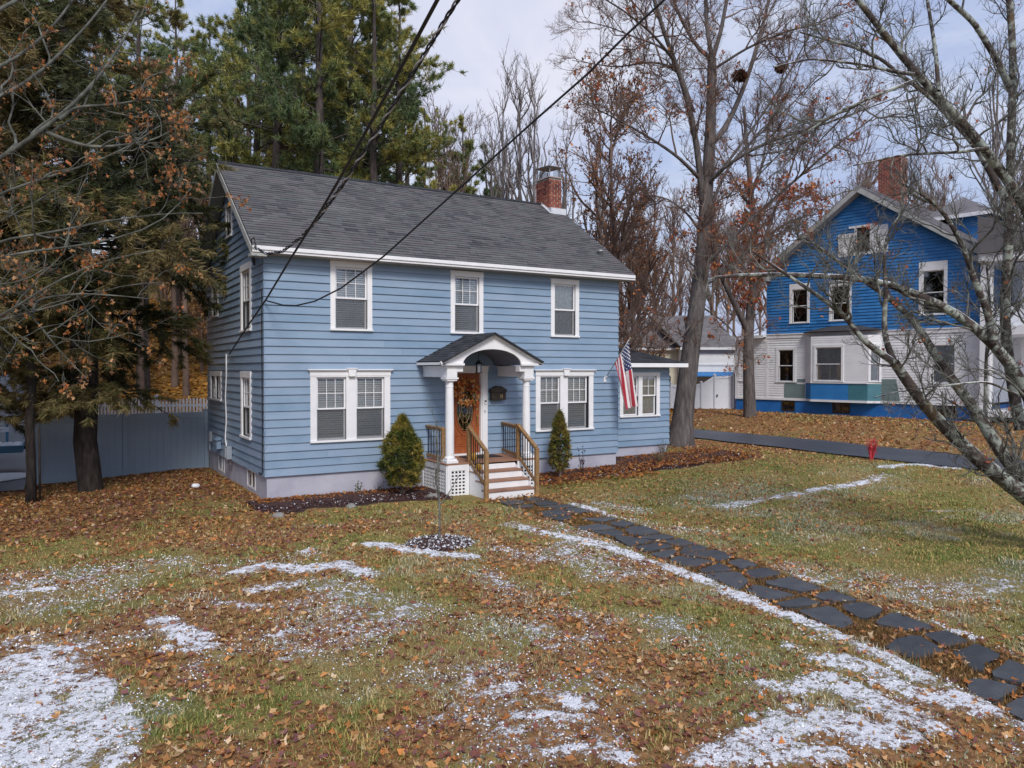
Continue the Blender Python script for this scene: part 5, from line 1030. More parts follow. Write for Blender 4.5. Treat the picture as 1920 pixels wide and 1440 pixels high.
# ---------------------------------------------------------------- ground sheet
def line(segs):
    out = []
    for a, b, s in segs: out += list(np.arange(a, b, s))
    return np.array(out+[segs[-1][1]])
gx = line([(-400,-120,40), (-120,-40,8), (-40,-12,1.5), (-12,-6.2,.3), (-6.2,8.2,.045), (8.2,22,.12), (22,40,.5), (40,120,5), (120,500,40)])
gy = line([(-120,-40,20), (-40,-18,2), (-18,-15.6,.2), (-15.6,-4,.045), (-4,8,.12), (8,22,.4), (22,60,1.0), (60,130,5), (130,700,50)])
GXX, GYY = np.meshgrid(gx, gy, indexing='ij'); fx_, fy_ = GXX.ravel(), GYY.ravel()
def snow_field(x, y):
    x = np.asarray(x, float); y = np.asarray(y, float); v = np.zeros_like(x)
    wx = x+.30*(fbm(x, y, 1.9, 4, 21)-.5); wy = y+.30*(fbm(x, y, 1.9, 4, 22)-.5)
    for pts, a, b, s in SNOW_STROKES:
        r = .5*(.55*a+.45*b)+.05; d = np.full_like(x, 1e9)
        for (x0, y0), (x1, y1) in zip(pts[:-1], pts[1:]):
            dx, dy = x1-x0, y1-y0; t = np.clip(((wx-x0)*dx+(wy-y0)*dy)/(dx*dx+dy*dy+1e-9), 0, 1)
            d = np.minimum(d, np.hypot(wx-x0-t*dx, wy-y0-t*dy))
        v = np.maximum(v, 1.0*s*(1-sstep(.3, 1.9, d/(1.18*r))))
    v = np.minimum(v*(.30+1.30*fbm(x, y, 1.9, 4, 23))*(.55+.84*fbm(x, y, 5, 3, 24)), .79+.14*fbm(x, y, 2.5, 3, 25))
    front = sstep(-3.4, -5, y)*sstep(10, 7, x)
    v = np.maximum(v, front*.50*sstep(.44, .64, fbm(x, y, .55, 4, 31))*(.6+.8*fbm(x, y, 2.4, 3, 32)))
    return v
def leaf_field(x, y):
    x = np.asarray(x, float); y = np.asarray(y, float)
    m = np.maximum(sstep(.36, .66, fbm(x, y, .75, 4, 41))*.8, sstep(.45, .68, fbm(x, y, 2.3, 4, 42))*.7)
    m = np.maximum(m, .85*sstep(2.5, .3, np.hypot(x+.3, (y+13.0)*1.0)))                # drift in front of the camera
    m = np.maximum(m, .95*sstep(-1.2, -2.6, x)*sstep(-3.5, 1.5, y)*sstep(8, 7, y))     # under the hemlock
    m = np.maximum(m, .8*sstep(1.0, -.5, x)*sstep(-.5, 2, y)*sstep(8, 7, y))
    m = np.maximum(m, .95*sstep(20.9, 21.6, x)*sstep(40, 25, x)*(.45+.55*fbm(x, y, .9, 3, 5)))                # bank by the neighbour
    m = np.maximum(m, sstep(13.0, 14.5, x)*sstep(18, 17.4, x)*sstep(-3.2, 1.5, y)*.85)     # around the maple
    m = np.maximum(m, .6*sstep(1.2, .2, np.hypot(x-3.4, y+14.2)))
    m = np.where(y > 10.5, 1.0, m)
    return m*(1-.75*sstep(5.3, 7, x)*sstep(20, 15, x)*sstep(0, -3, y))
sn = np.zeros_like(fx_); near = (fx_ > -9) & (fx_ < 24) & (fy_ > -17) & (fy_ < 9)
sn[near] = snow_field(fx_[near], fy_[near])
gzv = gz(fx_, fy_)
path_c = [(4.98,-2.4), (4.95,-3.3), (4.93,-4.64), (4.89,-6.07), (4.74,-7.76), (4.6,-8.97), (4.33,-10.70), (4.12,-11.93), (3.98,-12.75), (3.87,-13.25), (3.74,-13.65), (3.45,-14.4), (2.9,-15.8), (2.0,-18)]
pcy = np.array([p[1] for p in path_c[::-1]]); pcx = np.array([p[0] for p in path_c[::-1]])
def path_dist(x, y): return np.abs(x-np.interp(y, pcy, pcx))
on_path = (1-sstep(.50, .66, path_dist(fx_, fy_)))*(fy_ < -2.4)
sn *= 1-on_path
bumps = .03*(fbm(fx_, fy_, 3.2, 3, 51)-.5)*near+.022*(fbm(fx_, fy_, 12., 2, 52)-.5)*near
gzv = gzv+bumps*(1-.6*on_path)-.03*on_path+.028*sstep(.42, .60, sn+.45*(fbm(fx_, fy_, 9, 2, 53)-.5))*near*(.5+fbm(fx_, fy_, 14, 2, 54))
nx_, ny_ = len(gx), len(gy); idx = np.arange(nx_*ny_).reshape(nx_, ny_)
F = np.stack([idx[:-1, :-1], idx[1:, :-1], idx[1:, 1:], idx[:-1, 1:]], -1).reshape(-1, 4)
def ground_mat():
    m, nt, b = new_mat('lawn_soil_and_snow'); v = coords(nt)
    g = ramp(nt, noise(nt, .55, 6, .62, v), [(.34, (.16,.17,.045)), (.45, (.23,.20,.06)), (.54, (.30,.225,.085)), (.66, (.27,.17,.065))])
    g2 = ramp(nt, noise(nt, 38, 6, .7, v), [(.3, (.35,.33,.30)), (.55, (1,1,1)), (.75, (1.5,1.4,1.2))])
    c = mixc(nt, 1., g, g2, 'MULTIPLY')
    lit = ramp(nt, noise(nt, 13, 5, .7, v, .4), [(.28, (.075,.038,.02)), (.45, (.21,.105,.042)), (.58, (.34,.18,.075)), (.72, (.47,.30,.15))])
    gold = ramp(nt, noise(nt, 3.8, 8, .75, v, .5), [(.30, (.05,.022,.008)), (.45, (.20,.095,.018)), (.57, (.36,.19,.04)), (.70, (.46,.29,.10))])
    wood = attr(nt, 'wood')
    lit = mixc(nt, wood, lit, gold)
    lf = math_node(nt, 'ADD', attr(nt, 'leafy'), math_node(nt, 'MULTIPLY', math_node(nt, 'SUBTRACT', noise(nt, 7, 6, .7, v), .5), 1.5))
    lf = ramp(nt, lf, [(.50, (0,0,0)), (.66, (1,1,1))])
    c = mixc(nt, lf, c, lit)
    pth = attr(nt, 'path'); pc = ramp(nt, noise(nt, 30, 6, .7, v), [(.3, (.04,.025,.01)), (.55, (.15,.09,.035)), (.75, (.26,.17,.075))]); c = mixc(nt, pth, c, pc)
    n1 = math_node(nt, 'SUBTRACT', noise(nt, 17, 7, .72, v), .5); n2 = math_node(nt, 'SUBTRACT', noise(nt, 70, 4, .6, v), .5)
    s = math_node(nt, 'ADD', attr(nt, 'snow'), math_node(nt, 'ADD', math_node(nt, 'ADD', math_node(nt, 'MULTIPLY', n1, 2.3), math_node(nt, 'MULTIPLY', math_node(nt, 'SUBTRACT', noise(nt, 6, 5, .65, v), .5), 1.1)), math_node(nt, 'MULTIPLY', n2, 1.2)))
    sf = ramp(nt, s, [(.55, (0,0,0)), (.78, (1,1,1))])
    c = mixc(nt, math_node(nt, 'MULTIPLY', sf, .96), c, (.80,.82,.88))
    nt.links.new(c, b.inputs['Base Color']); b.inputs['Roughness'].default_value = .85; b.inputs['Specular IOR Level'].default_value = .2
    bn = nt.nodes.new('ShaderNodeBump'); bn.inputs['Strength'].default_value = .8; bn.inputs['Distance'].default_value = .03
    hgt = math_node(nt, 'ADD', noise(nt, 45, 6, .75, v), math_node(nt, 'MULTIPLY', sf, .8))
    nt.links.new(hgt, bn.inputs['Height']); nt.links.new(bn.outputs[0], b.inputs['Normal'])
    return m
ground = np_mesh('ground', np.stack([fx_, fy_, gzv], -1), F, ground_mat(), None, (0, 0, 0), smooth=True,
    point_attrs={'snow': sn, 'leafy': leaf_field(fx_, fy_), 'wood': sstep(11.5, 15, fy_), 'path': on_path})
tag(ground, kind='structure')
# ---------------------------------------------------------------- driveways
def sheet(name, xs, ys, mat, lift=.012, fn=None):
    X, Y = np.meshgrid(xs, ys, indexing='ij'); X2 = X if fn is None else fn(X, Y)
    V = np.stack([X2.ravel(), Y.ravel(), (gz(X2, Y)+lift).ravel()], -1); i = np.arange(X.size).reshape(X.shape)
    return np_mesh(name, V, np.stack([i[:-1, :-1], i[1:, :-1], i[1:, 1:], i[:-1, 1:]], -1).reshape(-1, 4), mat, None, (0, 0, 0), smooth=True)
o = sheet('driveway', np.linspace(0, 1, 16), np.arange(-60, 30, .5), m_asphalt, .045, lambda X, Y: 17.6+.15*np.sin(Y*.35)+.06*np.sin(Y*1.7)+X*(3.35+.1*np.sin(Y*.5+1)))
tag(o, kind='structure')
o = sheet('left_driveway', np.linspace(-14, -4.75, 14), np.arange(6.2, 26, .5), m_asphalt, .05); tag(o, kind='structure')
mb = MB(); mb.blob((-5.35, 9.2, gz1(-5.35, 9.2)+.06), .75, .85, .07, 5, 18, .35); tag(mb.build('snow_patch', m_snowfleck, loc=(-5.35, 9.2, -.15), smooth=True), 'leftover patch of white snow on the dark asphalt by the trailer', 'snow patch')
# ---------------------------------------------------------------- mulch beds, stones
def bed(name, xs, y0f, y1f, mat):
    V = []; m = 7
    for x in xs:
        a, b = y0f(x), y1f(x)
        for k in range(m): y = a+(b-a)*k/(m-1); V.append((x, y, gz1(x, y)+.05*math.sin(math.pi*min(1, .15+k/(m-1)))*(0.2 if k == m-1 else 1)+.025*random.random()+(.02 if k < m-1 else -.02)))
    i = np.arange(len(V)).reshape(len(xs), m)
    return np_mesh(name, V, np.stack([i[:-1, :-1], i[1:, :-1], i[1:, 1:], i[:-1, 1:]], -1).reshape(-1, 4)[:, ::-1], mat, None, (xs[0], y0f(xs[0]), 0), smooth=True)
b1 = lambda x: -1.66+.35*math.sin(x*1.1+.5)*0.5+.12*math.sin(x*3.1)-.22*(x < .4)+1.1*max(0, (.05-x)/.5)**2
o = bed('left_flower_bed', np.arange(-.45, 3.78, .12), lambda x: .0, b1, m_mulch); tag(o, kind='structure')
b2 = lambda x: -1.35+.10*math.sin(x*2.1)+.35*max(0, (x-9.5)/5)
b2b = lambda x: .0 if x < LX else (1.19 if x < 13.05 else .55)
o = bed('right_flower_bed', np.arange(6.28, 14.6, .14), b2b, b2, m_mulch); tag(o, kind='structure')
def stone(x, y, s, seed, label, squash=.55):
    mb = MB(); mb.blob((x, y, gz1(x, y)+.3*s*squash), s, s*.75, s*squash, seed, 14, .22); o = mb.build('stone', m_rock, loc=(x, y, gz1(x, y)), smooth=True); tag(o, label, 'stone', 'stones edging the flower bed'); return o
stone(-.22, -1.97, .135, 3, 'rounded grey green stone at the left end of the flower bed')
stone(1.38, -1.72, .13, 4, 'pale round stone at the middle of the left flower bed edge')
stone(3.40, -1.50, .17, 6, 'mossy dark stone at the corner of the porch lattice')
stone(8.85, -1.3, .13, 8, 'small flat grey stone at the edge of the right flower bed', .4)
mb = MB(); mb.blob((-1.03, 2.98, gz1(-1.03, 2.98)+.05), .12, .07, .06, 7, 10, .3); tag(mb.build('white_stone', m_snowfleck, loc=(-1.03, 2.98, -.05), smooth=True), 'small white lump lying on the leaves beside the foundation', 'stone')
# ---------------------------------------------------------------- flagstone path
ordn = ['first','second','third','fourth','fifth','sixth','seventh','eighth','ninth','tenth','eleventh','twelfth','thirteenth','fourteenth','fifteenth','sixteenth','seventeenth','eighteenth','nineteenth','twentieth','twenty-first','twenty-second','twenty-third','twenty-fourth']
FLAG_POLYS = []
g = np.random.default_rng(17); edges = []; yy = -2.55
while yy > -15.6: edges.append(yy); yy -= g.uniform(.40, .74)
def knot(i, u):      # jittered joint corners shared by neighbouring stones
    q = np.random.default_rng(1000+i*7+int(u*100)); y = edges[i]+q.normal(0, .085)*(1 if 0 < i else .2); xc = float(np.interp(y, pcy, pcx))
    return np.array((xc-.60+1.20*u+q.normal(0, .05), y+(u-.5)*.18*math.sin(i*2.3)))
for row in range(min(len(edges)-1, 23)):
    sa = .5+.16*math.sin(row*2.1+.4); sb = .5+.16*math.sin((row+1)*2.1+.4)
    mida = knot(row, .5)+np.array((1.2*(sa-.5), 0)); midb = knot(row+1, .5)+np.array((1.2*(sb-.5), 0))
    for side in (0, 1):
        if side == 0: quad = [knot(row, 0), mida, midb, knot(row+1, 0)]
        else: quad = [mida, knot(row, 1), knot(row+1, 1), midb]
        c = sum(quad)/4; poly = []
        for k in range(4):
            p, nx, pv = quad[k], quad[(k+1) % 4], quad[k-1]; cut = g.uniform(.05, .22)
            poly += [p+(pv-p)*cut*g.uniform(.6, 1.2), p+(nx-p)*cut]
            if g.random() < .7: poly.append((p+nx)/2+g.normal(0, .022, 2))
        sh = g.uniform(.74, .94)
        if g.random() < .06 and row > 1: continue
        poly = [c+(p-c)*sh for p in poly]
        n = len(poly); cx, cy = c; zc = gz1(cx, cy); tx, ty = g.normal(0, .014), g.normal(0, .014)
        FLAG_POLYS.append((cx, cy, np.array(poly)))
        mb = MB(); r = g.random(); zt = [zc+.016+tx*(p[0]-cx)+ty*(p[1]-cy) for p in poly]
        mb.add([(p[0], p[1], zc-.05) for p in poly]+[(p[0], p[1], z) for p, z in zip(poly, zt)]+[(cx, cy, zc+.018)], [(i, (i+1) % n, n+(i+1) % n, n+i)[::-1] for i in range(n)]+[(n+i, n+(i+1) % n, 2*n)[::-1] for i in range(n)], r)
        o = mb.build('flagstone', m_slate, loc=(cx, cy, zc)); tag(o, 'dark slate flagstone on the %s side of the path, %s row from the porch steps' % (('left', 'right')[side], ordn[row]), 'flagstone', 'slate flagstones of the front path')
# ---------------------------------------------------------------- grass, leaves and snow flecks lying on the lawn
def surf(x, y):
    z = gz(x, y); return z+.03*(fbm(x, y, 3.2, 3, 51)-.5)+.022*(fbm(x, y, 12., 2, 52)-.5)
def off_stones(x, y, k=1.):
    """True where no flagstone lies (k < 1 lets things overlap the stone edges)"""
    ok = np.ones(len(x), bool); near = path_dist(x, y) < .9; X, Y = x[near], y[near]; o = np.ones(len(X), bool)
    for cx, cy, p in FLAG_POLYS:
        q = np.array((cx, cy))+(p-np.array((cx, cy)))*k; ins_ = np.zeros(len(X), bool); j = len(q)-1
        m = (np.abs(X-cx) < .9) & (np.abs(Y-cy) < .9)
        if not m.any(): continue
        xx, yy_ = X[m], Y[m]; h = np.zeros(len(xx), bool)
        for i in range(len(q)):
            h ^= ((q[i][1] > yy_) != (q[j][1] > yy_)) & (xx < (q[j][0]-q[i][0])*(yy_-q[i][1])/(q[j][1]-q[i][1]+1e-12)+q[i][0]); j = i
        ins_[m] = h; o &= ~ins_
    ok[near] = o; return ok
def scatter(n, x0, x1, y0, y1, g):
    return g.uniform(x0, x1, n), g.uniform(y0, y1, n)
def blocked(x, y):
    return ((x > -.03) & (x < LX+.05) & (y > -.05) & (y < 7.5)) | ((x > 9.9) & (x < 13.1) & (y > 1.1) & (y < 6.5)) | ((x > 3.75) & (x < 6.3) & (y > -2.45) & (y < 0)) | ((x > 17.5) & (x < 21.1)) | ((x < -4.7) & (y > 6.2))
def grass(name, zones, g, label=None):
    Vs, Fs, Cs = [], [], []; off = 0
    for (n, x0, x1, y0, y1, h0, h1, w) in zones:
        x, y = scatter(n, x0, x1, y0, y1, g); ok = ~blocked(x, y) & off_stones(x, y, .97)
        sv = snow_field(x, y); lv = leaf_field(x, y); pd = path_dist(x, y); onp = (pd < .6) & (y < -2.4)
        ok &= (g.random(n) > np.clip(sv*.75, 0, .55)) & (g.random(n) > lv*.55); 
        b = ((x > -.5) & (x < 3.8) & (y > -1.7) & (y < 0)) | ((x > 6.2) & (x < 14.6) & (y > -1.3) & (y < 1.2)); ok &= ~b
        x, y, onp = x[ok], y[ok], onp[ok]; n = len(x)
        gn = fbm(x, y, .55, 4, 61); tall = 1+1.1*sstep(.58, .75, fbm(x, y, 2.2, 3, 62))
        h = g.uniform(h0, h1, n)*tall; a = g.random(n)*6.283; lean = g.uniform(.2, 1.3, n)*h
        z = surf(x, y)-.012
        p = np.stack([x, y, z], -1); d = np.stack([np.cos(a), np.sin(a), 0*a], -1); s = np.stack([-np.sin(a), np.cos(a), 0*a], -1)
        ww = w*g.uniform(.7, 1.3, n)[:, None]
        up = np.array((0, 0, 1.))
        v0, v1 = p-s*ww, p+s*ww; mpt = p+d*(lean*.35)[:, None]+up*(h*.62)[:, None]; v2, v3 = mpt+s*ww*.7, mpt-s*ww*.7
        v4 = p+d*lean[:, None]+up*h[:, None]*.92
        V = np.stack([v0, v1, v2, v3, v4], 1).reshape(-1, 3); i = (np.arange(n)*5)[:, None]+off
        Vs.append(V); off += len(V); Fs.append((i+np.array([0, 1, 2]), i+np.array([0, 2, 3]), i+np.array([3, 2, 4])))
        q = g.random((n, 1)); green = sstep(.40, .58, gn)[:, None]
        straw = np.array((.47,.36,.14)); olive = np.array((.32,.285,.07)); gr = np.array((.13,.21,.045)); 
        side = (sstep(5.3, 7, x)*sstep(18, 16, x))[:, None]
        c = np.where(q < .46+.14*(1-green), straw, np.where(q < .72-.15*side, olive, gr)); c = c*(1-.3*green*(q > .45))+gr*.3*green*(q > .45)
        c = c*g.uniform(.65, 1.35, (n, 1))
        fz = np.clip(sv[ok]*.9+.55*sstep(.46, .64, fbm(x, y, .8, 4, 91))*sstep(-2.2, -5, y), 0, .9); wh = (fz*g.uniform(.1, .85, n))[:, None]; c = c*(1-wh)+np.array((.70,.73,.78))*wh
        po = np.array((.24,.135,.05))*g.uniform(.5, 1.35, (n, 1)); c = np.where(onp[:, None], po, c)
        Cs.append(np.repeat(c[:, None], 3, 1))
    F = np.concatenate([np.stack(f, 1).reshape(-1, 3) for f in Fs]); C = np.concatenate([c.reshape(-1, 3) for c in Cs])
    o = np_mesh(name, np.concatenate(Vs), F, m_grassblade, None, (0, -8, 0), colr=C); tag(o, label, 'grass', kind='stuff')
g = np.random.default_rng(71)
grass('lawn_grass', [(230000, -5.6, 6.4, -15.2, -8.0, .015, .048, .0042), (110000, -6.5, 11, -8, -1.3, .02, .05, .0065), (70000, 8, 17.8, -12, 2.5, .02, .055, .009), (45000, 6.2, 13, -15, -8, .02, .05, .007), (16000, -7, 0, -1.5, 7.0, .02, .05, .009), (14000, 21, 30, -8, 14, .03, .07, .016)], g, 'short worn lawn grass of straw and green blades')
n = 16000; xs = np.interp(g.uniform(-15.2, -2.5, n), pcy, pcx); ys = g.uniform(-15.2, -2.5, n)
# brown tufts grow in the path joints
def joint_grass():
    g = np.random.default_rng(72); y = g.uniform(-15.2, -2.5, 30000); x = np.interp(y, pcy, pcx)+g.normal(0, .42, 30000)
    ok = off_stones(x, y, .95) & (np.abs(x-np.interp(y, pcy, pcx)) < .72); x, y = x[ok], y[ok]; n = len(x)
    h = g.uniform(.02, .055, n); a = g.random(n)*6.283; l = g.uniform(.5, 1.6, n)*h
    p = np.stack([x, y, surf(x, y)-.03], -1); d = np.stack([np.cos(a), np.sin(a), 0*a], -1); s = np.stack([-np.sin(a), np.cos(a), 0*a], -1)*.005
    V = np.stack([p-s, p+s, p+d*l[:, None]+np.array((0, 0, 1.))*h[:, None]], 1).reshape(-1, 3)
    c = np.array((.25,.15,.05))*g.uniform(.4, 1.4, (n, 1))
    o = np_mesh('joint_grass', V, np.arange(3*n).reshape(-1, 3), m_grassblade, None, (4.5, -8, 0), colr=c); tag(o, 'rusty brown dead grass between the flagstones', 'dead grass', kind='stuff')
joint_grass()
LEAF_PAL = np.array([(.47,.225,.08), (.36,.155,.055), (.52,.32,.15), (.27,.125,.06), (.62,.46,.29), (.25,.095,.07), (.19,.08,.08), (.54,.20,.055)])
def fallen(name, zones, g, label, pal=LEAF_PAL, pw=(.22,.2,.15,.13,.08,.1,.06,.06), cat='fallen leaves', field=leaf_field, base=.17, lobes=4, clear_stones=True, lift=0.):
    Vs, Fs, Cs = [], [], []; off = 0
    for (n, x0, x1, y0, y1, s0, s1) in zones:
        x, y = scatter(n, x0, x1, y0, y1, g); ok = ~blocked(x, y)
        lv = field(x, y) if field else np.ones(n)
        ok &= g.random(n) < np.clip(base+lv*1.0, 0, 1)*(1-.6*np.clip(snow_field(x, y), 0, 1))
        if clear_stones: ok &= off_stones(x, y, .95) | (g.random(n) < .05)
        x, y = x[ok], y[ok]; n = len(x)
        P = np.stack([x, y, surf(x, y)+lift+g.uniform(.006, .03, n)], -1)
        red = sstep(.5, .62, fbm(x, y, .45, 3, 81)); ci = g.choice(len(pal), n, p=np.array(pw)/sum(pw))
        if len(pal) == 8: sw = (g.random(n) < .35*red); ci = np.where(sw, g.choice([3, 5, 6, 5], n), ci)
        c = pal[ci]*g.uniform(.7, 1.25, (n, 1))
        V, F, C = leaf_cards(P, g.uniform(s0, s1, n), c, g, .35, lobes, True, .42); Vs.append(V); Fs.append(F+off); Cs.append(C); off += len(V)
    o = np_mesh(name, np.concatenate(Vs), np.concatenate(Fs), m_leaf, None, (0, -8, 0), colr=np.concatenate(Cs)); tag(o, label, cat, kind='stuff')
g = np.random.default_rng(73)
fallen('fallen_leaves', [(22000, -5.4, 6.2, -15, -8.5, .04, .11), (15000, -6.5, 12, -8.5, -1.8, .06, .12), (7000, 6, 17.8, -10, 2.5, .06, .12), (9000, -7.5, .2, -2, 7.2, .07, .13), (9000, 21.0, 33, -9, 15, .10, .2), (3500, 13, 17.7, -3.5, 6, .07, .13)], g, 'brown and rust coloured leaves scattered over the lawn')
g = np.random.default_rng(74); GOLD = np.array([(.52,.26,.05), (.60,.36,.10), (.38,.17,.04), (.24,.10,.04)])
fallen('slope_leaf_litter', [(16000, -16, 7, 13, 42, .22, .42), (5000, 7, 26, 14, 40, .25, .45)], g, 'golden leaf litter covering the wooded slope', GOLD, (.35,.25,.25,.15), 'leaf litter', None, 1, 3, False)
g = np.random.default_rng(75)
bedf = lambda x, y: np.where(((x > -.4) & (x < 3.75) & (y > -.75)) | ((x > 6.3) & (x < 14.4)), 1., .35)
fallen('bed_leaves', [(1100, -.3, 3.75, -.7, -.05, .06, .11), (1500, 6.3, 9.95, -1.0, -.05, .07, .12), (700, 6.3, 10, -1.9, -1.1, .06, .11), (2600, 9.9, 14.8, -1.2, 1.15, .07, .12), (260, 4.2, 5.9, -3.1, -2.4, .06, .1), (150, 3.9, 4.4, -2.1, -1.45, .07, .12)], g, 'orange brown leaves drifted against the foundation', np.array([(.40,.15,.04), (.30,.10,.03), (.45,.24,.07), (.18,.06,.03)]), (.35,.25,.2,.2), 'fallen leaves', bedf, 0, 4, False, .055)
g = np.random.default_rng(76)
chipf = lambda x, y: np.where((x < 4) & (y > np.vectorize(b1)(x)) | (x > 6) & (y > np.vectorize(b2)(x)), 1., 0.)
fallen('mulch_chips', [(7000, -.45, 3.78, -1.95, -.1, .03, .07), (9000, 6.28, 14.5, -1.5, 1.1, .035, .08)], g, 'dark reddish bark chips of the flower beds', np.array([(.06,.026,.026), (.11,.05,.045), (.17,.10,.085), (.03,.016,.018), (.74,.76,.82)]), (.33,.25,.12,.2,.1), 'bark mulch', chipf, 0, 2, False, .045)
def flecks():
    g = np.random.default_rng(77); Vs = []; 
    for n, x0, x1, y0, y1, s in ((90000, -5.4, 6.4, -15, -9, .0042), (60000, -6, 9, -9, -3.2, .0055), (25000, 6, 18, -10, 1, .008)):
        x, y = scatter(n, x0, x1, y0, y1, g); sv = snow_field(x, y); fr = 0
        ok = ~blocked(x, y) & off_stones(x, y, 1.0) & (g.random(n) < np.clip(sv**2.2*1.5+fr, 0, 1)) & ~((path_dist(x, y) < .6) & (y < -2.4))
        x, y, sv = x[ok], y[ok], sv[ok]; n = len(x); c = np.stack([x, y, surf(x, y)+g.uniform(.008, .03, n)], -1)
        sz = (s*g.uniform(.35, 1., n)**2*2.6*(1+.7*np.clip(sv, 0, 1)))[:, None]
        d = g.standard_normal((n, 3))*.25
        tet = [np.array((1, 0, -.3)), np.array((-.5, .87, -.3)), np.array((-.5, -.87, -.3)), np.array((0, 0, .62))]
        rz = g.random(n)*6.28; out = []
        for t_ in tet:
            v = t_[None]+d*.6; out.append(c+np.stack([v[:, 0]*np.cos(rz)-v[:, 1]*np.sin(rz), v[:, 0]*np.sin(rz)+v[:, 1]*np.cos(rz), v[:, 2]], -1)*sz)
        Vs.append(np.stack(out, 1).reshape(-1, 3))
    V = np.concatenate(Vs); m = len(V)//4; i = (np.arange(m)*4)[:, None]
    F = np.stack([i+np.array([0, 1, 3]), i+np.array([1, 2, 3]), i+np.array([2, 0, 3])], 1).reshape(-1, 3)
    o = np_mesh('snow_crumbs', V, F, m_snowfleck, None, (0, -8, 0)); tag(o, 'thin crumbs of snow caught in the grass', 'snow', kind='stuff')
flecks()
# ---------------------------------------------------------------- tree growing (vectorised)
def unit(v): return v/(np.linalg.norm(v, axis=-1, keepdims=True)+1e-9)
def tubes(P, Rr, k):
    B, n, _ = P.shape
    T = unit(np.gradient(P, axis=1)); ref = np.where(np.abs(T[:, :1, 2:3]) < .9, np.array((0, 0, 1.)), np.array((1., 0, 0)))
    a = unit(np.cross(T, np.broadcast_to(ref, T.shape))); b = np.cross(T, a)
    th = np.arange(k)*2*np.pi/k
    ring = a[:, :, None]*np.cos(th)[:, None]+b[:, :, None]*np.sin(th)[:, None]
    V = (P[:, :, None]+ring*Rr[:, :, None, None]).reshape(-1, 3)
    i = np.arange(B*n*k).reshape(B, n, k); j = np.roll(i, -1, 2)
    F = np.stack([i[:, :-1], j[:, :-1], j[:, 1:], i[:, 1:]], -1).reshape(-1, 4)
    return V, F
def cat_tubes(L):
    Vs, Fs, off = [], [], 0
    for P, Rr, k in L:
        if not len(P): continue
        V, F = tubes(P, Rr, k); Vs.append(V); Fs.append(F+off); off += len(V)
    return np.concatenate(Vs), np.concatenate(Fs)
def resample(pts, n, g, jit=0.):
    p = np.array(pts, float); m = len(p)
    s = np.concatenate([[0], np.cumsum(np.linalg.norm(np.diff(p, axis=0), axis=1))]); t = np.linspace(0, s[-1], n)
    q = np.stack([np.interp(t, s, p[:, k]) for k in range(3)], -1)
    for _ in range(2): q[1:-1] = q[1:-1]*.5+(q[:-2]+q[2:])*.25
    if jit: q[1:-1] += g.normal(0, jit, (n-2, 3))
    return q
def at_t(P, t):
    n = P.shape[1]; f = t*(n-1); i = np.minimum(f.astype(int), n-2); w = (f-i)[:, None]; r = np.arange(len(P))
    return P[r, i]*(1-w)+P[r, i+1]*w, unit(P[r, i+1]-P[r, i])
def sprout(P, Rr, per, lo, hi, ang, npts, g, rr=.55, up=.15, wob=.18, t0=.2, t1=1., taper=.35, absl=None, droop=0., rmin=.003):
    B = len(P); per = np.full(B, per) if np.isscalar(per) else per
    par = np.repeat(np.arange(B), per); n = len(par); t = t0+(t1-t0)*g.random(n)
    pos, tan = at_t(P[par], t)
    perp = g.standard_normal((n, 3)); perp = unit(perp-tan*np.sum(perp*tan, 1, keepdims=True))
    an = g.normal(ang, .22, n)[:, None]; d = unit(tan*np.cos(an)+perp*np.sin(an)+np.array((0, 0, up)))
    pl = np.linalg.norm(np.diff(P, axis=1), axis=2).sum(1)[par]
    L = (g.uniform(lo, hi, n)*pl*(1-.4*t) if absl is None else g.uniform(lo, hi, n)*absl*(1.1-.5*t))
    out = np.zeros((n, npts, 3)); out[:, 0] = pos; st = L/(npts-1)
    for k in range(1, npts):
        d = unit(d+g.normal(0, wob, (n, 3))+np.array((0, 0, up*.6-droop*k/npts))); out[:, k] = out[:, k-1]+d*st[:, None]
    f = t*(P.shape[1]-1); i = np.minimum(f.astype(int), P.shape[1]-1); r0 = np.maximum(np.minimum(Rr[par, i]*.8, L*.025*rr/.55), rmin)
    R2 = r0[:, None]*(1-(1-taper)*np.linspace(0, 1, npts)[None]); return out, np.maximum(R2, rmin*.6)
def twig_leaves(P, n, size, pal, g, lobes=4, curl=.4):
    b = g.integers(0, len(P), n); pos, _ = at_t(P[b], g.uniform(.3, 1, n)); pos = pos+g.normal(0, size[1]*.4, (n, 3))-np.array((0, 0, size[0]*.4))
    c = np.array(pal)[g.integers(0, len(pal), n)]*g.uniform(.7, 1.25, (n, 1))
    return leaf_cards(pos, g.uniform(size[0], size[1], n), c, g, curl, lobes)
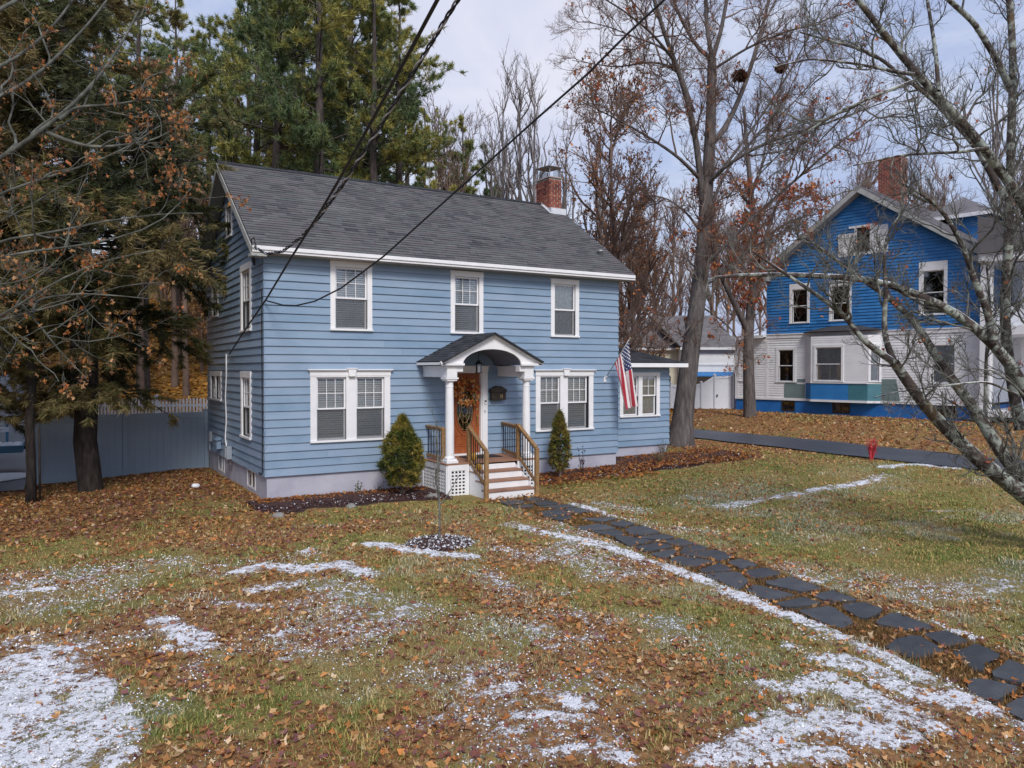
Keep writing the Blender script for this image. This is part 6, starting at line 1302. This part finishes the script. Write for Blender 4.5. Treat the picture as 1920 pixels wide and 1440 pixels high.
def limb_tree(name, limbs, base, mat, twigmat, label, g, l1=9, l2=7, l3=5, leaves=0, lsize=(.06, .1), pal=None, n0=16, rmin=.004, len1=(.25, .55), trunk=None, up=.12, wob=.2, extra4=0, cat='tree', lsel=None, droop=0.):
    root = thing(name, base, label, cat)
    P0 = np.stack([resample(p, n0, g, .0) for p, _, _ in limbs]); R0 = np.stack([np.linspace(0, 1, n0)**.8*(b-a)+a for _, a, b in limbs])
    if name == 'maple_tree': R0[0, 0] *= 1.45; R0[0, 1] *= 1.04
    big = [(P0, R0, 10)]
    if trunk is not None: big.append((trunk[0][None], trunk[1][None], 12))
    V, F = cat_tubes(big); np_mesh('trunk', V, F, mat, root, smooth=True)
    # spread side shoots evenly by limb length
    ln = np.linalg.norm(np.diff(P0, axis=1), axis=2).sum(1); per = np.maximum(3, (l1*ln/ln.mean()).astype(int))
    P1, R1 = sprout(P0, R0, per, len1[0], len1[1], .85, 9, g, up=up, wob=wob, t0=.22, absl=min(ln.mean(), 5.), rmin=rmin*2, droop=droop, rr=.36)
    P2, R2 = sprout(P1, R1, l2, .35, .7, .75, 7, g, up=up*.8, wob=wob, t0=.15, rmin=rmin*1.4, droop=droop, rr=.36)
    P3, R3 = sprout(P2, R2, l3, .35, .75, .7, 5, g, up=up*.8, wob=wob, t0=.1, rmin=rmin, droop=droop)
    parts = [(P1, R1, 6), (P2, R2, 4), (P3, R3, 3)]
    tip = P3
    if extra4:
        P4, R4 = sprout(P3, R3, extra4, .4, .8, .7, 4, g, up=up*.5, wob=wob, t0=.1, rmin=rmin*.8); parts.append((P4, R4, 3)); tip = P4
    V, F = cat_tubes(parts); np_mesh('branches', V, F, twigmat, root, smooth=True)
    if leaves:
        src = tip if lsel is None else tip[lsel(tip[:, -1])]
        # leaves hang in loose clusters
        cl = src[g.integers(0, len(src), max(1, leaves//6))]
        V, F, C = twig_leaves(np.concatenate([cl, src[g.integers(0, len(src), leaves//8)]]), leaves, lsize, pal, g); np_mesh('leaves', V, F, m_leaf, root, colr=C)
    return root
RUST = [(.40,.13,.05), (.32,.09,.04), (.45,.20,.07), (.25,.09,.05), (.38,.10,.06)]
TAN = [(.33,.17,.07), (.24,.12,.055), (.40,.23,.11), (.18,.09,.05)]
g = np.random.default_rng(101)
# the big grey maple by the side wing
mp = limb_tree('maple_tree', MAPLE_LIMBS, (14.34, 2.09, .2), m_bark_maple, m_bark_pale if False else m_bark_brown, 'tall bare grey maple leaning beside the low side wing', g, l1=13, l2=8, l3=6, leaves=1700, lsize=(.10, .18), pal=RUST, rmin=.0048, extra4=3, lsel=lambda p: (p[:, 2] < 12.5) | (g.random(len(p)) < .35))
# nests high in the maple
for x, y, z, s, lab in ((17.11, 2.08, 13.42, .27, 'larger round brown leaf nest in the maple crown'), (18.78, 1.68, 13.9, .2, 'smaller dark nest in the maple branches, right of the larger one')):
    q = np.random.default_rng(int(z*10)); n = 420; d = unit(q.standard_normal((n, 3)))*np.array((1, 1, .8)); V, F, C = leaf_cards(np.array((x, y, z))+d*s*q.uniform(.4, 1, (n, 1)), q.uniform(.09, .2, n), np.array([(.09,.04,.025), (.16,.07,.035), (.05,.03,.02)])[q.integers(0, 3, n)], q)
    tag(np_mesh('nest', V, F, m_leaf, None, (x, y, z), colr=C), lab, 'nest')
# the second street-side tree in front of the neighbour
st = limb_tree('oak_tree', SECOND_TREE_LIMBS, (25.0, 9.0, .5), m_bark_maple, m_bark_brown, 'smaller forked tree with clinging rust leaves left of the blue white house', g, l1=12, l2=8, l3=5, leaves=3600, lsize=(.13, .25), pal=RUST, rmin=.008, extra4=1, lsel=lambda p: (p[:, 2] > 6) & (p[:, 2] < 12.5))
# lichen covered tree at the right edge
rt = limb_tree('lichen_tree', RIGHT_TREE_LIMBS, (10.05, -11.55, 0), m_lichen, m_bark_pale, 'multi stemmed tree with lichen and snow on its limbs at the right edge', g, l1=13, l2=7, l3=5, leaves=300, lsize=(.05, .085), pal=RUST, n0=22, rmin=.002, len1=(.16, .42), extra4=2, up=.16, wob=.24)
# overhanging tree at the left edge
trk = np.array([(LEFT_TREE_TRUNK[0], LEFT_TREE_TRUNK[1], -.2), (LEFT_TREE_TRUNK[0]+.05, LEFT_TREE_TRUNK[1], 2.), (LEFT_TREE_TRUNK[0]-.05, LEFT_TREE_TRUNK[1]+.05, 4.), (LEFT_TREE_TRUNK[0]+.05, LEFT_TREE_TRUNK[1], 6.5), (LEFT_TREE_TRUNK[0], LEFT_TREE_TRUNK[1], 9.5)])
lt = limb_tree('overhanging_tree', LEFT_TREE_LIMBS, (LEFT_TREE_TRUNK[0], LEFT_TREE_TRUNK[1], 0), m_bark_left, m_bark_left, 'bare pale limbs with a few brown leaves reaching in from the left edge', g, l1=5, l2=4, l3=4, leaves=3000, lsize=(.05, .10), pal=TAN+[(.42,.17,.05), (.36,.12,.04)], n0=18, rmin=.0028, len1=(.2, .5), extra4=0, up=.03, wob=.24, trunk=(trk, np.array((.34, .28, .25, .2, .12))))
# ---- free-standing bare trees, grown at the origin and copied
def grow_tree(h, g, spread=.38, base_t=.25, n1=26, n2=7, n3=5, rt=None, ang=.75, up=.28, rmin=.012, wob=.16, lean=.04):
    k = 12; z = np.linspace(0, h, k); trunk = np.stack([np.cumsum(g.normal(0, lean*h/k, k))*.5, np.cumsum(g.normal(0, lean*h/k, k))*.5, z], -1); trunk -= trunk[0]*np.array((1, 1, 0))
    rt = rt or h*.012; R0 = (rt*(1-.88*(z/h)))[None]
    P1, R1 = sprout(trunk[None], R0, n1, spread*.6, spread, ang, 9, g, up=up, wob=wob, t0=base_t, absl=h, rmin=rmin*1.6, t1=.98)
    P2, R2 = sprout(P1, R1, n2, .3, .6, .65, 6, g, up=up*.7, wob=wob, t0=.15, rmin=rmin*1.2)
    P3, R3 = sprout(P2, R2, n3, .35, .7, .6, 4, g, up=up*.6, wob=wob, t0=.1, rmin=rmin)
    return (trunk[None], R0), (P1, R1), (P2, R2), (P3, R3)
def bare_proto(name, h, seed, mat, tmat, leaves=0, pal=None, ls=(.12, .22), **kw):
    g = np.random.default_rng(seed); a, b, c, d = grow_tree(h, g, **kw); root = thing(name, (0, 0, -60.), 'x', 'tree')
    off = np.array((0, 0, -60.))
    V, F = cat_tubes([(a[0], a[1], 9), (b[0], b[1], 5)]); np_mesh('trunk', V+off, F, mat, root, smooth=True)
    V, F = cat_tubes([(c[0], c[1], 3), (d[0], d[1], 3)]); np_mesh('branches', V+off, F, tmat, root, smooth=True)
    if leaves: V, F, C = twig_leaves(d[0], leaves, ls, pal, g); np_mesh('leaves', V+off, F, m_leaf, root, colr=C)
    root['h'] = h; return root
protos = {}
used = set()
def plant(proto, x, y, top, label, group, g, zoff=-.15, sxy=1.):
    """first use moves the prototype itself; later uses copy it with its parts"""
    o = proto if proto.name not in used else copy_tree(proto); used.add(proto.name)
    z = gz1(x, y)+zoff; s = (top-z)/proto['h']; o.location = (x, y, z); o.scale = (s*sxy, s*sxy, s); o.rotation_euler = (0, 0, g.random()*6.283)
    tag(o, label, 'tree', group); return o
g = np.random.default_rng(33)
birch = [bare_proto('bare_tree', 17, s, m_bark_far, m_bark_far, spread=.30, ang=.5, up=.35, n1=17, n2=6, rmin=.009) for s in (1, 2)]
woods = [bare_proto('bare_tree', 15, s, m_bark_brown, m_bark_brown, spread=.33, ang=.7, n1=24, base_t=.35, rmin=.013) for s in (3, 4, 5)]
beech = [bare_proto('brown_leaved_tree', 14, s, m_bark_brown, m_bark_brown, 5200, [(.27,.14,.075), (.36,.17,.08), (.21,.115,.07), (.40,.16,.07)], (.09, .17), spread=.36, ang=.9, up=.18, n1=44, base_t=.14, n2=8) for s in (6, 7)]
sapl = [bare_proto('leafy_sapling', 9, s, m_bark_brown, m_bark_brown, 2400, [(.36,.20,.08), (.28,.14,.06), (.42,.26,.09)], (.10, .19), spread=.32, ang=.95, up=.12, n1=26, base_t=.1, n2=6) for s in (8, 9)]
bl = ['slender bare tree behind the roof ridge, left of the brick chimney']*4+['slender bare tree just left of the chimney cap']+['slender bare tree behind the roof, at the left end of the bare group beside the pines']+['slender bare tree right behind the brick chimney']*2+['pale bare tree right of the chimney, behind the brown leaved tree']
for k, (x, y, top) in enumerate([BARE_TREES[q] for q in (0, 1, 2, 4, 5, 7)]): plant(birch[k % 2], x, y, top, 'slender bare grey tree behind the roof between pines and chimney', 'bare trees behind the chimney', g)
x, y, top = BARE_TREES[8]; plant(birch[0], x, y, top, 'tall pale bare tree rising behind the neighbour house at the right edge', None, g)
for k, (x, y, top) in enumerate(GARAGE_WOODS[::3]+GARAGE_WOODS[1::3]): plant(woods[k % 3], x, y, top, 'bare brown tree in the far woods behind the garage', 'far woods behind the garage', g)
for k, (x, y, top) in enumerate(FAR_WOODS): plant(woods[(k+1) % 3], x, y, top, 'distant bare tree behind the blue and white house', 'far woods behind the neighbour house', g)
for k, (x, y, top) in enumerate(AMONG_PINES): plant(woods[k % 3], x, y, top, 'thin bare tree standing among the pine trunks behind the roof', 'bare trees among the pines', g)
for k, (x, y, top) in enumerate(HILLSIDE_TREES):
    if k % 2: plant(woods[k % 3], x, y, top, 'bare thin trunk on the golden slope beyond the picket fence', 'bare trunks on the golden slope', g)
    else: plant(sapl[(k//2) % 2], x, y, gz1(x, y)+6+3*g.random(), 'young tree with tan leaves on the golden slope', 'leafy saplings on the golden slope', g)
plant(beech[0], 17.2, 9.4, 15.0, 'brown leaved tree behind the right end of the roof, beside the chimney', None, g, sxy=1.0)
plant(beech[1], 21.0, 12.5, 11.3, 'lower brown leaved tree between chimney tree and maple trunk', None, g)
plant(sapl[1], 18.2, 15.2, 7.5, 'short tan leaved tree above the side wing roof', None, g)
# ---------------------------------------------------------------- conifers
def clumps(P, D, k, r, w, colr, g, flat=0.):
    """needle clumps: k thin blades fanning out from each point about direction D"""
    n = len(P); d = unit(D[:, None]*.55+g.standard_normal((n, k, 3))*np.array((1, 1, 1-flat))*.6)
    s = unit(np.cross(d, g.standard_normal((n, k, 3)))); ln = r[:, None, None]*g.uniform(.6, 1.15, (n, k, 1)); ww = w*g.uniform(.7, 1.3, (n, k, 1))
    p = P[:, None]+g.normal(0, .12, (n, k, 3))*r[:, None, None]
    V = np.stack([p-s*ww*.5, p+s*ww*.5, p+d*ln], 2).reshape(-1, 3)
    C = np.repeat(colr[:, None]*g.uniform(.75, 1.25, (n, k, 1)), 1, 1).reshape(-1, 3)
    return V, np.arange(len(V)).reshape(-1, 3), C
def conifer(name, h, seed, kind, bark):
    g = np.random.default_rng(seed); root = thing(name, (0, 0, -80.), 'x', 'tree'); off = np.array((0, 0, -80.)); root['h'] = h
    k = 14; z = np.linspace(0, h, k); trunk = np.stack([np.cumsum(g.normal(0, .05, k)), np.cumsum(g.normal(0, .05, k)), z], -1); R0 = h*.0145*(1-.93*z/h)+.01
    if kind == 'pine': cb, n1, ln = .36, 66, .165
    elif kind == 'young': cb, n1, ln = .12, 64, .20
    else: cb, n1, ln = .13, 215, .25
    t = cb+(.985-cb)*np.sort(g.random(n1)); 
    if kind == 'pine': t = np.sort(np.clip(cb+(.985-cb)*(np.round(g.random(n1)*22)/22)+g.normal(0, .006, n1), cb, .985))
    f = t*(k-1); i = np.minimum(f.astype(int), k-2); w = (f-i)[:, None]; pos = trunk[i]*(1-w)+trunk[i+1]*w
    q = (t-cb)/(1-cb)
    prof = {'pine': np.clip(.50+1.6*q, 0, 1)*np.clip((1.06-q)*1.75, .12, 1), 'young': np.clip((1.05-q)*1.1, .1, 1), 'hemlock': np.clip(.36+1.9*q, 0, 1)*np.clip((1.05-q)*1.2, .08, 1)}[kind]
    L = h*ln*prof*g.uniform(.55, 1.15, n1); a = g.random(n1)*6.283
    el = {'pine': .12+.55*q, 'young': .25+.4*q, 'hemlock': -.02+.35*q}[kind]+g.normal(0, .1, n1)
    if kind == 'pine': L = np.where(q < .1, L*.7, L)
    d = np.stack([np.cos(a)*np.cos(el), np.sin(a)*np.cos(el), np.sin(el)], -1); m = 8; P1 = np.zeros((n1, m, 3)); P1[:, 0] = pos
    for j in range(1, m):
        bend = {'pine': .035, 'young': .02, 'hemlock': -.085}[kind]; d = unit(d+np.array((0, 0, bend))+g.normal(0, .05, (n1, 3))); P1[:, j] = P1[:, j-1]+d*(L/(m-1))[:, None]
    R1 = (np.maximum(.012, L*.012))[:, None]*np.linspace(1, .25, m)[None]
    per = np.maximum(3, (L*{'pine': 3.2, 'young': 3.6, 'hemlock': 5.0}[kind]).astype(int))
    P2, R2 = sprout(P1, R1, per, .24, .5, .8, 5, g, up={'pine': .12, 'young': .1, 'hemlock': -.06}[kind], wob=.1, t0=.18, rmin=.007, taper=.4)
    V, F = cat_tubes([(trunk[None], R0[None], 10)]); np_mesh('trunk', V+off, F, bark, root, smooth=True)
    V, F = cat_tubes([(P1, R1, 4), (P2, R2, 3)]); np_mesh('branches', V+off, F, bark, root, smooth=True)
    # foliage
    per2 = {'pine': 4, 'young': 4, 'hemlock': 10}[kind]; b = np.repeat(np.arange(len(P2)), per2); tt = g.uniform(.25, 1, len(b)); p, dd = at_t(P2[b], tt)
    b1_ = np.repeat(np.arange(n1), {'pine': 6, 'young': 6, 'hemlock': 9}[kind]); t1 = g.uniform(.45, 1, len(b1_)); p1, d1 = at_t(P1[b1_], t1)
    p = np.concatenate([p, p1]); dd = np.concatenate([dd, d1])
    cn = fbm(p[:, 0]+p[:, 2]*.7, p[:, 1]+p[:, 2]*.6, .42, 3, seed)[:, None]+g.normal(0, .07, (len(p), 1))
    if kind == 'hemlock':
        pal = [np.array((.075,.088,.040)), np.array((.155,.148,.056)), np.array((.25,.20,.09))]
        V, F, C = clumps(p, unit(dd+np.array((0, 0, -.3))), 17, g.uniform(.12, .25, len(p)), .020, np.where(cn < .45, pal[0], np.where(cn < .60, pal[1], pal[2])), g, .45)
    else:
        pal = [np.array((.13,.185,.085)), np.array((.24,.275,.09)), np.array((.40,.36,.10))]
        mixv = sstep(.36, .52, cn); mix2 = sstep(.50, .66, cn); c = pal[0]*(1-mixv)+pal[1]*mixv; c = c*(1-mix2)+pal[2]*mix2
        V, F, C = clumps(p, unit(dd+np.array((0, 0, .45))), 22, g.uniform(.19, .36, len(p))*(1 if kind == 'pine' else .8), .032, c, g)
    np_mesh('crown', V+off, F, m_needle, root, colr=C); return root
pine_p = [conifer('pine_tree', 22, s, 'pine', m_bark_pine) for s in (51, 52, 53)]
young_p = [conifer('young_pine', 14, s, 'young', m_bark_pine) for s in (54, 55)]
hem_p = [conifer('hemlock_tree', 17, s, 'hemlock', m_bark_dark) for s in (56, 57)]
g = np.random.default_rng(35)
plab = {7: 'tall pine with a ragged right edge against the sky behind the roof', 5: 'tall pine whose top leaves the frame beside the open sky'}
for k, (x, y, top) in enumerate(PINES):
    px_small = top < 19.5 and k in (8, 11, 12, 13, 14, 18)
    if k in (11, 12, 13, 14):
        lab = {11: 'small pine just right of the tall pines behind the roof', 12: 'rounded small pine in the distance, second right of the tall pines', 13: 'spiky small green pine in the distance left of the bare trees', 14: 'smallest distant pine beside the bare grey trees'}[k]
        plant(young_p[k % 2], x, y, top, lab, 'small pines in the distance', g)
    elif k in (8, 18): plant(young_p[k % 2], x, y, top, 'lower pine filling in under the tall pines behind the roof', 'low pines behind the roof', g)
    else: plant(pine_p[k % 3], x, y, top, plab.get(k, 'tall green white pine on the hillside behind the house roof'), 'tall pines behind the house', g, sxy=1.05)
# the dark hemlocks at the left: big one by the fence, others crowding behind
h1 = plant(hem_p[0], -3.25, 5.0, 18.0, 'huge dark hemlock with a thick leaning trunk in front of the grey blue fence', None, g, -.1, 1.12); h1.rotation_euler = (R(-3), R(-3), .6)
plant(hem_p[1], -6.6, 8.6, 17.0, 'dark hemlock crowding in from the left behind the largest one', None, g, -.2, 1.05)
plant(hem_p[0], -7.2, 19.5, 24.0, 'dark hemlock on the lower slope behind the picket fence', None, g, -.2, .9)
plant(hem_p[1], -6.9, 3.9, 16.0, 'dark hemlock boughs entering from the left edge in front of the fence end', None, g, -.2, 1.0)
plant(hem_p[1], -8.8, 15.5, 22.0, 'tall dark hemlock at the far left edge beyond the trailer', None, g, -.2, 1.0)
plant(pine_p[0], -3.2, 16.5, 21., 'tall olive pine crowding behind the hemlock at the left', None, g)
plant(pine_p[2], -.6, 21., 22., 'olive pine on the slope between hemlock and gable peak', None, g)
mb = MB(); mb.tube([(-4.54, 3.85, -.35), (-4.53, 3.86, .6), (-4.55, 3.88, 1.6), (-4.50, 3.9, 2.6), (-4.56, 3.95, 3.6)], [.13, .11, .105, .10, .08], 10); mb.bar((-4.36, 3.87, -.2), (-4.36, 3.87, 1.55), .05)
tag(mb.build('tree_stub', m_bark_dark, loc=(-4.54, 3.85, -.2), smooth=True), 'slim dark trunk standing left of the hemlock at the fence end', 'tree trunk')
# ---------------------------------------------------------------- shrubs by the porch
def arborvitae(name, x, y, h, r, seed, n, label, thin=0.):
    g = np.random.default_rng(seed); z0 = gz1(x, y); root = thing(name, (x, y, z0), label, 'shrub')
    mb = MB(); mb.tube([(x, y, z0-.1), (x+.01, y, z0+h*.3), (x, y+.01, z0+h*.9)], [.045, .035, .01], 7)
    for k in range(14): a = g.random()*6.28; zz = h*(.05+.35*g.random()); mb.tube([(x, y, z0+zz*.5), (x+.5*r*math.cos(a), y+.5*r*math.sin(a), z0+zz+.15), (x+.75*r*math.cos(a), y+.75*r*math.sin(a), z0+zz+.4)], [.014, .01, .005], 5)
    mb.build('stem', m_bark_brown, root)
    t = g.random(n)**.85; a = g.random(n)*6.283; prof = np.clip(np.sin(np.pi*np.clip(.18+.82*t, 0, 1))**.8*(1.02-t*.35), .05, 1)
    lump = .42+1.15*fbm(np.cos(a)*1.5+seed, np.sin(a)*1.5+t*7, 1., 3, seed)
    rr = r*prof*lump*np.sqrt(g.uniform(.35, 1, n)); P = np.stack([x+rr*np.cos(a), y+rr*np.sin(a), z0+h*(.15+.85*t)+g.normal(0, .03, n)], -1)
    D = unit(np.stack([np.cos(a)*.6, np.sin(a)*.6, np.ones(n)], -1)+g.normal(0, .35, (n, 3)))
    cn = fbm(P[:, 0]*2+P[:, 2], P[:, 1]*2+P[:, 2]*1.3, 2.2, 3, seed)[:, None]+g.normal(0, .1, (n, 1))
    c = np.where(cn < .42, np.array((.07,.09,.022)), np.where(cn < .56, np.array((.17,.165,.032)), np.array((.29,.225,.05))))
    if thin: c = np.where(g.random((n, 1)) < thin, np.array((.12,.075,.035)), c)
    V, F, C = clumps(P, D, 9, g.uniform(.07, .14, n), .020, c, g, .2); np_mesh('foliage', V, F, m_needle, root, colr=C); return root
arborvitae('arborvitae', 2.92, -.86, 1.84, .52, 5, 2000, 'full cone shaped green arborvitae left of the porch')
arborvitae('arborvitae', 7.36, -.85, 1.76, .31, 8, 900, 'thin ragged arborvitae browning at the base right of the porch', .25)
def twig_plant(name, x, y, n, h, spread, mat, label, seed, leafc=None, nl=0, ls=(.03, .06)):
    g = np.random.default_rng(seed); z0 = gz1(x, y)+.04; root = thing(name, (x, y, z0), label, 'plant'); mb = MB(); tips = []
    for k in range(n):
        a = g.random()*6.28; hh = h*g.uniform(.6, 1.1); s = spread*g.uniform(.2, 1)
        pts = [(x+.15*s*math.cos(a), y+.15*s*math.sin(a), z0-.05), (x+.5*s*math.cos(a+.2), y+.5*s*math.sin(a), z0+hh*.55), (x+s*math.cos(a), y+s*math.sin(a+.1), z0+hh)]
        mb.tube(pts, [.006, .005, .003], 4); tips += [np.array(pts[1]), np.array(pts[2])]
    mb.build('stems', mat, root)
    if nl:
        T = np.array(tips); P = T[g.integers(0, len(T), nl)]+g.normal(0, .035, (nl, 3)); V, F, C = leaf_cards(P, g.uniform(*ls, nl), np.array(leafc)[g.integers(0, len(leafc), nl)], g); np_mesh('leaves', V, F, m_leaf, root, colr=C)
    return root
twig_plant('low_plant', 2.05, -.32, 9, .26, .12, m_stem, 'small green leafy sprout against the foundation left of the arborvitae', 1, [(.03,.09,.03), (.05,.12,.04)], 60)
twig_plant('dead_perennial', 2.55, -.3, 9, .2, .14, m_bark_dark, 'low dark dead stems between green sprout and full arborvitae', 12, [(.06,.03,.02)], 20)
twig_plant('dried_flower', 8.15, -.78, 7, .72, .22, m_bark_dark, 'dry flower stalks with black seed heads right of the thin arborvitae', 2, [(.02,.012,.015), (.05,.02,.03)], 46, (.04, .08))
twig_plant('lavender_plant', 12.62, 1.0, 26, .42, .30, m_stem, 'grey lavender like stems at the corner of the side wing', 3, [(.06,.07,.08), (.1,.11,.1)], 50)
twig_plant('grass_tuft', 11.3, -.35, 40, .30, .30, m_stem, 'brown grassy tuft in the mulch before the side wing', 4)
tw = twig_plant('red_shrub', 17.35, -3.05, 60, .56, .22, m_redtwig, 'small bright red twiggy shrub tied to a red stake at the drive edge', 6, [(.42,.03,.05), (.5,.08,.05)], 90, (.04, .09))
mb = MB(); z0 = gz1(17.35, -3.05); mb.tube([(17.28, -3.05, z0-.1), (17.28, -3.05, z0+.50)], .035, 10); mb.build('stake', m_redtwig, tw)
# ---------------------------------------------------------------- staked sapling in its snowy mulch ring
sx, sy = 1.54, -5.78; z0 = gz1(sx, sy)
t = thing('sapling', (sx, sy, z0), 'thin leafless sapling standing in a snowy mulch ring on the lawn', 'tree')
g = np.random.default_rng(9); tr = resample([(sx, sy, z0-.05), (sx-.01, sy, z0+.7), (sx-.04, sy+.02, z0+1.4), (sx-.05, sy, z0+2.1)], 12, g, .006)[None]; Rt = np.linspace(.021, .007, 12)[None]
P1, R1 = sprout(tr, Rt, 11, .18, .34, .7, 6, g, up=.3, wob=.12, t0=.28, rmin=.0035); P2, R2 = sprout(P1, R1, 3, .3, .6, .6, 4, g, up=.2, wob=.12, rmin=.0025)
V, F = cat_tubes([(tr, Rt, 7), (P1, R1, 4), (P2, R2, 3)]); np_mesh('stem', V, F, m_bark_pale, t, smooth=True)
mb = MB(); mb.tube([(sx+.035, sy-.03, z0-.1), (sx+.035, sy-.03, z0+.62)], .011, 6); mb.build('stake', m_wood, t)
g = np.random.default_rng(10); n = 900; a = g.random(n)*6.283; rr = .60*np.sqrt(g.random(n)); P = np.stack([sx+rr*np.cos(a), sy+rr*np.sin(a)*.95, z0+.075-.06*(rr/.6)**2+g.uniform(0, .02, n)], -1)
V, F, C = leaf_cards(P, g.uniform(.035, .08, n), np.array([(.05,.022,.02), (.09,.045,.035), (.75,.77,.82), (.78,.8,.85)])[g.choice(4, n, p=[.22, .13, .32, .33])], g, .3, 2, True, .5)
o = np_mesh('mulch_ring', V, F, m_leaf, None, (sx, sy, z0), colr=C); tag(o, 'round ring of dark mulch dusted with snow about the sapling', 'mulch', kind='stuff')
vs = [(sx, sy, z0+.085)]+[(sx+r_*math.cos(k*.2618), sy+r_*.95*math.sin(k*.2618), z0+zz) for r_, zz in ((.3, .075), (.55, .02), (.68, -.05)) for k in range(24)]
mb = MB(); mb.add(vs, [(0, 1+k, 1+(k+1) % 24) for k in range(24)]+[(1+q*24+k, 25+q*24+k, 25+q*24+(k+1) % 24, 1+q*24+(k+1) % 24) for q in range(2) for k in range(24)]); o = mb.build('mulch_mound', m_mulch, loc=(sx, sy, z0), smooth=True); tag(o, kind='structure')
# ---------------------------------------------------------------- sky, sun, camera
SUN_EL, SUN_AZ = R(42), R(198)      # azimuth measured clockwise from +Y
w = bpy.data.worlds.new('World'); scene.world = w; w.use_nodes = True; nt = w.node_tree
bg = nt.nodes['Background']; sky = nt.nodes.new('ShaderNodeTexSky'); sky.sky_type = 'NISHITA'; sky.sun_disc = False
sky.sun_elevation = SUN_EL; sky.sun_rotation = SUN_AZ; sky.air_density = 1.2; sky.dust_density = 2.5; sky.ozone_density = 2.
tc = nt.nodes.new('ShaderNodeTexCoord'); mp = nt.nodes.new('ShaderNodeMapping'); mp.inputs['Scale'].default_value = (1., 1., 2.6); nt.links.new(tc.outputs['Generated'], mp.inputs[0])
n1 = noise(nt, 3.6, 6, .55, mp.outputs[0], .6)
cl = ramp(nt, n1, [(.34, (3.3,3.9,6.0)), (.47, (4.0,4.6,6.5)), (.58, (5.2,5.6,7.0)), (.72, (6.2,6.5,7.5))])
c = mixc(nt, .80, sky.outputs[0], cl)
# the sun's pale patch behind thin cloud
dp = nt.nodes.new('ShaderNodeVectorMath'); dp.operation = 'DOT_PRODUCT'; nt.links.new(tc.outputs['Generated'], dp.inputs[0]); gd = (.465, .80, .385); q = math.sqrt(sum(v*v for v in gd)); dp.inputs[1].default_value = tuple(v/q for v in gd)
mr = nt.nodes.new('ShaderNodeMapRange'); mr.interpolation_type = 'SMOOTHSTEP'; mr.inputs[1].default_value = .978; mr.inputs[2].default_value = 1.0; nt.links.new(dp.outputs['Value'], mr.inputs[0])
c = mixc(nt, math_node(nt, 'MULTIPLY', mr.outputs[0], .55), c, (6.9,6.7,7.3))
nt.links.new(c, bg.inputs[0]); bg.inputs[1].default_value = .078
sd = bpy.data.lights.new('sun', 'SUN'); sd.energy = 1.6; sd.angle = R(17); sd.color = (1, .95, .88)
so_ = bpy.data.objects.new('sun', sd); col.objects.link(so_); so_.rotation_euler = (math.pi/2-SUN_EL, 0, math.pi-SUN_AZ); so_.location = (5, -30, 40)
cam = bpy.data.cameras.new('camera'); co = bpy.data.objects.new('camera', cam); col.objects.link(co); scene.camera = co
cam.sensor_width = 36; cam.lens = 27.075; cam.clip_start = .1; cam.clip_end = 3000
co.location = (-4.0594, -17.5635, 2.963); co.rotation_euler = (R(90-1.1109), 0, R(-30.78))
scene.view_settings.view_transform = 'Standard'; scene.view_settings.look = 'None'; scene.view_settings.gamma = 1; scene.view_settings.exposure = .78
scene.cycles.max_bounces = 6; scene.cycles.transparent_max_bounces = 12; scene.cycles.use_denoising = True
